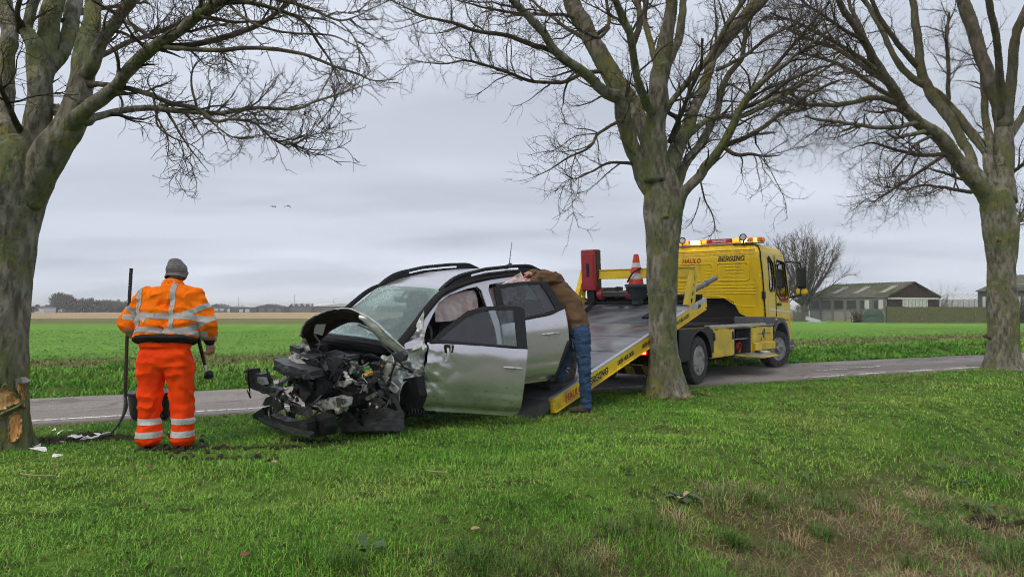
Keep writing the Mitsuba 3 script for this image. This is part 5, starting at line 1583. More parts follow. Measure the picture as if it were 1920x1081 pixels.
# boxes along the right side
tput('deck_edge', cat([cbox([.40, R_ - .01, .945], [4.05, R_ + .10, 1.0], .008)]), 'm_truck_silver')
b1 = [(.52, .42), (1.66, .42), (1.66, .93), (.30, .93), (.36, .86), (.48, .66)]
k = tput('side_locker', mv(prism(b1, .5, 'y'), t=[0, R_ + .02, 0]), 'm_yellow', 20)
tput('locker_door', mv(prism(Polygon(b1).buffer(-.03), .018, 'y'), t=[0, R_ + .003, 0]), 'm_yellow', 20, parent=k)
for x_ in (.62, 1.56):
    tput('latch', cat([cbox([x_ - .035, R_ - .012, .72], [x_ + .035, R_ + .01, .87], .01), cbox([x_ - .02, R_ - .022, .745], [x_ + .02, R_, .80], .006)]), 'm_black', parent=k)
ob = tput('open_locker', cat([cbox([1.69, R_ + .02, .40], [1.72, -.65, .93], .003), cbox([2.60, R_ + .02, .40], [2.63, -.65, .93], .003), cbox([1.70, -.68, .40], [2.62, -.65, .93], .003), cbox([1.70, R_ + .02, .40], [2.62, -.65, .425], .003), cbox([1.70, R_ + .02, .91], [2.62, -.65, .935], .003)]), 'm_dark_metal')
tput('shelf', cbox([1.72, R_ + .06, .70], [2.60, -.68, .715], .003), 'm_truck_silver', parent=ob)
rg = np.random.default_rng(3)
for k_ in range(9):
    x_ = 1.82 + .085 * k_
    h_ = rg.uniform(.08, .2)
    z_ = .43 if k_ % 3 else .716
    tput('tool', mv(cbox([-.03, -.09, 0], [.03, .09, h_], .01), t=[x_, R_ + .22 + rg.uniform(0, .1), z_], R=rot(rg.uniform(-.5, .5))), ['m_bit_red', 'm_dark_metal', 'm_black', 'm_bit_orange'][k_ % 4], parent=ob)
tput('coiled_strap', mv(tube(smooth_path([(.1 * math.cos(a) * (1 + .1 * a / 6), .02 * a / 6, .08 * math.sin(a)) for a in np.linspace(0, 12, 16)], 40), .014, 6), t=[2.25, R_ + .12, .55]), 'm_bit_red', True, parent=ob)
b2 = tput('side_locker', cat([cbox([2.66, R_ + .02, .42], [4.02, -.65, .93], .015)]), 'm_yellow')
tput('locker_door', cbox([2.68, R_ + .003, .63], [4.0, R_ + .03, .92], .008), 'm_yellow', parent=b2)
bul = loft([np.array([(2.68, R_ + .02, .62), (2.68, R_ - .05, .60), (2.68, R_ - .05, .46), (2.68, R_ + .02, .43)]) + [dx, 0, 0] for dx in (0, 1.30)])
tput('locker_panel', bul, 'm_yellow', 20, parent=b2)
# a dark weather-vane shaped sticker on the door
vn = [prism([(2.98, .780), (3.82, .775), (3.82, .787), (2.98, .792)], .003, 'y'), prism(shapely.Point(3.40, .84).buffer(.05), .003, 'y'), prism(shapely.Point(3.36, .735).buffer(.045), .003, 'y'), prism(shapely.Point(3.30, .79).buffer(.038), .003, 'y'), prism([(3.35, .68), (3.38, .68), (3.42, .88), (3.39, .88)], .003, 'y'),
      prism(shapely.Point(3.22, .665).buffer(.028), .003, 'y'), prism(shapely.Point(3.50, .665).buffer(.02), .003, 'y')]
tput('emblem', mv(cat(vn), t=[0, R_ - .003, 0]), 'm_letter_black', 20, parent=b2)
fl = loft([np.array([(1.75, R_ + .02, .405), (3.35, R_ + .02, .415), (2.95, R_ - .42, .36), (2.0, R_ - .42, .36)]) + [0, 0, dz] for dz in (0, .018)])
for x_ in (2.80, 3.80):
    tput('hinge', cyl([x_ - .05, R_ - .004, .925], [x_ + .05, R_ - .004, .925], .012, 8), 'm_dark_metal', parent=b2)
for x_ in (.75, 1.45):
    tput('hinge', cyl([x_ - .05, R_ + .0, .925], [x_ + .05, R_ + .0, .925], .012, 8), 'm_dark_metal', parent=k)
tray = tput('folding_step', fl, 'm_yellow', 20)
tput('step_tread', loft([np.array([(1.85, R_ - .02, .424), (3.2, R_ - .02, .433), (2.9, R_ - .38, .384), (2.05, R_ - .38, .384)]) + [0, 0, dz] for dz in (0, .004)]), 'm_truck_silver', 20, parent=tray)
for k_ in range(5):
    tput('tool', mv(cbox([-.06, -.04, 0], [.06, .04, .04], .012), t=[2.6 + .13 * k_, R_ - .12 - .03 * (k_ % 3), .43 - .008 * k_], R=rot(k_ * 1.1)), ['m_black', 'm_alloy', 'm_white'][k_ % 3], parent=tray)
tput('exhaust_stack', tube([(4.10, R_ + .16, .40), (4.10, R_ + .16, .98)], .075, 14), 'm_grey', 40)
tput('exhaust_clamp', cbox([4.0, R_ + .05, .66], [4.2, R_ + .10, .68], .004), 'm_pale')

# cab ------------------------------------------------------------------
CX0, CX1 = 3.42, 5.42


def cab_ring(z):
    """Plan outline of the cab at height z: rounded rectangle with a raked, curved front."""
    front = np.interp(z, [.3, .9, 1.3, 2.0, 2.5, 2.66], [5.46, 5.47, 5.46, 5.34, 5.10, 4.90])
    back = np.interp(z, [.3, 1.1, 2.4, 2.55, 2.66], [3.50, 3.50, 3.34, 3.36, 3.46])
    hw = np.interp(z, [.3, 1.2, 2.0, 2.5, 2.62, 2.66], [1.15, 1.15, 1.135, 1.10, 1.05, .97])
    rb, rf = .10, .22
    pts = []
    for (cx, cy, a0, r) in ((back + rb, -hw + rb, np.pi, rb), (front - rf, -hw + rf, 1.5 * np.pi, rf), (front - rf, hw - rf, 0, rf), (back + rb, hw - rb, .5 * np.pi, rb)):
        for a in np.linspace(a0, a0 + np.pi / 2, 8):
            pts.append((cx + r * math.cos(a), cy + r * math.sin(a), z))
    pts = np.array(pts)
    bow = 0.10 * (1 - (pts[:, 1] / hw) ** 2) * (pts[:, 0] > front - rf - .01)
    pts[:, 0] += bow
    return pts


def cab_solid(z0, z1, inset=0.0):
    R = []
    for z in np.unique(np.concatenate([np.linspace(z0, z1, 26), [2.5, 2.58, 2.62, 2.64, 2.66]])):
        if z0 <= z <= z1:
            r = cab_ring(z)
            if inset:
                c = r.mean(0)
                r[:, :2] = c[:2] + (r[:, :2] - c[:2]) * (1 - inset / np.linalg.norm(r[:, :2] - c[:2], axis=1, keepdims=True))
            R.append(r)
    return man(loft(R))


cab = cab_solid(.42, 2.66) - cab_solid(1.25, 2.58, .06)
# wheel arch, undercut at the back, windows
cab = cab - man(cyl([4.54, -2, .44], [4.54, 2, .44], .56, 40)) - man(cbox([3.0, -2, .2], [4.30, 2, 1.04], 0))
cab = cab - man(mv(prism([(1.4, 1.0), (1.4, 1.52), (-.34, 1.52), (-.48, 1.44), (-.60, 1.20), (-.74, 1.13), (-.74, .9)], .5, 'x'), t=[3.2, 0, 0]))
win_r = [(4.30, 1.62), (4.30, 2.24), (4.42, 2.36), (4.95, 2.33), (5.14, 1.60), (5.02, 1.50), (4.52, 1.50), (4.36, 1.58)]
qwin = [(3.80, 1.72), (3.78, 2.38), (3.86, 2.41), (4.12, 2.28), (4.18, 1.78), (4.10, 1.68), (3.86, 1.66)]
for g in (win_r, qwin):
    for t_ in (-1.3, .8):
        cab = cab - man(mv(prism(g, .5, 'y'), t=[0, t_, 0]))
cab = cab - man(mv(prism([(-.95, 1.55), (.95, 1.55), (.86, 2.34), (-.86, 2.34)], .9, 'x'), t=[5.0, 0, 0]))
ck = tput('cab', unman(cab), 'm_yellow', 32)


def on_side(poly, y, nx=10, nz=8):
    pg = Polygon(poly).buffer(0)
    xs = np.linspace(pg.bounds[0] + .003, pg.bounds[2] - .003, nx)
    P = np.zeros((nx, nz, 3))
    for i, x in enumerate(xs):
        b = pg.intersection(shapely.LineString([(x, 0), (x, 4)])).bounds
        z = np.linspace(b[1], b[3], nz)
        hw = np.interp(z, [.3, 1.2, 2.0, 2.5, 2.62], [1.15, 1.15, 1.135, 1.10, 1.05]) - .025
        P[i] = np.stack([np.full(nz, x), y * hw, z], -1)
    return grid(P)


for s_ in (-1, 1):
    tput('side_window', on_side(win_r, s_), 'm_glass', True, parent=ck)
    tput('quarter_window', on_side(qwin, s_), 'm_privacy', True, parent=ck)
W_ = np.array([[(np.interp(z, [1.3, 2.0, 2.5], [5.46, 5.34, 5.10]) + .10 * (1 - (y / 1.1) ** 2) - .02, y, z) for z in np.linspace(1.54, 2.35, 8)] for y in np.linspace(-.95, .95, 12)])
tput('windscreen', grid(W_), 'm_glass', True, parent=ck)
for g in (win_r, qwin):
    e = np.array(g + g[:1])
    pts = np.stack([e[:, 0], -np.interp(e[:, 1], [1.2, 2.0, 2.5], [1.15, 1.135, 1.10]) - .002, e[:, 1]], -1)
    tput('window_seal', tube(pts, .018, 6), 'm_black', True, parent=ck)
tput('cab_floor', cat([cbox([3.56, -1.08, .96], [5.2, 1.08, 1.10], .02), cbox([3.60, -1.02, 1.0], [4.3, 1.06, 1.56], .03)]), 'm_black_soft', parent=ck)
tput('cab_seats', cat([cbox([4.0, -.85, 1.0], [4.5, -.3, 1.45], .06), cbox([3.95, -.82, 1.4], [4.12, -.33, 2.1], .06), cbox([4.0, .3, 1.0], [4.5, .85, 1.45], .06), cbox([3.95, .33, 1.4], [4.12, .82, 2.1], .06), cbox([5.0, -.9, 1.2], [5.3, .9, 1.5], .06)]), 'm_black_soft', parent=ck)


def back_x(z):
    return np.interp(z, [.3, 1.1, 2.4, 2.55], [3.50, 3.50, 3.34, 3.36])


def rear_bar(y0, z0, y1, z1, r=.012):
    n = max(2, int(abs(y1 - y0) / .2) + 2)
    P = np.stack([back_x(np.linspace(z0, z1, n)) - .002, np.linspace(y0, y1, n), np.linspace(z0, z1, n)], -1)
    return tube(P, r, 6, ell=(1, 1))


# pressed ribs of the rear wall
ribs = []
for z_ in (2.545, 2.505, 2.46):
    ribs.append(rear_bar(-.98, z_, .98, z_, .011))
for z_ in (1.82, 1.75, 1.68, 1.62):
    ribs.append(rear_bar(-.98, z_, .98, z_, .011))
for k_, z_ in enumerate((2.20, 2.13, 2.06, 1.99)):
    ribs.append(rear_bar(-.72, z_, -.32, z_, .010))
    ribs.append(rear_bar(-.05, z_, .10, z_, .010))
    ribs.append(rear_bar(.3, z_, .72, z_, .010))
tput('ribs', cat(ribs), 'm_yellow', True, parent=ck)
for (y0, y1, z0, z1) in ((-.85, -.16, 1.90, 2.27), (-.06, .9, 1.90, 2.27)):
    g = sbox(y0 + .06, z0 + .06, y1 - .06, z1 - .06).buffer(.06)
    e = np.array(g.exterior.coords)
    tput('pressed_panel', tube(np.stack([back_x(e[:, 1]) - .002, e[:, 0], e[:, 1]], -1), .014, 6, caps=False), 'm_yellow', True, parent=ck)
crv = smooth_path([(.9, 1.56), (-.05, 1.56), (-.28, 1.53), (-.45, 1.42), (-.60, 1.36), (-.92, 1.34)], 30)
tput('seam', tube(np.stack([back_x(crv[:, 1]) - .002, crv[:, 0], crv[:, 1]], -1), .010, 6), 'm_yellow', True, parent=ck)
zz = np.linspace(1.12, 2.60, 24)
cr = np.array([(back_x(z) + .10 - .075 * 1.0, -np.interp(z, [.3, 1.2, 2.0, 2.5, 2.62], [1.15, 1.15, 1.135, 1.10, 1.05]) + .012, z) for z in zz])
tput('corner_seam', tube(np.vstack([cr, [(3.42, -.96, 2.645), (3.40, -.5, 2.665)]]), .014, 6), 'm_black', True, parent=ck)
tput('marker_lamp', cbox([3.40, -1.165, 1.50], [3.50, -1.10, 1.66], .015), 'm_black', parent=ck)


def on_back(mesh, y_left, z, d=.004):
    """Lettering laid on the rear wall, reading towards the right as seen from behind."""
    v = np.array(mesh.vertices)
    m = mesh.copy()
    m.vertices = np.stack([back_x(z + v[:, 1]) - d - v[:, 2], y_left - v[:, 0], z + v[:, 1]], -1)
    return m


def text_w(m):
    return m.vertices[:, 0].max() - m.vertices[:, 0].min()


def fit_text(s, h, w, slant=.22):
    m = text(s, h, .004, True, slant)
    m.vertices = m.vertices * [w / text_w(m), 1, 1]
    return m


y0, y1 = tplane(1279, 494, 0, 3.36)[1], tplane(1314, 494, 0, 3.36)[1]
tput('lettering', on_back(fit_text('HAULO', .10, y0 - y1), y0, 2.292), 'm_letter_red', False, parent=ck)
y0, y1 = tplane(1346, 490, 0, 3.36)[1], tplane(1396, 490, 0, 3.36)[1]
tput('lettering', on_back(fit_text('BERGING', .105, y0 - y1), y0, 2.312), 'm_letter_black', False, parent=ck)
# side details
tput('door_seam', tube([(4.22, R_ + .012 - .02, 1.12), (4.22, -1.155, 1.4), (4.22, -1.143, 2.0), (4.24, -1.112, 2.45)], .008, 5), 'm_black', True, parent=ck)
tput('door_seam', tube([(4.22, -1.158, 1.10), (5.1, -1.158, 1.04)], .008, 5), 'm_black', True, parent=ck)
tput('door_handle', cbox([4.30, -1.185, 1.36], [4.52, -1.145, 1.42], .012), 'm_black', parent=ck)


def side_text(s, x, z, h, w, m, d=.004):
    t_ = fit_text(s, h, w, .15)
    v = np.array(t_.vertices)
    t_.vertices = np.stack([x + v[:, 0], -np.interp(z + v[:, 1], [.3, 1.2, 2.0], [1.15, 1.15, 1.135]) - d - v[:, 2], z + v[:, 1]], -1)
    return tput('lettering', t_, m, False, parent=ck)


side_text('HAULO', 4.46, 1.44, .13, .66, 'm_letter_red')
tput('white_stripe', mv(prism([(3.75, 1.26), (5.28, 1.20), (5.28, 1.245), (3.75, 1.30)], .004, 'y'), t=[0, -1.156, 0]), 'm_white', 20, parent=ck)
sk = [np.array([(3.46, R_ - .01, 1.155), (3.46, R_ - .01, .93), (3.56, R_ + .04, .93), (3.56, R_ + .04, 1.155)])]
tput('skirt', cat([cbox([3.47, R_ - .012, .95], [4.16, R_ + .06, 1.13], .02), cbox([3.44, -1.14, .95], [3.54, -.50, 1.13], .02), arch_band(4.54, .44, .56, .66, R_ - .014, R_ + .10, .10, np.pi * .80), arch_band(4.54, .44, .545, .565, R_, R_ + .5, -.1, np.pi * .95)]), 'm_skirt', 35, parent=ck)
tput('bumper', cat([cbox([5.08, -1.16, .30], [5.52, 1.16, .62], .06)]), 'm_skirt', parent=ck)
tput('bumper_strip', cbox([5.12, -1.166, .44], [5.45, -1.15, .455], .002), 'm_pale', parent=ck)
tput('headlamp', cbox([5.42, -1.10, .66], [5.53, -.70, .86], .03), 'm_amber', parent=ck)
tput('headlamp', cbox([5.42, .70, .66], [5.53, 1.10, .86], .03), 'm_amber', parent=ck)
bsdf('m_mirror_dark', (0.03, 0.045, 0.04), 0.15)
for s_ in (-1, 1):
    mk = tput('mirror', mv(cbox([-.06, -.11, -.24], [.06, .11, .24], .04), t=[5.42, s_ * 1.36, 2.00]), 'm_black', 40, parent=ck)
    tput('mirror_glass', mv(cbox([-.066, -.09, -.2], [-.058, .09, .2], .002), t=[5.42, s_ * 1.36, 2.00]), 'm_mirror_dark', parent=mk)
    tput('mirror_arm', cat([tube([(5.15, s_ * 1.08, 2.36), (5.36, s_ * 1.34, 2.34), (5.42, s_ * 1.36, 2.22)], .018, 6), tube([(5.30, s_ * 1.10, 1.55), (5.40, s_ * 1.34, 1.60), (5.42, s_ * 1.36, 1.78)], .03, 6)]), 'm_black', True, parent=mk)
    tput('mirror_cowl', mv(cbox([-.05, -.12, -.07], [.07, .12, .07], .03), t=[5.44, s_ * 1.36, 1.68]), 'm_yellow', 40, parent=mk)
tput('sun_visor', mv(cbox([-.16, -.95, -.012], [.16, .95, .012], .008), t=[5.16, 0, 2.44], R=rot(0, .5)), 'm_black', parent=ck)

# light bar
LBX = 3.56
lb = tput('light_bar', cbox([LBX - .15, -1.08, 2.68], [LBX + .15, .84, 2.705], .01), 'm_truck_silver')
segs = [(.84, .50, 'm_amber'), (.50, .22, 'm_amber_lit'), (.22, .08, 'm_amber'), (-.46, -.64, 'm_amber'), (-.64, -.82, 'm_amber_lit'), (-.82, -1.10, 'm_amber')]
bsdf('m_amber_lit', (0.8, 0.45, 0.08), 0.3)
for (a_, b_, m_) in segs:
    lit = m_.endswith('lit')
    tput('lamp_lens', cbox([LBX - .13, b_, 2.706], [LBX + .13, a_, 2.80], .02), m_, 40, parent=lb)
    if lit:
        tput('lit_lamp', cbox([LBX - .138, b_ + .03, 2.72], [LBX - .131, a_ - .03, 2.79], .002), 'm_amber_lit', False, parent=lb, emitter={'type': 'area', 'radiance': rgb((22.0, 9.5, 0.9))})
    elif a_ < -.6:
        tput('lit_lamp', cbox([LBX - .138, -1.0, 2.72], [LBX - .131, -.93, 2.79], .002), 'm_amber_lit', False, parent=lb, emitter={'type': 'area', 'radiance': rgb((7.0, 1.9, 0.12))})
    else:
        tput('lit_lamp', cbox([LBX - .138, b_ + .02, 2.715], [LBX - .131, a_ - .02, 2.795], .002), 'm_amber_lit', False, parent=lb, emitter={'type': 'area', 'radiance': rgb((0.75, 0.14, 0.006))})
pnl = tput('sign_panel', cbox([LBX - .14, -.45, 2.706], [LBX + .12, .07, 2.80], .006), 'm_redlens', parent=lb)
t_ = fit_text('DEPANAGE', .045, .30, 0)
v = np.array(t_.vertices)
t_.vertices = np.stack([LBX - .142 - v[:, 2] * .5, -.04 - v[:, 0], 2.73 + v[:, 1]], -1)
tput('lettering', t_, 'm_white', False, parent=pnl)
for (y_, z_) in ((.62, 2.80), (-.74, 2.80)):
    wl = tput('work_lamp', cat([lathe([(.001, .05), (.05, .045), (.075, 0.0), (.07, -.03), (.001, -.025)], 20, 'x')]).__class__ if False else mv(lathe([(.001, .05), (.05, .045), (.08, 0.0), (.075, -.03), (.001, -.02)], 20, 'x'), t=[LBX - .20, y_, z_], s=[-1, 1, 1]) if False else mv(lathe([(.001, .06), (.05, .05), (.08, -.01), (.075, -.035), (.06, -.02), (.001, -.018)], 20, 'x'), t=[LBX - .2, y_, z_]), 'm_black', 40)
    tput('lamp_glass', mv(lathe([(.001, -.024), (.055, -.022), (.06, -.018), (.001, -.016)], 18, 'x'), t=[LBX - .2, y_, z_]), 'm_pale', 40, parent=wl)
    tput('stalk', cyl([LBX - .19, y_, 2.66], [LBX - .19, y_, z_ - .06], .014, 8), 'm_black', parent=wl)

# tilting bed --------------------------------------------------------------
A0 = np.array([-4.62, 0.19])            # x, z of the deck's low end
A1 = np.array([0.24, 1.46])             # and of its high end
BV = (A1 - A0) / np.linalg.norm(A1 - A0)
BN = np.array([-BV[1], BV[0]])
BL = float(np.linalg.norm(A1 - A0))


def bed(p):
    """Bed coordinates (along from the low end, y, above the deck) -> truck."""
    p = np.asarray(p, float)
    x = A0[0] + p[..., 0] * BV[0] + p[..., 2] * BN[0]
    z = A0[1] + p[..., 0] * BV[1] + p[..., 2] * BN[1]
    return np.stack([x, p[..., 1], z], -1)


def bput(key, mesh, m, smooth=30, parent=truck, **k):
    mesh = mesh.copy()
    mesh.vertices = bed(np.array(mesh.vertices))
    return tput(key, mesh, m, smooth, parent, **k)


bedk = bput('bed', cbox([0, -1.10, -.10], [BL, 1.10, 0.0], .01), 'm_deck')
for k_ in range(6):
    bput('deck_seam', cbox([.45 + .75 * k_, -1.08, 0.0], [.456 + .75 * k_, 1.08, .004], 0), 'm_dark_metal', False, parent=bedk)
for s_ in (-1, 1):
    y0, y1 = (-1.165, -1.10) if s_ < 0 else (1.10, 1.165)
    kr = bput('side_rail', cbox([-.02, y0, -.14], [BL, y1, .012], .008), 'm_yellow', parent=bedk)
    bput('rail_edge', cbox([-.02, min(y0, y1) + .0, .012], [BL, max(y0, y1), .032], .004), 'm_truck_silver', parent=kr)
    bput('rail_flange', cbox([-.02, y0 - (.03 if s_ < 0 else 0), -.155], [BL - .1, y1 + (.03 if s_ > 0 else 0), -.14], .003), 'm_yellow', parent=kr)
    if s_ < 0:
        for (s, a_, b_, h_, m_, z_) in (('HAULO', (1060, 1), (1091, 1), .085, 'm_letter_red', -.112), ('BERGING', (1098, 1), (1140, 1), .085, 'm_letter_black', -.112), ('DEN HELDER', (1158, 1), (1188, 1), .055, 'm_letter_black', -.095), ('DEN HELDER', (1204, 1), (1232, 1), .055, 'm_letter_black', -.095), ('DEN HELDER', (1262, 1), (1292, 1), .055, 'm_letter_black', -.095)):
            def along(px):
                lo, hi = -2.0, 9.0
                for _ in range(50):
                    mid = (lo + hi) / 2
                    q = bed([mid, -1.17, -.07])
                    w_ = TRR @ q + TRUCK[:3, 3] - EYE
                    pxm = CX_ + F_ * w_[0] / (w_ @ FWD)
                    lo, hi = (mid, hi) if pxm < px else (lo, mid)
                return lo
            u0, u1 = along(a_[0]), along(b_[0])
            t_ = fit_text(s, h_, u1 - u0, .2)
            v = np.array(t_.vertices)
            t_.vertices = np.stack([u0 + v[:, 0], -1.166 - v[:, 2], z_ + v[:, 1]], -1)
            bput('lettering', t_, m_, False, parent=kr)
        bput('plate', cbox([BL - .62, -1.172, -.03], [BL - .02, -1.160, .05], .002), 'm_truck_silver', parent=kr)
        bput('plate', cbox([BL - .40, -1.176, -.06], [BL - .30, -1.16, .0], .002), 'm_letter_black', parent=kr)
bput('loading_lip', loft([np.array([(0.0, -1.12, .0), (0.0, 1.12, .0), (0.0, 1.12, -.10), (0.0, -1.12, -.10)]), np.array([(-.95, -1.02, -.215), (-.95, 1.02, -.215), (-.95, 1.02, -.235), (-.95, -1.02, -.235)])]), 'm_dark_metal', 20, parent=bedk)
bput('bed_beam', cat([cbox([.3, -.5, -.30], [BL - .3, -.36, -.10], .01), cbox([.3, .36, -.30], [BL - .3, .5, -.10], .01)]), 'm_black_soft', parent=bedk)
bput('lashing_point', cat([cbox([BL - 1.3, -1.0, 0], [BL - .95, -.55, .04], .01), cbox([BL - 1.25, -.95, .04], [BL - 1.0, -.9, .09], .01)]), 'm_black', parent=bedk)
# headboard: two perforated posts and a beam
def post(y0):
    a_, b_ = bed([BL - .55, 0, .0]), bed([BL - .02, 0, .62])
    lo, hi = np.array([a_[0], a_[2]]), np.array([-.05, 2.02])
    d = (hi - lo) / np.linalg.norm(hi - lo)
    n = np.array([d[1], -d[0]])
    L = np.linalg.norm(hi - lo)
    g = Polygon([lo - n * .13, lo + n * .17, hi + n * .06, hi - n * .05])
    for f_, r in ((.16, .05), (.34, .045), (.52, .038), (.68, .03), (.82, .024)):
        c = lo + d * L * f_ + n * .02 * (1 - f_)
        g = g.difference(shapely.Point(*c).buffer(r))
    web = mv(prism(g, .02, 'y'), t=[0, y0, 0])
    e0, e1 = lo - n * .13, hi - n * .05
    fl = loft([np.array([(e[0], y0 + .021, e[1]), (e[0], y0 + .09, e[1]), (e[0] + n[0] * .012, y0 + .09, e[1] + n[1] * .012), (e[0] + n[0] * .012, y0 + .021, e[1] + n[1] * .012)]) for e in (e0, e1)])
    return cat([web, fl])


hb = tput('headboard', cat([cbox([-.14, -1.12, 1.86], [-.04, 1.12, 2.0], .01), cbox([-.16, -1.12, 2.0], [-.02, 1.12, 2.015], .003), cbox([-.16, -1.12, 1.845], [-.02, 1.12, 1.86], .003)]), 'm_yellow')
for y_ in (-1.10, 1.08):
    tput('post', post(y_), 'm_yellow', 30, parent=hb)
tput('winch', cat([cyl([0.0, .45, 1.60], [0.0, .85, 1.60], .09, 16), cbox([-.1, .38, 1.48], [.1, .44, 1.70], .01), cbox([-.1, .86, 1.48], [.1, .92, 1.70], .01)]), 'm_black', 30)
bput('bed_rail', cat([cbox([BL - .12, -1.1, 0], [BL, 1.1, .10], .01), cbox([BL - .34, -1.1, 0], [BL - .30, 1.1, .05], .005), tube([(BL - .30, .9, .06), (BL - .9, .75, .03)], .03, 6)]), 'm_black_soft', parent=bedk)
# hydraulic tube
q0, q1 = tplane(1268, 562, 0, .9), tplane(1341, 521, 0, 2.6)
tput('hydraulic_ram', cat([tube([q0, q1], .055, 14), tube([q1 + (q0 - q1) * .28, q1 + (q0 - q1) * .24], .066, 14)]), 'm_grey', 40)
# underrun bar and lamp
ub = tput('rear_bumper', cbox([-1.62, -1.10, .27], [-1.50, 1.10, .41], .01), 'm_letter_black')
for k_ in range(7):
    y_ = -1.05 + k_ * .31
    tput('stripe', loft([np.array([(-1.623 + dx, y_, .275), (-1.623 + dx, y_ + .15, .275), (-1.623 + dx, y_ + .21, .405), (-1.623 + dx, y_ + .06, .405)]) for dx in (-.002, .002)]), 'm_yellow', False, parent=ub)
tput('tail_lamp', cbox([-1.60, -1.04, .56], [-1.52, -.74, .68], .01), 'm_redlens')
tput('lit_lamp', cbox([-1.606, -.91, .585], [-1.600, -.81, .655], .002), 'm_redlens', False, parent=truck + '__tail_lamp', emitter={'type': 'area', 'radiance': rgb((9.0, 0.35, 0.12))})
tput('tail_panel', cbox([-1.58, -1.1, .42], [-1.50, 1.1, .80], .01), 'm_black_soft')
lab(truck, 'yellow recovery truck on the road with its bed tilted down to the wreck', 'tow truck')

# things standing on the bed
rb = 'tool_box'
RB = TRUCK @ frame(*bed([BL - .30, .93, .26]), rot(0, -.06))
put('case', mv(cbox([-.10, -.16, 0.0], [.10, .16, .76], .025), RB), 'm_red_paint', 40, rb)
put('panel', mv(cbox([-.112, -.12, .06], [-.098, .12, .68], .01), RB), 'm_red_paint', 40, rb)
put('badge', mv(cbox([-.116, -.03, .25], [-.112, .03, .50], .001), RB), 'm_black', False, rb)
put('side_strip', mv(cbox([-.08, -.175, .02], [.08, -.158, .74], .004), RB), 'm_black', 30, rb)
put('bracket', mv(cbox([-.04, -.08, -.32], [.04, .08, 0], .01), RB), 'm_black', 30, rb)
lab(rb, 'tall red metal box fixed upright at the top of the tilted truck bed', 'box')
wd = 'wheel_dolly'
WD = TRUCK @ frame(*bed([BL - .28, .42, .14]), rot(0, -BV[1]))
put('beam', mv(cbox([-.06, -.22, 0], [.06, .30, .10], .012), WD), 'm_dark_metal', 30, wd)
for y_ in (-.27, .32):
    put('drum', mv(cyl([0, y_ - .05, .04], [0, y_ + .05, .04], .10, 18), WD), 'm_red_paint', 30, wd)
put('cable_coil', mv(cat([tube(smooth_path([(.02 * k, .62 + .12 * math.cos(a), .02 + .11 * math.sin(a)) for k, a in enumerate(np.linspace(0, 13, 26))], 70) * [.12, 1, 1], .018, 6)]), WD), 'm_black', True, wd)
lab(wd, 'low red and black winch drum lying across the top of the truck bed', 'winch')
bn = 'bucket'
BN_ = TRUCK @ frame(*bed([BL - .35, -.02, .0]), rot(.2))
put('post', mv(cbox([-.05, -.10, 0], [.05, .10, .15], .01), BN_), 'm_bin', 30, bn)
put('foot', mv(cat([cyl([0, -.04, -.03], [0, -.04, .1], .04, 12), cbox([-.14, -.04, 0], [.0, .04, .03], .005)]), BN_), 'm_bin', 30, bn)
put('tub', mv(lathe([(.13, .10), (.19, .24), (.22, .32), (.235, .32), (.235, .36), (.20, .36), (.19, .26), (.001, .24)], 24, 'z'), BN_), 'm_bin', 35, bn)
for z_ in (.26, .30):
    put('ridge', mv(lathe([(.20 + (z_ - .24) * .3, z_ - .008), (.225 + (z_ - .24) * .3, z_), (.20 + (z_ - .24) * .3, z_ + .008)], 24, 'z'), BN_), 'm_bin', 35, bn)
lab(bn, 'dark green plastic tub on a stand holding the traffic cone', 'tub')


def cone_color(p, n, uv):
    z = p.z
    w = SS(0.0, 0.004, z - float(CZ + .16)) * SS(0.0, 0.004, float(CZ + .27) - z) + SS(0.0, 0.004, z - float(CZ + .37)) * SS(0.0, 0.004, float(CZ + .46) - z)
    return MX((0.58, 0.045, 0.018), (0.58, 0.58, 0.57), w)


cn = 'traffic_cone'
CN = BN_ @ frame(-.02, .03, .29, rot(0, .03))
CZ = float(CN[2, 3])
bsdf('m_cone', mikit.proc(cone_color), 0.5)
put('body', mv(lathe([(.17, .02), (.145, .04), (.135, .08), (.045, .60), (.035, .61), (.001, .61)], 28, 'z'), CN), 'm_cone', 35, cn)
put('base', mv(lathe([(.001, 0), (.18, 0), (.185, .03), (.15, .04), (.001, .04)], 24, 'z'), CN), 'm_bit_red', 35, cn)
lab(cn, 'red and white traffic cone standing in the tub on the truck bed', 'traffic cone')
put('strap', mv(tube(smooth_path([(-.14, .12, .1), (-.16, .02, .26), (-.11, -.08, .33), (-.05, -.10, .36)], 16), .016, 6), CN), 'm_black', True, cn)
# ------------------------------------------------------------ people
def cloth(c1, c2, f=7.0):
    return mikit.proc(lambda p, n, uv: MX(c1, c2, SS(0.3, 0.7, FB(p.x * f, p.y * f, p.z * f, 4))))


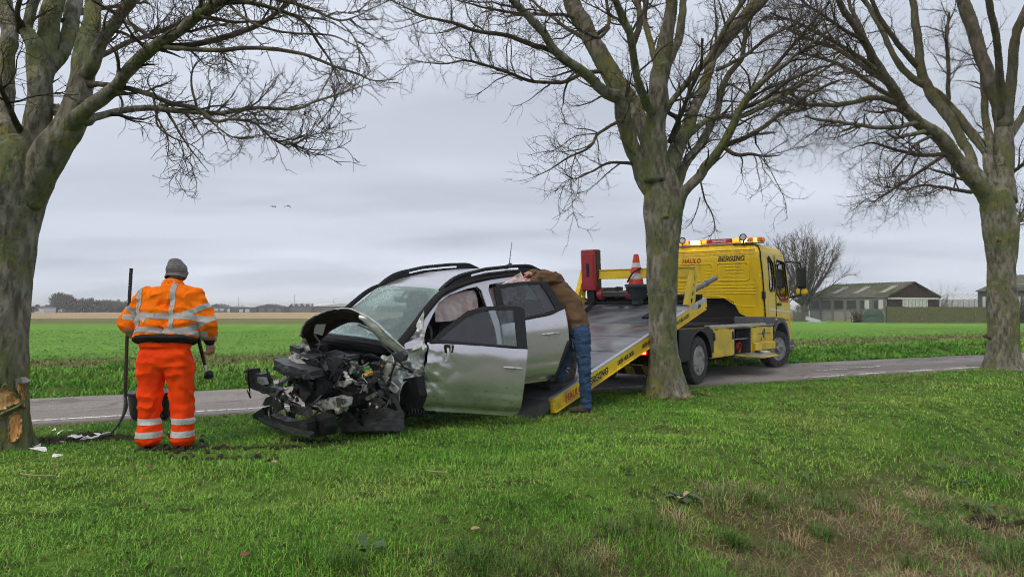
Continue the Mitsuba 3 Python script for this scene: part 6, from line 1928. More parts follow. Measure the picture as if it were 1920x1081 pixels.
bumped('m_orange', cloth((0.98, 0.205, 0.002), (0.90, 0.155, 0.002)), lambda p, n, uv: FB(p.x * 10, p.y * 10, p.z * 7, 3) * 0.05, 1.0, 0.75, 4e-3, specular=0.15)
bumped('m_orange_red', cloth((0.98, 0.070, 0.002), (0.90, 0.052, 0.002)), lambda p, n, uv: FB(p.x * 9, p.y * 9, p.z * 5, 3) * 0.06, 1.0, 0.75, 4e-3, specular=0.15)
bsdf('m_reflective', cloth((0.42, 0.42, 0.41), (0.34, 0.34, 0.335), 12), 0.5)
bsdf('m_reflective_white', cloth((0.66, 0.65, 0.64), (0.55, 0.54, 0.52), 12), 0.5)
bumped('m_knit', cloth((0.19, 0.19, 0.20), (0.125, 0.125, 0.135), 30), lambda p, n, uv: dr.sin(p.z * 420) * 0.0012 + FB(p.x * 60, p.y * 60, p.z * 60, 2) * 0.004, 1.0, 0.95, 1e-3)
bsdf('m_skin', cloth((0.50, 0.27, 0.20), (0.42, 0.205, 0.155), 20), 0.55)
bsdf('m_hair', (0.06, 0.045, 0.035), 0.8)
bsdf('m_scarf', cloth((0.06, 0.03, 0.028), (0.03, 0.025, 0.03), 30), 0.95)
bumped('m_brown_jacket', cloth((0.130, 0.072, 0.032), (0.090, 0.050, 0.023)), lambda p, n, uv: FB(p.x * 12, p.y * 12, p.z * 9, 3) * 0.03, 1.0, 0.85, 4e-3, sheen=0.4)
bumped('m_denim', cloth((0.018, 0.048, 0.115), (0.026, 0.068, 0.148), 7), lambda p, n, uv: FB(p.x * 14, p.y * 14, p.z * 22, 3) * 0.03, 1.0, 0.85, 4e-3)
bsdf('m_boot', cloth((0.085, 0.052, 0.036), (0.04, 0.026, 0.019), 20), 0.7)
bsdf('m_tool_wood', cloth((0.045, 0.036, 0.028), (0.022, 0.018, 0.015), 12), 0.7)


def ball(p, r):
    """Points of an ellipsoid: r a number or three."""
    s = trimesh.creation.icosphere(2, 1.0).vertices
    return s * np.asarray(r, float) + np.asarray(p, float)


def chain(bones, edge=0.03, it=8, wrinkle=0.0, freq=9.0, seed=0, stretch=(1, 1, 1), lam=0.5):
    """bones: (p0, r0, p1, r1); their hulls are joined and smoothed into one skin."""
    ms = []
    for p0, r0, p1, r1 in bones:
        ms.append(manifold3d.Manifold.hull_points(np.vstack([ball(p0, r0), ball(p1, r1)])))
    m = manifold3d.Manifold.batch_boolean(ms, manifold3d.OpType.Add).refine_to_length(edge)
    t = unman(m)
    t.merge_vertices()
    trimesh.smoothing.filter_taubin(t, lamb=lam, nu=lam * 0.96 + 0.02, iterations=it)
    if wrinkle:
        v = np.array(t.vertices)
        d = meshkit.fbm(v * freq * np.asarray(stretch) + seed, 3, seed) - 0.5
        q = v * freq * 0.6 * np.asarray(stretch)
        q = q + 1.2 * np.stack([meshkit.noise(q * .7 + 9, seed), meshkit.noise(q * .7 + 19, seed), 0 * d], -1)
        ridge = (1 - np.minimum(1, np.abs(meshkit.fbm(q + 3 + seed, 2, seed + 5) - 0.5) * 4.5)) ** 1.5
        t.vertices = v + t.vertex_normals * (0.7 * d + 0.75 * (ridge - 0.25))[:, None] * wrinkle
    return t


def hand(wrist, direction, palm_n, s=1.0, curl=0.6, thumb_side=1):
    """A palm, four unequal fingers with two bends each and a thumb at the side of the palm."""
    d = np.asarray(direction, float) / np.linalg.norm(direction)
    n = np.asarray(palm_n, float)
    n = n - d * (n @ d)
    n /= np.linalg.norm(n)
    w = np.cross(n, d)
    W = np.asarray(wrist, float)
    B = [(W, .030 * s, W + d * .035 * s, .032 * s)]
    for k, (o, L) in enumerate(zip((-.033, -.011, .011, .032), (.072, .082, .077, .060))):
        base = W + d * .085 * s + w * o * s
        B.append((W + d * .03 * s + w * o * .7 * s, .018 * s, base, .0135 * s))
        p, ang = base, 0.0
        for j, (f, r) in enumerate(((.42, .0105), (.32, .0095), (.26, .0085))):
            ang += curl * (0.75 if j == 0 else 1.0) * (1 + .1 * k)
            q = p + (d * math.cos(ang) + n * math.sin(ang)) * L * f * s
            B.append((p, (.0118 - .001 * j) * s, q, r * s))
            p = q
    tb = W + d * .035 * s + w * (-.032 * thumb_side) * s
    t1 = tb + (d * .5 - w * .7 * thumb_side + n * .4) * .04 * s
    t2 = t1 + (d * .75 - w * .15 * thumb_side + n * .6) * .034 * s
    return B + [(W + d * .02 * s, .022 * s, tb, .015 * s), (tb, .014 * s, t1, .0125 * s), (t1, .012 * s, t2, .009 * s)]


def head_bones(c, look, up=(0, 0, 1), s=1.0):
    f = np.asarray(look, float) / np.linalg.norm(look)
    u = np.asarray(up, float)
    u = u - f * (u @ f)
    u /= np.linalg.norm(u)
    w = np.cross(f, u)
    c = np.asarray(c, float)
    B = [(c + u * .035 - f * .012, .088 * s, c + u * .02 + f * .02, .082 * s), (c + f * .03 - u * .03, .066 * s, c + f * .05 - u * .085, .036 * s), (c + f * .088 + u * .01, .010 * s, c + f * .105 - u * .018, .013 * s)]
    for k in (-1, 1):
        B.append((c + w * k * .078 - f * .01, (.012 * s), c + w * k * .088 - f * .018 - u * .035, .009 * s))
    return B


def band(mesh, origin, normal, width, off=0.004):
    """A strip of tape: the part of the cloth between two parallel planes, raised a few millimetres."""
    n = np.asarray(normal, float) / np.linalg.norm(normal)
    o = np.asarray(origin, float)
    m = trimesh.Trimesh(mesh.vertices + mesh.vertex_normals * off, mesh.faces, process=False)
    m = trimesh.intersections.slice_mesh_plane(m, n, o - n * width / 2)
    m = trimesh.intersections.slice_mesh_plane(m, -n, o + n * width / 2)
    return m


def keep(mesh, *planes):
    for o, n in planes:
        mesh = trimesh.intersections.slice_mesh_plane(mesh, np.asarray(n, float), np.asarray(o, float))
    return mesh


# the worker in orange, back turned, stooping a little: x to the right, y away from the camera
WP = at(309, 839)
WM = frame(WP[0], WP[1], height(WP[:2]) + 0.0, rot(0.42 * 0 + 0.10))
pk = 'person'
sh, el, wr = {}, {}, {}
sh[-1], sh[1] = np.array([-.215, .07, 1.405]), np.array([.22, .07, 1.415])
el[-1], el[1] = np.array([-.360, .06, 1.16]), np.array([.352, .05, 1.17])
wr[-1], wr[1] = np.array([-.325, .30, 1.05]), np.array([.345, .17, .985])
hd = np.array([.02, .20, 1.655])
skin = [((0, .0, .90), .10, (0, .05, 1.25), .10), ((0, .05, 1.25), .11, (0, .10, 1.42), .09), ((0, .12, 1.48), .055, (.015, .17, 1.60), .055)] + head_bones(hd, (0.05, .9, -.35))
for s_ in (-1, 1):
    skin += [((s_ * .05, .10, 1.43), .07, sh[s_], .06), (sh[s_], .055, el[s_], .042), (el[s_], .042, wr[s_], .028)]
    skin += [((s_ * .08, .0, .88), .08, (s_ * .13, .01, .50), .055), ((s_ * .13, .01, .5), .055, (s_ * .145, .02, .09), .04), ((s_ * .145, .02, .06), .038, (s_ * .15, .15, .04), .032)]
skin += hand(wr[-1], (.05, .55, -.15), (.75, .1, -.1), 1.0, .75, 1)
skin += hand(wr[1] + [0, .0, .0], (.06, .12, -.95), (-.75, .5, 0), 1.05, .75, 1)
put('body', chain(skin, .016, 5), 'm_skin', True, pk, WM)
jk = [((-.10, .0, 1.02), (.125, .14, .06), (.10, .0, 1.02), (.125, .14, .06)), ((-.13, .0, 1.05), (.15, .165, .09), (-.13, .03, 1.22), (.15, .16, .1)), ((.13, .0, 1.05), (.15, .165, .09), (.13, .03, 1.22), (.15, .16, .1)),
      ((-.13, .03, 1.22), (.145, .16, .1), (-.12, .07, 1.40), (.13, .125, .08)), ((.13, .03, 1.22), (.145, .16, .1), (.12, .07, 1.40), (.13, .125, .08)), ((-.13, .03, 1.22), .14, (.13, .03, 1.22), .14), ((-.1, .07, 1.40), .125, (.1, .07, 1.40), .125),
      ((-.12, .08, 1.43), .09, (.12, .08, 1.43), .09), ((0, .11, 1.48), (.10, .10, .06), (.01, .14, 1.565), (.078, .088, .03))]
for s_ in (-1, 1):
    jk += [((s_ * .12, .08, 1.43), .090, sh[s_], .098), (sh[s_], .098, el[s_], .088), (el[s_], .088, el[s_] * .35 + wr[s_] * .65, .072), (el[s_] * .35 + wr[s_] * .65, .072, el[s_] * .12 + wr[s_] * .88, .05)]
jm = chain(jk, .018, 6, .034, 9.0, 3, (1, 1, 1.5))
jm = keep(jm, ((0, 0, 1.03), (0, 0.22, 1)))
jkk = put('jacket', jm, 'm_orange', True, pk, WM)
torso = keep(jm, ((-.262, 0, 0), (1, .0, .10)), ((.268, 0, 0), (-1, 0, .10)))
for z_, w_ in ((1.215, .055), (1.075, .05)):
    put('reflective_band', band(torso, (0, 0, z_), (0.03, .25, 1), w_), 'm_reflective', True, jkk, WM)
back = keep(torso, ((0, .05, 0), (0, -1, 0)), ((0, 0, 1.09), (0, .25, 1)))
for x_ in (-.165, .145):
    put('reflective_band', band(back, (x_, 0, 0), (1, 0, .05), .05, .006), 'm_reflective', True, jkk, WM)
for s_ in (-1, 1):
    far_ = keep(jm, ((s_ * .262, 0, 0), (s_, 0, .10)))
    ax = (el[s_] - sh[s_])
    put('reflective_band', band(far_, sh[s_] + ax * .50, ax, .05), 'm_reflective', True, jkk, WM)
    if s_ > 0:
        put('reflective_band', band(far_, sh[s_] + ax * .98, ax, .05), 'm_reflective', True, jkk, WM)
    ax2 = wr[s_] - el[s_]
    put('reflective_band', band(keep(far_, (el[s_] + ax2 * .25, ax2)), el[s_] + ax2 * .58, ax2, .045), 'm_reflective', True, jkk, WM)
    cuff = chain([(el[s_] * .18 + wr[s_] * .82, .056, el[s_] * .0 + wr[s_] * 1.0, .044)], .015, 3)
    put('cuff', cuff, 'm_black_soft', True, jkk, WM)
hem = chain([((-.115, -.012, 1.005), (.172, .198, .050), (.115, -.012, 1.005), (.172, .198, .050))], .02, 4, .008, 14, 2)
hem = mv(hem, R=rot(0, 0, -0.20), t=[0, -.205, .025])
put('waistband', hem, 'm_black_soft', True, jkk, WM)
tr = [((-.09, -.01, .96), (.138, .145, .10), (.09, -.01, .96), (.138, .145, .10)), ((-.100, -.02, .88), (.142, .155, .1), (-.130, .0, .62), (.118, .122, .1)), ((.100, -.02, .88), (.142, .155, .1), (.138, .0, .62), (.118, .122, .1)), ((-.08, -.02, .86), .15, (.08, -.02, .86), .15)]
for s_ in (-1, 1):
    x0 = -.130 if s_ < 0 else .138
    x1 = -.148 if s_ < 0 else .155
    tr += [((x0, .0, .62), (.118, .122, .1), (x1, .01, .32), (.094, .105, .08)), ((x1, .01, .32), (.094, .105, .08), (x1, .015, .09), (.108, .12, .06))]
tmh = chain(tr, .018, 5, .026, 8.0, 9, (1.0, 1.0, 1.4))
tmh = keep(tmh, ((0, 0, .03), (0, 0, 1)), ((0, 0, 1.0), (0, -.2, -1)))
trk = put('trousers', tmh, 'm_orange_red', True, pk, WM)
for z_ in (.265, .145):
    bm_ = band(tmh, (0, 0, z_), (0, 0, 1), .058)
    for s_ in (-1, 1):
        put('reflective_band', keep(bm_, ((0.005 * s_, 0, 0), (s_, 0, 0))), 'm_reflective_white', True, trk, WM)
side = keep(tmh, ((.16, 0, 0), (1, 0, 0)), ((0, 0, .35), (0, 0, 1)), ((0, 0, .86), (0, 0, -1)))
put('side_stripe', band(side, (0, .06, 0), (0, 1, 0), .035, .005), 'm_reflective', True, trk, WM)
hatb = [(hd + [0, .0, .03], (.100, .110, .08), hd + [-.008, -.01, .095], (.066, .07, .045)), (hd + [-.0, -.03, -.045], (.098, .095, .04), hd + [0, .02, .0], (.102, .115, .04))]
hat = chain(hatb, .012, 6, .006, 16, 4)
hat = keep(hat, (hd + [0, 0, -.066], (0, .35, 1)))
put('hat', hat, 'm_knit', True, pk, WM)
put('scarf', chain([((.0, .12, 1.545), (.07, .075, .03), (.015, .15, 1.585), (.066, .07, .03))], .015, 4, .012, 18, 6), 'm_scarf', True, pk, WM)
for s_ in (-1, 1):
    put('boot', chain([((s_ * .148, .0, .05), (.05, .07, .045), (s_ * .165, .16, .04), (.048, .055, .036))], .015, 4), 'm_black', True, pk, WM)
lab(pk, 'person in orange high-visibility jacket and trousers and a grey knitted cap, seen from behind', 'person')
# what the worker holds
Yb = WP[1] + .06
WH = WM[:3, :3] @ wr[-1] + WM[:3, 3]
HY = WH[1] + .08
bar = smooth_path([atY(246, 503, HY + .04), atY(242, 570, HY + .03), atY(238, 640, HY + .01), atY(236, 700, HY), atY(235, 748, HY)], 20)
put('shaft', tube(bar, .0165, 10), 'm_tool_wood', True, 'digging_bar')
bl = smooth_path([atY(235, 744, HY), atY(236, 760, HY), atY(231, 778, HY - .02), atY(221, 796, HY - .05), atY(207, 813, HY - .08)], 18)
put('blade', tube(bl, np.interp(np.arange(18), [0, 4, 8, 17], [.020, .032, .022, .012]), 8, ell=(1.0, .6)), 'm_dark_metal', True, 'digging_bar')
lab('digging_bar', 'long dark bar with a bent end held upright by the worker in orange', 'digging bar')
WH2 = WM[:3, :3] @ (wr[1] + [.02, .05, -.07]) + WM[:3, 3]
HY2 = WH2[1]
put('handle', tube([atY(367, 612, HY2 - .02), atY(372, 634, HY2), atY(378, 660, HY2), atY(384, 684, HY2)], [.017, .018, .018, .015], 10), 'm_black', True, 'brush')
put('neck', tube([atY(383, 682, HY2), atY(388, 698, HY2)], .011, 8), 'm_alloy', True, 'brush')
bh = jitter(trimesh.creation.icosphere(3, .045), .02, 22, 3)
put('head', mv(bh, t=atY(391, 702, HY2), s=[1.05, .9, .95]), 'm_black', True, 'brush')
lab('brush', 'short black hand tool with a round black head in the right hand of the worker', 'hand tool')
bp = at(283, 785)
BM = frame(bp[0], bp[1], 0.02, rot(.3))
put('tub', mv(lathe([(.001, .0), (.20, .0), (.225, .05), (.245, .26), (.262, .27), (.262, .30), (.235, .30), (.225, .24), (.19, .03), (.001, .03)], 32, 'z'), BM), 'm_black', 35, 'tub')
put('rim', mv(lathe([(.255, .275), (.272, .285), (.272, .30), (.255, .305)], 32, 'z'), BM), 'm_black', 35, 'tub')
lab('tub', 'round black tub on the road edge behind the legs of the worker', 'tub')

# the man in the brown jacket leaning over the roof of the wreck
mk_ = 'person_001'
hp = {1: atY(1090, 622, 9.22), -1: atY(1077, 618, 9.40)}
kn = {1: atY(1096, 694, 9.12), -1: atY(1056, 668, 9.36)}
an_ = {1: atY(1099, 752, 9.12), -1: atY(1049, 706, 9.34)}
to = {1: atY(1076, 770, 9.06), -1: atY(1036, 716, 9.38)}
gz = height(an_[1][:2])
an_[1][2], to[1][2] = gz + .085, gz + .045
hc = (hp[1] + hp[-1]) / 2
shc = atY(1043, 536, 9.56)
hL, hU = cs(982, 513, .60), cs(987, 525, .66)
HL, HU = CAR_R @ hL + CAR[:3, 3], CAR_R @ hU + CAR[:3, 3]
shL, shR = atY(1040, 523, 9.46), atY(1046, 528, 9.80)
elL, elR = atY(1013, 519, 9.50), atY(1018, 516, 9.86)
wrL, wrR = HU + [.06, .01, -.01], HL + [.085, .01, -.005]
hd2 = atY(1016, 543, 9.86)
sp = atY(1070, 572, 9.42)
skin = [(hc, .11, sp, .11), (sp, .11, shc, .10), (shc, .05, (shc + hd2) / 2, .05)] + head_bones(hd2, (-.6, .35, -.7), (-.5, .5, .6))
skin += [(shc, .06, shL, .055), (shL, .055, elL, .042), (elL, .042, wrL, .028), (shc, .06, shR, .055), (shR, .055, elR, .042), (elR, .042, wrR, .028)]
for k in (1, -1):
    skin += [(hp[k], .08, kn[k], .055), (kn[k], .052, an_[k], .036), (an_[k] - [0, 0, .03], .035, to[k], .03)]
skin += hand(wrL, HU - wrL + np.array([-.04, 0, -.02]), (0.1, .2, -1), 1.05, .35, -1) + hand(wrR, HL - wrR + np.array([-.06, .0, .01]), (0.1, .2, -1), 1.05, .40, 1)
put('body', chain(skin, .017, 5), 'm_skin', True, mk_)
j2 = [(hc + [0, 0, .0], (.145, .14, .07), atY(1080, 600, 9.33), (.15, .145, .1)), (atY(1080, 600, 9.33), (.15, .145, .1), sp, (.155, .15, .12)), (sp, (.155, .15, .12), atY(1052, 546, 9.52), (.145, .16, .12)), (atY(1052, 546, 9.52), (.14, .16, .11), shc, (.115, .15, .085)),
      (shL, .085, shR, .085), (shL, .088, elL, .074), (elL, .074, elL * .3 + wrL * .7, .056), (elL * .3 + wrL * .7, .056, elL * .05 + wrL * .95, .045), (shR, .088, elR, .074), (elR, .074, elR * .3 + wrR * .7, .056), (elR * .3 + wrR * .7, .056, elR * .05 + wrR * .95, .045)]
put('jacket', chain(j2, .02, 6, .026, 8, 21, (1, 1, 1.6)), 'm_brown_jacket', True, mk_)
j3 = [(hc + [0, 0, .02], (.135, .13, .08), hc + [0, 0, -.03], (.135, .13, .08))]
for k in (1, -1):
    j3 += [(hc * .5 + hp[k] * .5, .12, hp[k] - [0, 0, .05], .112), (hp[k] - [0, 0, .04], .112, kn[k], .078), (kn[k], .078, an_[k] * .8 + kn[k] * .2, .062), (an_[k] * .8 + kn[k] * .2, .062, an_[k] + [0, 0, .0], .064)]
put('jeans', chain(j3, .016, 5, .018, 13, 31, (1, 1, 1.9)), 'm_denim', True, mk_)
for k in (1, -1):
    d = (to[k] - an_[k])
    d[2] = 0
    sh_ = [(an_[k] + [0, 0, .01], .052, an_[k] - [0, 0, .045], (.052, .05, .035)), (an_[k] - [0, 0, .045] - d * .15, (.045, .045, .036), to[k] + d * .1, (.042, .042, .032)), (an_[k], .045, to[k] - d * .3, .036)]
    put('shoe', chain(sh_, .014, 4), 'm_boot', True, mk_)
tg = [atY(1072, 634, 9.20), atY(1075, 653, 9.19)]
put('tag', tube([tg[0], tg[1]], .014, 6, ell=(1, .25)), 'm_white', 30, mk_)
put('hair', chain([(hd2 + [.03, .02, .05], .075, hd2 + [.0, .04, .05], .078)], .016, 3), 'm_hair', True, mk_)
lab(mk_, 'person in brown jacket and blue jeans leaning over the roof of the wreck', 'person')
# ------------------------------------------------------------ beyond the road, right: barn, fences, sheds, trees
bsdf('m_roof_moss', mikit.proc(lambda p, n, uv: MX(MX((0.075, 0.076, 0.058), (0.125, 0.120, 0.096), FB(p.x * .8, p.y * .8, p.z * 1.5, 3)), (0.060, 0.078, 0.030), SS(0.45, 0.7, FB(p.x * .35 + 3, p.y * .35, p.z * .6, 3)))), 0.9)
bsdf('m_rooflight', (0.25, 0.245, 0.21), 0.6)
bsdf('m_barn_grey', mikit.proc(lambda p, n, uv: MX((0.34, 0.33, 0.31), (0.24, 0.235, 0.215), FB(p.x * 1.2, p.y * 1.2, p.z * .7, 4))), 0.9)
bsdf('m_barn_frame', (0.19, 0.185, 0.17), 0.9)
bsdf('m_barn_red', mikit.proc(lambda p, n, uv: MX((0.058, 0.026, 0.022), (0.036, 0.020, 0.018), FB(p.x * 3, p.y * 3, p.z * .5, 3))), 0.8)
bsdf('m_pane', (0.045, 0.05, 0.056), 0.25)
bsdf('m_door_pale', (0.58, 0.59, 0.57), 0.7)
bsdf('m_fence_green', mikit.proc(lambda p, n, uv: MX((0.175, 0.175, 0.080), (0.12, 0.125, 0.058), FB(p.x * 1.5, p.y * 1.5, p.z * 5, 3))), 0.9)
bsdf('m_fence_gap', (0.035, 0.036, 0.022), 0.95)
bsdf('m_fence_grey', (0.105, 0.105, 0.10), 0.9)
bsdf('m_tank_green', mikit.proc(lambda p, n, uv: MX((0.055, 0.105, 0.068), (0.085, 0.14, 0.095), FB(p.x, p.y, p.z * 3, 3))), 0.6)
bsdf('m_glasshouse', (0.50, 0.53, 0.55), 0.4)
bsdf('m_shed_green', (0.065, 0.085, 0.075), 0.7)
bsdf('m_far_dark', (0.088, 0.088, 0.100), 0.9)
bsdf('m_far_wall', (0.145, 0.142, 0.155), 0.9)
bsdf('m_far_white', (0.55, 0.56, 0.58), 0.7)
bsdf('m_bush', (0.052, 0.042, 0.034), 0.95)


def gz(p):
    return float(height(np.asarray(p[:2], float)))


def ground_at(px, Y):
    X = (px - CX_) / F_ * Y
    return np.array([X, Y, gz((X, Y))])


def quad(a, b, c, d, th=0.06):
    """A slab on four corners."""
    return sheet(np.array([[a, b], [d, c]], float), th)


def wall_piece(a, b, z0, z1, out, th=0.05, off=0.0):
    a, b = np.asarray(a, float), np.asarray(b, float)
    o = np.append(out, 0) * (off + th / 2)
    return quad((*a[:2], z0) + o, (*b[:2], z0) + o, (*b[:2], z1) + o, (*a[:2], z1) + o, th)


def ab(a, b, t):
    return a + (b - a) * t


def zrow(y, Y):
    """Height of a pixel row at a distance."""
    return EYE[2] - (y - 578) / F_ * Y


# barn: corner, left end of the long wall, right end of the gable wall
kC, kL, kR = ground_at(1663, 100.0)[:2], ground_at(1519, 112.0)[:2], ground_at(1758, 103.5)[:2]
zg = gz(kC) - .1
ze, zr = zrow(555.5, 100.0), zrow(530, 102.0)
kb = kL + (kR - kC)
bn_ = 'barn'
eL = (kL - kC) / np.linalg.norm(kL - kC)
eR = (kR - kC) / np.linalg.norm(kR - kC)
nL, nR = -eR, -eL
Lw, Gw = np.linalg.norm(kL - kC), np.linalg.norm(kR - kC)
put('wall', cat([wall_piece(kC, kL, zg, ze, nL, .2), wall_piece(kb, kR, zg, ze, -nL, .2), wall_piece(kL, kb, zg, ze, -nR, .2)]), 'm_barn_grey', False, bn_)
gm = (kC + kR) / 2
zoff = np.append(nR, 0) * .1
gable = [(*kC, zg), (*kR, zg), (*kR, ze), (*gm, zr), (*kC, ze)]
G_ = np.array(gable, float)
put('gable_wall', cat([quad(G_[0] + zoff, G_[1] + zoff, G_[2] + zoff, G_[4] + zoff, .2), quad(G_[4] + zoff, ab(G_[4], G_[2], .5) + zoff, G_[3] + zoff, G_[4] + zoff + [0, 0, .01], .2), quad(ab(G_[4], G_[2], .5) + zoff, G_[2] + zoff, G_[2] + zoff + [0, 0, .01], G_[3] + zoff, .2)]), 'm_barn_red', False, bn_)
ov = .35
for sgn, e0, nm in ((1, (kC, kL), 'roof'), (-1, (kR, kb), 'roof')):
    a_, b_ = e0
    side_ = nL if sgn > 0 else -nL
    sl = (zr - ze) / (Gw / 2)
    A_ = np.append(a_ + side_ * ov + nR * ov, ze - sl * ov + .12)
    B_ = np.append(b_ + side_ * ov - nR * ov, ze - sl * ov + .12)
    mC, mL = gm + nR * ov, (kL + kb) / 2 - nR * ov
    rk = put(nm, quad(A_, B_, np.append(mL, zr + .12), np.append(mC, zr + .12), .12), 'm_roof_moss', False, bn_)
    if sgn > 0:
        for k in range(34):
            t_ = (k + .5) / 34
            p0_, p1_ = ab(A_, B_, t_), ab(np.append(mC, zr + .12), np.append(mL, zr + .12), t_)
            put('corrugation', tube([p0_ + [0, 0, .06], p1_ + [0, 0, .06]], .035, 5), 'm_roof_moss', True, rk)
        for t_ in (.13, .44, .72):
            q0, q1 = ab(A_, B_, t_ - .035), ab(A_, B_, t_ + .035)
            r0, r1 = ab(np.append(mC, zr + .12), np.append(mL, zr + .12), t_ - .035), ab(np.append(mC, zr + .12), np.append(mL, zr + .12), t_ + .035)
            up_ = np.array([0, 0, .11])
            put('rooflight', quad(ab(q0, r0, .22) + up_, ab(q1, r1, .22) + up_, ab(q1, r1, .72) + up_, ab(q0, r0, .72) + up_, .03), 'm_rooflight', False, rk)
        put('gutter', tube([A_ + [0, 0, -.05], B_ + [0, 0, -.05]], .07, 6), 'm_barn_frame', True, bn_)
put('barge_board', cat([quad(np.append(kC + nR * .42, ze - .25), np.append(gm + nR * .42, zr - .05), np.append(gm + nR * .42, zr + .15), np.append(kC + nR * .42, ze - .02), .04), quad(np.append(gm + nR * .42, zr - .05), np.append(kR + nR * .42, ze - .25), np.append(kR + nR * .42, ze - .02), np.append(gm + nR * .42, zr + .15), .04)]), 'm_barn_red', False, bn_)
put('white_beam', wall_piece(ab(kC, kR, -.01), ab(kC, kR, 1.01), ze - .38, ze - .12, nR, .12, .2), 'm_door_pale', False, bn_)
put('sliding_door', wall_piece(ab(kC, kR, .27), ab(kC, kR, .76), zg, ze - .40, nR, .08, .22), 'm_door_pale', False, bn_)
for k in range(7):
    t_ = .27 + .49 * (k + .5) / 7
    put('door_board', wall_piece(ab(kC, kR, t_ - .003), ab(kC, kR, t_ + .003), zg, ze - .42, nR, .03, .30), 'm_rooflight', False, bn_ + '__sliding_door')
for k in range(7):
    t_ = k / 6
    put('pillar', wall_piece(ab(kC, kL, max(t_ - .012, 0)), ab(kC, kL, min(t_ + .012, 1)), zg, ze, nL, .10, .2), 'm_barn_frame', False, bn_)
    if k < 6:
        a_, b_ = ab(kC, kL, (k + .10) / 6), ab(kC, kL, (k + .90) / 6)
        w_ = put('window', wall_piece(a_, b_, ze - 1.75, ze - .35, nL, .06, .2), 'm_barn_frame', False, bn_)
        if k < 2:
            put('pane', wall_piece(ab(a_, b_, .08), ab(a_, b_, .48), ze - 1.65, ze - .45, nL, .03, .27), 'm_door_pale', False, w_)
            put('pane', wall_piece(ab(a_, b_, .54), ab(a_, b_, .90), ze - 1.65, ze - .45, nL, .03, .27), 'm_pane', False, w_)
        else:
            put('pane', wall_piece(ab(a_, b_, .06), ab(a_, b_, .94), ze - 1.65, ze - .45, nL, .03, .27), 'm_pane', False, w_)
put('sill_beam', wall_piece(kC, kL, ze - 1.92, ze - 1.80, nL, .06, .2), 'm_barn_frame', False, bn_)
lab(bn_, 'low grey barn with mossy roof, row of windows and dark red gable end', 'barn')

# plank fence in front of the barn
fk = 'fence'
f0_, f1_ = ground_at(1662, 92.0), ground_at(1862, 92.0)
zt0 = zrow(574.5, 92.0)
npost = 7
fd_ = (f1_ - f0_)[:2]
fo = np.array([fd_[1], -fd_[0]]) / np.linalg.norm(fd_)
zg_ = min(f0_[2], f1_[2]) - .1
for k in range(8):
    z0_ = zg_ + .12 + (zt0 - zg_ - .12) * k / 8
    z1_ = zg_ + .12 + (zt0 - zg_ - .12) * (k + .82) / 8
    put('plank', wall_piece(f0_, f1_, z0_, z1_, fo, .04), 'm_fence_green', False, fk)
put('backing', wall_piece(f0_, f1_, zg_, zt0 - .03, fo, .02, -.1), 'm_fence_gap', False, fk)
for k in range(npost):
    p_ = ab(f0_, f1_, k / (npost - 1))
    put('post', cbox([p_[0] - .06, p_[1] + .02, zg_], [p_[0] + .06, p_[1] + .14, zt0 + .03], .01), 'm_fence_gap', 30, fk)
lab(fk, 'long mossy horizontal plank fence in front of the dark red gable', 'fence')
fk = 'fence_001'
f0_, f1_ = ground_at(1488, 104.0), ground_at(1517, 104.0)
zt0 = zrow(584, 104.0)
for k in range(5):
    z0_ = zg + .1 + (zt0 - zg - .1) * k / 5
    put('plank', wall_piece(f0_, f1_, z0_, z0_ + (zt0 - zg - .1) / 5 * .8, fo, .04), 'm_fence_grey', False, fk)
for t_ in (0, 1):
    p_ = ab(f0_, f1_, t_)
    put('post', cbox([p_[0] - .06, p_[1] - .06, zg], [p_[0] + .06, p_[1] + .06, zt0 + .1], .01), 'm_far_white' if t_ else 'm_fence_grey', 30, fk)
lab(fk, 'short grey plank fence to the left of the grey barn', 'fence')
# green tank, brush, boards
tk_ = 'tank'
c_ = ground_at(1637, 95.0)
w_, h_ = 36 / F_ * 95, zrow(581, 95.0) - c_[2]
TM = frame(*c_, rot(-.4))
sec = [(-w_ / 2, 0), (w_ / 2, 0), (w_ / 2, h_ * .55), (w_ * .42, h_ * .85), (w_ * .3, h_), (-w_ * .3, h_), (-w_ * .42, h_ * .85), (-w_ / 2, h_ * .55)]
put('body', mv(mv(prism(sec, 1.3, 'y'), t=[0, -.65, 0]), TM), 'm_tank_green', 20, tk_)
put('rim', mv(cbox([-w_ / 2 - .04, -.7, h_ * .52], [w_ / 2 + .04, .7, h_ * .58], .01), TM), 'm_tank_green', 20, tk_)
put('lid', mv(cbox([-w_ * .22, -.72, h_ * .62], [w_ * .22, -.60, h_ * .9], .02), TM), 'm_tank_green', 20, tk_)
lab(tk_, 'green plastic container standing between the grey barn and the plank fence', 'container')
bd_ = ground_at(1532, 98.0)
put('board', mv(cbox([-1.5, -.2, 0], [1.5, .2, .08], .01), t=bd_, R=rot(.3, .02)), 'm_far_white', 20, 'boards')
put('board', mv(cbox([-1.1, -.02, 0], [1.1, .02, .5], .01), t=bd_ + [-.5, .3, .05], R=rot(.2, .25)), 'm_far_white', 20, 'boards')
lab('boards', 'white boards leaning low against the foot of the grey barn', 'boards')


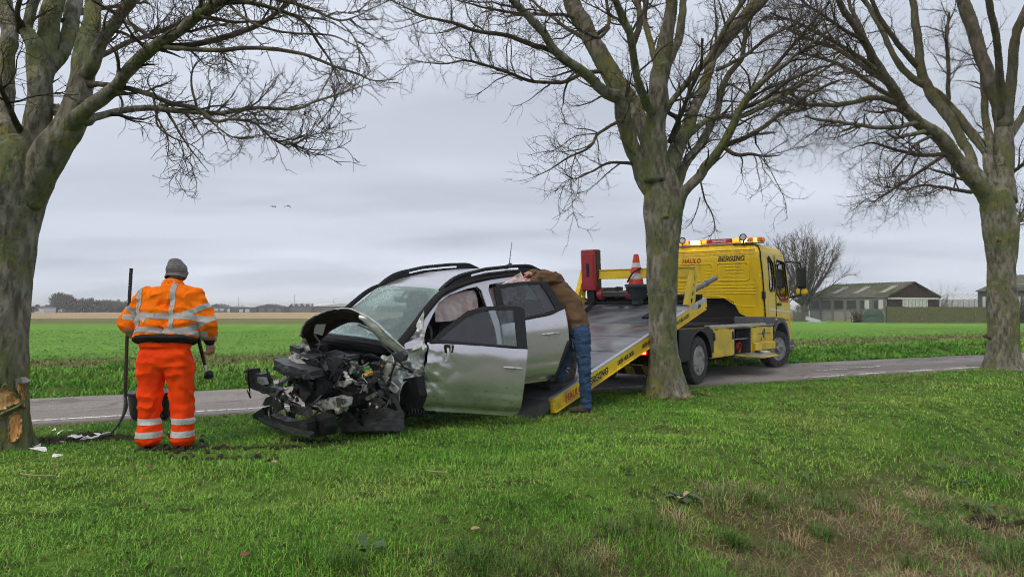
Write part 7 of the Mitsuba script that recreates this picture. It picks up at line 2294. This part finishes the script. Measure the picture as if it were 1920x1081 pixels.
def bare_bush(key, c, r, h, n, seed, m, label, cat_='bush', group=None):
    rg_ = np.random.default_rng(seed)
    st = c + np.stack([rg_.normal(0, r * .3, n), rg_.normal(0, r * .3, n), np.zeros(n)], -1)
    d = np.stack([rg_.normal(0, .55, n), rg_.normal(0, .55, n), np.ones(n)], -1)
    P, R = twig_batch(st, d, rg_.uniform(.6, 1.15, n) * h, np.full(n, .035), np.full(n, .012), 6, .10, np.zeros(n), rg_)
    P2s, t2, k2, _ = sample_paths([P[i] for i in range(n)], n * 4, rg_, .25)
    P2, R2 = twig_batch(P2s, sideways(t2, rg_.uniform(.4, .9, n * 4), rg_), rg_.uniform(.2, .45, n * 4) * h, np.full(n * 4, .018), np.full(n * 4, .008), 4, .15, np.full(n * 4, .05), rg_)
    V1, F1 = batch_tubes(P, R, 3)
    V2, F2 = batch_tubes(P2, R2, 3)
    put('stems', tm(V1, F1), m, True, key)
    put('twigs', tm(V2, F2), m, True, key)
    labels[key + '__stems'] = {'kind': 'stuff'}
    labels[key + '__twigs'] = {'kind': 'stuff'}
    lab(key, label, cat_, group)


bare_bush('bush', ground_at(1608, 96.0), 1.3, 1.5, 60, 4, 'm_bush', 'brown bare bush growing against the wall of the grey barn')
bare_bush('bush_001', ground_at(1762, 118.0), 1.6, 4.6, 46, 5, 'm_far_twig', 'bare upright bush rising behind the dark red gable')
bare_bush('bush_002', ground_at(1912, 92.0), 1.6, 3.6, 90, 6, 'm_far_twig', 'pale tangled bush beside the right edge of the picture')
bare_bush('bush_003', ground_at(1925, 92.0), 1.3, 2.2, 70, 7, 'm_bush', 'low dark bush at the right edge below the pale tangled bush')

# glasshouse and the right-hand shed
gh = 'glasshouse'
a_, b_ = ground_at(1757, 125.0), ground_at(1838, 120.0)
zb_, ze_, zr_ = a_[2], zrow(561, 122.0), zrow(550, 122.0)
dv = (b_ - a_)[:2]
dn = np.array([-dv[1], dv[0]]) / np.linalg.norm(dv) * 9
put('wall', cat([wall_piece(a_, b_, zb_, ze_, -dn / 9, .1), wall_piece(b_, b_[:2] + dn, zb_, ze_, dv / np.linalg.norm(dv), .1)]), 'm_glasshouse', False, gh)
mid = lambda q: np.append(q[:2] + dn / 2, zr_)
put('roof', cat([quad(np.append(a_[:2], ze_), np.append(b_[:2], ze_), mid(b_), mid(a_), .06), quad(mid(a_), mid(b_), np.append(b_[:2] + dn, ze_), np.append(a_[:2] + dn, ze_), .06)]), 'm_glasshouse', False, gh)
for k in range(9):
    t_ = k / 8
    p_ = ab(a_, b_, t_)
    put('glazing_bar', tube([np.append(p_[:2] - dn / 9 * .1, zb_), np.append(p_[:2] - dn / 9 * .1, ze_), mid(p_) + [0, 0, .06]], .05, 4), 'm_barn_frame', False, gh)
lab(gh, 'pale glasshouse behind the mossy plank fence', 'glasshouse')
sd = 'shed'
a_, b_ = ground_at(1836, 110.0), ground_at(2010, 100.0)
zb_, ze_, zr_ = a_[2], zrow(545, 107.0), zrow(513, 107.0)
dv = (b_ - a_)[:2]
dn = np.array([-dv[1], dv[0]]) / np.linalg.norm(dv)
put('wall', cat([wall_piece(a_, b_, zb_, ze_, -dn, .2), wall_piece(a_, a_[:2] + dn * 14, zb_, ze_, -dv / np.linalg.norm(dv), .2)]), 'm_shed_green', False, sd)
A_, B_ = np.append(a_[:2] - dn * .6 - dv * .02, ze_), np.append(b_[:2] - dn * .6, ze_)
put('roof', cat([quad(A_, B_, np.append(b_[:2] + dn * 7, zr_), np.append(a_[:2] + dn * 7 + dv * .12, zr_), .15), quad(np.append(a_[:2] + dn * 7 + dv * .12, zr_), np.append(b_[:2] + dn * 7, zr_), np.append(b_[:2] + dn * 14.5, ze_), np.append(a_[:2] + dn * 14.5, ze_), .15)]), 'm_roof_moss', False, sd)
put('rooflight', quad(ab(A_, B_, .42) + [0, 0, .9], ab(A_, B_, .60) + [0, 0, .9], ab(ab(A_, B_, .70), np.append(b_[:2] + dn * 7, zr_), .35) + [0, 0, .3], ab(ab(A_, B_, .50), np.append(b_[:2] + dn * 7, zr_), .30) + [0, 0, .3], .05), 'm_rooflight', False, sd + '__roof')
for k in range(6):
    put('window', wall_piece(ab(a_, b_, .05 + .155 * k), ab(a_, b_, .17 + .155 * k), ze_ - 3.3, ze_ - .8, -dn, .08, .2), 'm_glasshouse', False, sd)
lab(sd, 'dark green shed with pale windows, behind the tree beyond the truck cab', 'shed')


# bare round tree by the barn and its neighbour
def round_tree(key, px, Y, top, wpx, seed, label, n1=34, lean=.5, mt='m_far_twig'):
    rg_ = np.random.default_rng(seed)
    b = ground_at(px, Y)
    H_ = zrow(top, Y) - b[2]
    Rr = wpx / F_ * Y / 2
    trunk = np.array([b, b + [0, 0, H_ * .16], b + [.1, 0, H_ * .26]])
    put('trunk', tube(smooth_path(trunk, 8), np.linspace(.45, .32, 8) * H_ / 12, 9), 'm_far_trunk', True, key)
    st = np.repeat(trunk[-1:], n1, 0) - np.stack([rg_.normal(0, .1, n1), rg_.normal(0, .1, n1), rg_.uniform(0, .12, n1) * H_], -1)
    az = rg_.uniform(0, 2 * np.pi, n1)
    sp_ = rg_.uniform(.05, 1, n1) ** .6 * 1.05
    d = np.stack([np.cos(az) * np.sin(sp_), np.sin(az) * np.sin(sp_), np.cos(sp_)], -1)
    L = H_ * .80 * np.minimum(1, (Rr / (H_ * .8)) / np.maximum(np.abs(np.sin(sp_)), .3) * 1.0) * rg_.uniform(.8, 1, n1)
    P, R = twig_batch(st, d, L, np.full(n1, .16) * H_ / 12, np.full(n1, .03), 10, .05, np.full(n1, .04), rg_)
    V, F_1 = batch_tubes(P, R, 5)
    put('limbs', tm(V, F_1), 'm_far_trunk', True, key)
    labels[key + '__limbs'] = {'kind': 'stuff'}
    pos, tan, k2, t2 = sample_paths([P[i] for i in range(n1)], n1 * 22, rg_, .30, .8)
    m = len(pos)
    P2, R2 = twig_batch(pos, sideways(tan, rg_.uniform(.25, .75, m), rg_), rg_.uniform(.10, .24, m) * H_, np.full(m, .035), np.full(m, .014), 5, .14, rg_.uniform(-.03, .10, m), rg_)
    pos, tan, k2, t2 = sample_paths([P2[i] for i in range(m)], n1 * 55, rg_, .35, .8)
    m3 = len(pos)
    P3, R3 = twig_batch(pos, sideways(tan, rg_.uniform(.3, .8, m3), rg_), rg_.uniform(.05, .11, m3) * H_, np.full(m3, .016), np.full(m3, .010), 3, .14, rg_.uniform(-.02, .06, m3), rg_)
    V2, F2 = batch_tubes(P2, R2, 3)
    V3, F3 = batch_tubes(P3, R3, 3)
    put('twigs', tm(np.vstack([V2, V3]), np.vstack([F2, F3 + len(V2)])), mt, True, key)
    labels[key + '__twigs'] = {'kind': 'stuff'}
    lab(key, label, 'tree')


bsdf('m_round_twig', (0.135, 0.098, 0.074), 0.95)
round_tree('tree_003', 1508, 108.0, 442, 150, 21, 'round bare tree with many fine brown twigs to the left of the grey barn', mt='m_round_twig')
round_tree('tree_004', 1466, 130.0, 462, 80, 22, 'smaller bare tree half hidden behind the truck cab mirror', 22, mt='m_round_twig')

# ------------------------------------------------------------ far left: woods, farm sheds and glasshouses on the horizon
def far_shed(key, px0, px1, Y, y_eave, y_ridge, label, wall='m_far_dark', roof='m_far_dark', depth_=12.0, ridge=(0.5,), base=None):
    a, b = ground_at(px0, Y), ground_at(px1, Y)
    z0 = a[2] - .3
    ze2, zr2 = zrow(y_eave, Y), zrow(y_ridge, Y)
    put('wall', cbox([a[0], Y, z0], [b[0], Y + depth_, ze2], 0), wall, False, key)
    n = len(ridge)
    for k in range(n):
        x0_, x1_ = ab(a[0], b[0], k / n), ab(a[0], b[0], (k + 1) / n)
        xm = ab(x0_, x1_, ridge[k])
        put('roof', mv(prism([(x0_ - .2, ze2), (x1_ + .2, ze2), (xm, zr2)], depth_ + .6, 'y'), t=[0, Y - .3, 0]), roof, False, key)
    lab(key, label, 'building')
    return a, b, z0


a, b, z0 = far_shed('farm_shed', 476, 531, 380, 575.5, 569.5, 'dark barn with a low gable roof on the horizon between sheds and glasshouse')
for k in range(3):
    x = ab(a[0], b[0], .2 + .28 * k)
    put('door', cbox([x, 379.7, z0], [x + 2.5, 379.9, z0 + 2.2], 0), 'm_far_wall', False, 'farm_shed')
a, b, z0 = far_shed('farm_shed_001', 388, 422, 400, 575, 569.5, 'low blue grey shed on the horizon just right of the worker', 'm_far_wall', 'm_far_dark', ridge=(.5,))
for k in range(3):
    x = ab(a[0], b[0], .12 + .3 * k)
    put('window', cbox([x, 399.7, z0 + .8], [x + 2.0, 399.9, z0 + 2.0], 0), 'm_far_white', False, 'farm_shed_001')
a, b, z0 = far_shed('farm_shed_002', 426, 472, 370, 575.3, 573.2, 'open shed with a white roof edge on the horizon', 'm_far_dark', 'm_far_white', 8, (.5,))
for k, (t0, t1, h) in enumerate(((.02, .12, 2.0), (.5, .66, 1.7), (.74, .92, 1.8))):
    put('door', cbox([ab(a[0], b[0], t0), 369.6, z0], [ab(a[0], b[0], t1), 369.8, z0 + h], 0), 'm_far_white', False, 'farm_shed_002')
a, b, z0 = far_shed('glasshouse_001', 541, 583, 390, 575.0, 569.0, 'row of steep glass gables on the horizon behind the wrecked bonnet', 'm_far_wall', 'm_far_dark', 14, (.5, .5, .5, .5))
for k in range(4):
    xa, xb = ab(a[0], b[0], k / 4), ab(a[0], b[0], (k + 1) / 4)
    put('glass_slope', loft([np.array([(xb - .1, 389.5, zrow(575, 390)), (ab(xa, xb, .55), 389.5, zrow(568.7, 390)), (xb + .8, 389.5, zrow(568.7, 390))]), np.array([(xb - .1, 391, zrow(575, 390)), (ab(xa, xb, .55), 391, zrow(568.7, 390)), (xb + .8, 391, zrow(568.7, 390))])]), 'm_far_white', False, 'glasshouse_001')
a, b, z0 = far_shed('glasshouse_002', 583, 700, 395, 574.0, 568.5, 'long white roofed glasshouse on the horizon behind the wrecked car', 'm_far_wall', 'm_far_white', 16, (.5,))
put('roof_slope', loft([np.array([(a[0], 394.5, zrow(574, 395)), (b[0], 394.5, zrow(574, 395)), (b[0], 402, zrow(568.3, 395)), (a[0], 402, zrow(568.3, 395))]), np.array([(a[0], 394.7, zrow(574, 395)), (b[0], 394.7, zrow(574, 395)), (b[0], 402.2, zrow(568.3, 395)), (a[0], 402.2, zrow(568.3, 395))])]), 'm_far_white', False, 'glasshouse_002')
far_shed('farm_shed_003', 640, 800, 460, 577, 573, 'long low dark shed far off on the horizon behind the car', 'm_far_dark', 'm_far_wall')
a, b, z0 = far_shed('house', 58, 82, 300, 577, 574, 'white house among bushes on the horizon, right of the gashed tree', 'm_far_white', 'm_far_dark', 8)
put('window', cbox([ab(a[0], b[0], .3), 299.7, z0 + 1.2], [ab(a[0], b[0], .6), 299.9, z0 + 2.0], 0), 'm_far_dark', False, 'house')
a, b, z0 = far_shed('house_001', 101, 121, 320, 580.5, 577.5, 'small house with white windows below the big round wood', 'm_far_wall', 'm_far_dark', 8)
for k in range(2):
    put('window', cbox([ab(a[0], b[0], .45 + .22 * k), 319.7, z0 + .7], [ab(a[0], b[0], .58 + .22 * k), 319.9, z0 + 1.9], 0), 'm_far_white', False, 'house_001')
a, b, z0 = far_shed('farm_shed_004', 205, 246, 360, 576, 572.5, 'low dark shed half hidden behind the worker in orange', 'm_far_wall', 'm_far_dark')


def far_trees(key, specs, seed, label, m='m_far_twig', dens=1.0):
    """A wood on the horizon too far to tell its trunks apart."""
    rg_ = np.random.default_rng(seed)
    V, Fs, o = [], [], 0
    for (px, Y, top, wpx) in specs:
        b = ground_at(px, Y)
        H_ = zrow(top, Y) - b[2]
        R = wpx / F_ * Y / 2
        n = int(300 * dens)
        st = b + np.stack([rg_.normal(0, R * .10, n), rg_.normal(0, R * .10, n), rg_.uniform(.0, .35, n) * H_], -1)
        az, sp_ = rg_.uniform(0, 2 * np.pi, n), rg_.uniform(.0, 1.0, n)
        tgt = b + np.stack([np.cos(az) * R * sp_, np.sin(az) * R * sp_, H_ * (.45 + .55 * np.sqrt(np.maximum(0, 1 - sp_**2)) * rg_.uniform(.55, 1.0, n))], -1)
        d = tgt - st
        P, Rr = twig_batch(st, d, np.linalg.norm(d, axis=1), np.full(n, .13), np.full(n, .06), 4, .10, np.zeros(n), rg_)
        v, f = batch_tubes(P, Rr, 3)
        V.append(v); Fs.append(f + o); o += len(v)
        tr_ = tube([b - [0, 0, .3], b + [0, 0, H_ * .5]], [.35, .18], 5)
        V.append(tr_.vertices); Fs.append(tr_.faces + o); o += len(tr_.vertices)
    put(key, tm(np.vstack(V), np.vstack(Fs)), m, True)
    labels[key] = {'label': label, 'category': 'wood', 'kind': 'stuff'}


rg = np.random.default_rng(31)
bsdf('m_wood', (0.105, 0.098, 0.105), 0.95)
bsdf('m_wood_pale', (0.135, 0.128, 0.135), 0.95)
far_trees('far_wood', [(106, 330, 548, 26), (113, 332, 546, 26), (121, 330, 549, 30), (130, 334, 551, 28), (138, 336, 557, 24), (118, 325, 560, 50), (128, 326, 566, 50), (143, 340, 566, 24)], 2, 'dense rounded mass of bare trees on the horizon at the left', 'm_wood', 1.4)
far_trees('far_treeline', [(148 + 6.2 * k + rg.uniform(-2, 2), 350 + rg.uniform(-8, 8), 556 + rg.uniform(-1, 5) + k * .25, rg.uniform(9, 15)) for k in range(16)] + [(150 + 8 * k, 345, 570 + rg.uniform(-2, 2), 16) for k in range(12)], 3, 'row of thin bare trees on the horizon left of the worker', 'm_wood', .45)
far_trees('far_scrub', [(70 + 6 * k, 310, 571 + rg.uniform(-3, 4), 14) for k in range(7)] + [(62, 296, 573, 12)], 4, 'low scrub round the white house on the horizon', 'm_wood', .5)
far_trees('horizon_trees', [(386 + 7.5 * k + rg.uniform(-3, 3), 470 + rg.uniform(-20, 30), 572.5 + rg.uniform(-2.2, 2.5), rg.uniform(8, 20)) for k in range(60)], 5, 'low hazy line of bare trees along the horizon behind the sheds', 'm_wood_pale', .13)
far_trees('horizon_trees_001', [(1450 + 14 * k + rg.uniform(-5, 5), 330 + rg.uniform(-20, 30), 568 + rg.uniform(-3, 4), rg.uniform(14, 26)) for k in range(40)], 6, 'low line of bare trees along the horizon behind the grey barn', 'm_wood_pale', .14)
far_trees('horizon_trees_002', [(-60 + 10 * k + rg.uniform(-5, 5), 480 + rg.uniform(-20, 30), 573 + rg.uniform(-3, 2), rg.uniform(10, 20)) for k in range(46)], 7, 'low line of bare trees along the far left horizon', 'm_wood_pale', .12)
# thin masts
for i, (px, top) in enumerate(((552, 552), (447, 556), (626, 560))):
    b = ground_at(px, 520.0)
    k = put('mast', tube([b, np.array([b[0], b[1], zrow(top, 520.0)])], [.22, .12], 5), 'm_far_wall', True)
    lab(k, ('thin tall mast above the glass gables on the horizon', 'thin mast above the open shed on the horizon', 'short thin mast above the long white roofed glasshouse')[i], 'mast')
# two birds
for i, (px, py) in enumerate(((513, 387), (540, 386))):
    c = atY(px, py, 60.0)
    key = numbered('bird')
    s_ = .31
    body = lathe([(.001, -.9), (.10, -.5), (.13, 0), (.09, .45), (.05, .6), (.001, .75)], 10)
    body = mv(body, s=[s_, s_, s_])
    P = np.array([[(x * .5, y + .12 * abs(x) - .0, .22 * abs(x) * (1 if i == 0 else .4) - .12 * x * x) for y in (-.14, .0, .14 * (1 - abs(x) / 2.4))] for x in np.linspace(-2.2, 2.2, 13)]) * s_
    Mb = frame(*c, rot(1.2 if i == 0 else .9))
    put('body', mv(body, Mb), 'm_far_dark', True, key)
    for sg in (0, 1):
        put('wing', mv(sheet(P[6:] if sg else P[:7], .02), Mb), 'm_far_dark', True, key)
    lab(key, ('dark bird in flight, the left one of the pair', 'dark bird in flight, the right one of the pair')[i], 'bird', None)
# ------------------------------------------------------------ the torn bark, shards, leaves and weeds
T1 = np.array([[*atY(x, y, D1), r / F_ * D1] for x, y, r in TREE1T])


TV = np.array(TRUNKS['tree'].vertices)[np.array(TRUNKS['tree'].faces)]


def on_trunk(px, py, off):
    """Where a sight line meets the trunk's own surface, off metres this side of it."""
    d = ray(px, py)
    d = d / np.linalg.norm(d)
    e1, e2 = TV[:, 1] - TV[:, 0], TV[:, 2] - TV[:, 0]
    h = np.cross(d, e2)
    a_ = (e1 * h).sum(1)
    with np.errstate(divide='ignore', invalid='ignore'):
        s_ = EYE - TV[:, 0]
        u = (s_ * h).sum(1) / a_
        q = np.cross(s_, e1)
        v = (q @ d) / a_
        t = (e2 * q).sum(1) / a_
    ok = (u >= -1e-6) & (v >= -1e-6) & (u + v <= 1 + 1e-6) & (t > 0.5)
    r = t[ok].min() if ok.any() else (T1[0, 1] - EYE[1]) * 1.0
    return EYE + d * (r - off)


bumped('m_torn_wood', mikit.proc(lambda p, n, uv: MX(MX((0.52, 0.21, 0.055), (0.68, 0.38, 0.14), SS(0.3, 0.7, FB(p.x * 22, p.y * 22, p.z * 5, 4))), (0.24, 0.075, 0.02), SS(0.52, 0.72, FB(p.x * 30 + 5, p.y * 30, p.z * 9, 3)) * 0.85)),
       lambda p, n, uv: FB(p.x * 40, p.y * 40, p.z * 9, 3) * 0.03, 1.0, 0.8, 2e-3)
bumped('m_pale_wood', mikit.proc(lambda p, n, uv: MX((0.66, 0.42, 0.18), (0.42, 0.20, 0.06), SS(0.4, 0.75, FB(p.x * 20, p.y * 20, p.z * 14, 4)))), lambda p, n, uv: FB(p.x * 30, p.y * 30, p.z * 14, 3) * 0.03, 1.0, 0.8, 2e-3)


def wound(key, rows, m, off, depth_, seed):
    poly = Polygon([(x / 6.0, 680 + y / 6.0) for x, y in rows]).buffer(0).segmentize(2.0)
    v2, f2 = trimesh.creation.triangulate_polygon(poly, engine='earcut')
    t2 = trimesh.Trimesh(np.column_stack([v2, 0 * v2[:, 0]]), f2).subdivide_to_size(3.0)
    fr = []
    for x, y, _ in t2.vertices:
        e = poly.exterior.distance(shapely.Point(x, y))
        nz = meshkit.fbm(np.array([[x * .16, y * .05, seed]]), 3, seed)[0] - .5
        fr.append(on_trunk(x, y, off - depth_ * min(1, e / 5.0) + nz * .04))
    k_ = put(key, tm(np.array(fr), t2.faces), m, True, 'tree')
    e = np.array(poly.exterior.coords)[::2]
    lip = np.array([on_trunk(x + 1.0 * math.sin(i * 2.1), y + 1.2 * math.cos(i * 1.7), off - .004 + .008 * math.sin(i * 1.3)) for i, (x, y) in enumerate(e)])
    put('torn_bark', tube(lip, np.abs(np.sin(np.arange(len(lip)) * 1.9)) * .008 + .004, 6), 'm_bark', True, k_)
    return k_


k_ = wound('exposed_wood', [(60, 230), (100, 300), (150, 330), (235, 425), (200, 455), (120, 480), (60, 520), (0, 540), (-70, 520), (-80, 330), (20, 290)], 'm_pale_wood', .045, .022, 3)
labels[k_] = {'label': 'pale orange wood where the bark was torn away'}
wound('exposed_wood', [(95, 600), (180, 560), (240, 550), (246, 640), (242, 800), (180, 880), (110, 890), (98, 780)], 'm_torn_wood', .050, .022, 5)
wound('exposed_wood', [(182, 230), (262, 240), (270, 340), (290, 420), (282, 500), (255, 500), (240, 400), (195, 310)], 'm_torn_wood', .040, .018, 7)
fl_ = [on_trunk(x / 6.0, 680 + y / 6.0, .05) for x, y in ((-80, 620), (0, 580), (70, 545), (130, 520), (190, 490), (235, 455), (275, 425))]
put('loose_bark', tube(smooth_path(fl_, 20), np.linspace(.026, .014, 20), 7, ell=(1, .7)), 'm_bark', True, 'tree')
pl_ = [on_trunk(x / 6.0, 680 + y / 6.0, .05) for x, y in ((165, 185), (235, 160), (300, 205), (255, 228), (185, 225))]
put('metal_scrap', hull(np.vstack([pl_, np.array(pl_) + [0, .06, .0]])), 'm_truck_silver', False, 'tree')
labels['tree__metal_scrap'] = {'label': 'grey metal scrap stuck in the bark above the gash'}

rg = np.random.default_rng(77)
spots = [(100, 806), (112, 812), (133, 818), (140, 821), (152, 818), (158, 823), (165, 820), (176, 821), (117, 830), (80, 845), (107, 856), (186, 816), (66, 840), (204, 815), (45, 822), (128, 809)]
for i, (px, py) in enumerate(spots):
    p = on_ground(px, py) + [0, 0, .012]
    s_ = rg.uniform(.018, .042)
    sh_ = hull(rg.normal(0, 1, (9, 3)) * [s_ * 1.2, s_ * .7, s_ * .3])
    k = put('plastic_shard', mv(sh_, t=p, R=rot(rg.uniform(0, 6), .2, .2)), 'm_white', False)
    lab(k, 'small white plastic shard on the churned soil near the gashed tree', 'shard', 'white shards by the gashed tree')
for i, pts in enumerate([[(38, 895), (62, 898), (92, 899), (104, 898)], [(800, 889), (818, 891), (836, 892)], [(1196, 713), (1212, 716), (1224, 713)], [(1502, 707), (1530, 711), (1552, 714)], [(22, 842), (44, 826), (60, 818)], [(60, 836), (84, 826), (98, 818)]]):
    P = np.array([on_ground(*q) for q in pts]) + [0, 0, .03]
    k = put('twig', tube(smooth_path(P, 10), .006, 5), 'm_branch' if i > 3 else 'm_straw_stick', True)
    lab(k, ('pale twig lying in the grass below the gashed tree', 'thin straw stalk in the grass below the wreck', 'twig at the foot of the tree beside the truck bed', 'pale stalk at the road edge in front of the cab', 'thin broken branch leaning at the foot of the gashed tree', 'short broken branch beside the orange gash')[i], 'twig')
bsdf('m_straw_stick', (0.34, 0.29, 0.18), 0.9)
bsdf('m_dead_leaf', cloth((0.20, 0.085, 0.035), (0.12, 0.055, 0.03), 20), 0.85)
bsdf('m_pale_leaf', cloth((0.42, 0.33, 0.20), (0.30, 0.20, 0.12), 20), 0.85)
bsdf('m_weed', cloth((0.040, 0.085, 0.030), (0.070, 0.125, 0.055), 20), 0.5)


def leaf(c, L, w, az, tilt, curl=.5):
    u = np.linspace(0, 1, 8)
    out = np.array([math.cos(az), math.sin(az), 0])
    side = np.array([-math.sin(az), math.cos(az), 0])
    wd = w * np.sin(np.pi * np.clip(u * .96 + .03, 0, 1)) ** .7
    a = tilt - curl * u * 1.6
    d = np.cumsum(np.stack([np.cos(a), np.sin(a)], -1) * L / 8, 0)
    mid = c + d[:, :1] * out + d[:, 1:] * np.array([0, 0, 1.0])
    P = np.stack([mid - side * wd[:, None] + [0, 0, .2] * wd[:, None], mid, mid + side * wd[:, None] + [0, 0, .2] * wd[:, None]], 1)
    return sheet(P, .0015)


for i, (px, py, m) in enumerate([(100, 890, 'm_dead_leaf'), (257, 886, 'm_dead_leaf'), (275, 886, 'm_dead_leaf'), (520, 877, 'm_pale_leaf'), (903, 1003, 'm_pale_leaf'), (463, 870, 'm_black'), (1110, 803, 'm_dead_leaf'), (1412, 915, 'm_dead_leaf'), (1174, 755, 'm_dead_leaf'), (462, 1050, 'm_dead_leaf'), (1505, 1036, 'm_dead_leaf')]):
    p = on_ground(px, py) + [0, 0, .045]
    k = put('fallen_leaf', leaf(p, .075, .026, rg.uniform(0, 6), .25, .3), m, True)
    if m == 'm_dead_leaf':
        lab(k, 'brown fallen leaf lying on the mown grass of the verge', 'leaf', 'brown fallen leaves on the verge')
    else:
        lab(k, {520: 'pale dry leaf on the grass below the wreck', 903: 'pale dry leaf in the grass at the bottom of the picture', 463: 'black plastic scrap in the grass below the wreck'}[px], 'leaf' if px != 463 else 'scrap')
for i, (px, py, n, L, lbl) in enumerate([(1280, 938, 8, .12, 'dark broad-leaved weed with dead leaves in the straw patch'), (690, 1040, 4, .10, 'small weed with two broad pale leaves at the bottom of the picture'), (1800, 908, 6, .08, 'low broad-leaved weed on the right of the bank'), (1845, 955, 5, .08, 'broad-leaved weed beside the bare soil of the bank'), (1760, 880, 4, .06, 'small round-leaved weed higher on the right of the bank')]):
    p = on_ground(px, py)
    k = numbered('weed')
    for j in range(n):
        az = j * 2.4 + rg.uniform(-.4, .4)
        q = p + np.array([math.cos(az), math.sin(az), 0]) * rg.uniform(0, .05) + [0, 0, .02]
        put('leaf', leaf(q, L * rg.uniform(.7, 1.2), L * .23 * rg.uniform(.8, 1.2), az, rg.uniform(.5, 1.2), rg.uniform(.4, 1.0)), 'm_pale_leaf' if (i == 0 and j % 4 == 3) else 'm_weed', True, k)
    lab(k, lbl, 'weed')
# clods
V, Fs, o = [], [], 0
for k in range(170):
    c = SCARS[k % len(SCARS)]
    xy = np.array([c[0] + rg.normal(0, c[2] * .8), c[1] + rg.normal(0, c[3] * .9)])
    s_ = rg.uniform(.008, .032)
    m = jitter(trimesh.creation.icosphere(1, s_), s_ * .5, 40, k)
    V.append(m.vertices + [*xy, height(xy) + s_ * .3]); Fs.append(m.faces + o); o += len(m.vertices)
bsdf('m_soil', cloth((0.040, 0.030, 0.021), (0.022, 0.017, 0.012), 30), 0.95)
put('soil_clods', tm(np.vstack(V), np.vstack(Fs)), 'm_soil', 30)
labels['soil_clods'] = {'label': 'dark crumbs of churned soil along the drag mark and by the gashed tree', 'category': 'soil', 'kind': 'stuff'}
# ------------------------------------------------------------ damp winter air
scene['air'] = {'type': 'homogeneous', 'albedo': rgb((0.95, 0.95, 0.95)), 'sigma_t': {'type': 'rgb', 'value': [0.0005, 0.0005, 0.00054]}}
scene['haze'] = {'type': 'cube', 'to_world': T4().translate([0, 2800, 5.5]).scale([4600, 3500, 8.0]), 'bsdf': {'type': 'null'}, 'interior': {'type': 'ref', 'id': 'air'}}
labels['haze'] = {'kind': 'stuff', 'label': 'thin damp haze over the whole place', 'category': 'haze'}
scene['camera']['medium'] = {'type': 'ref', 'id': 'air'}
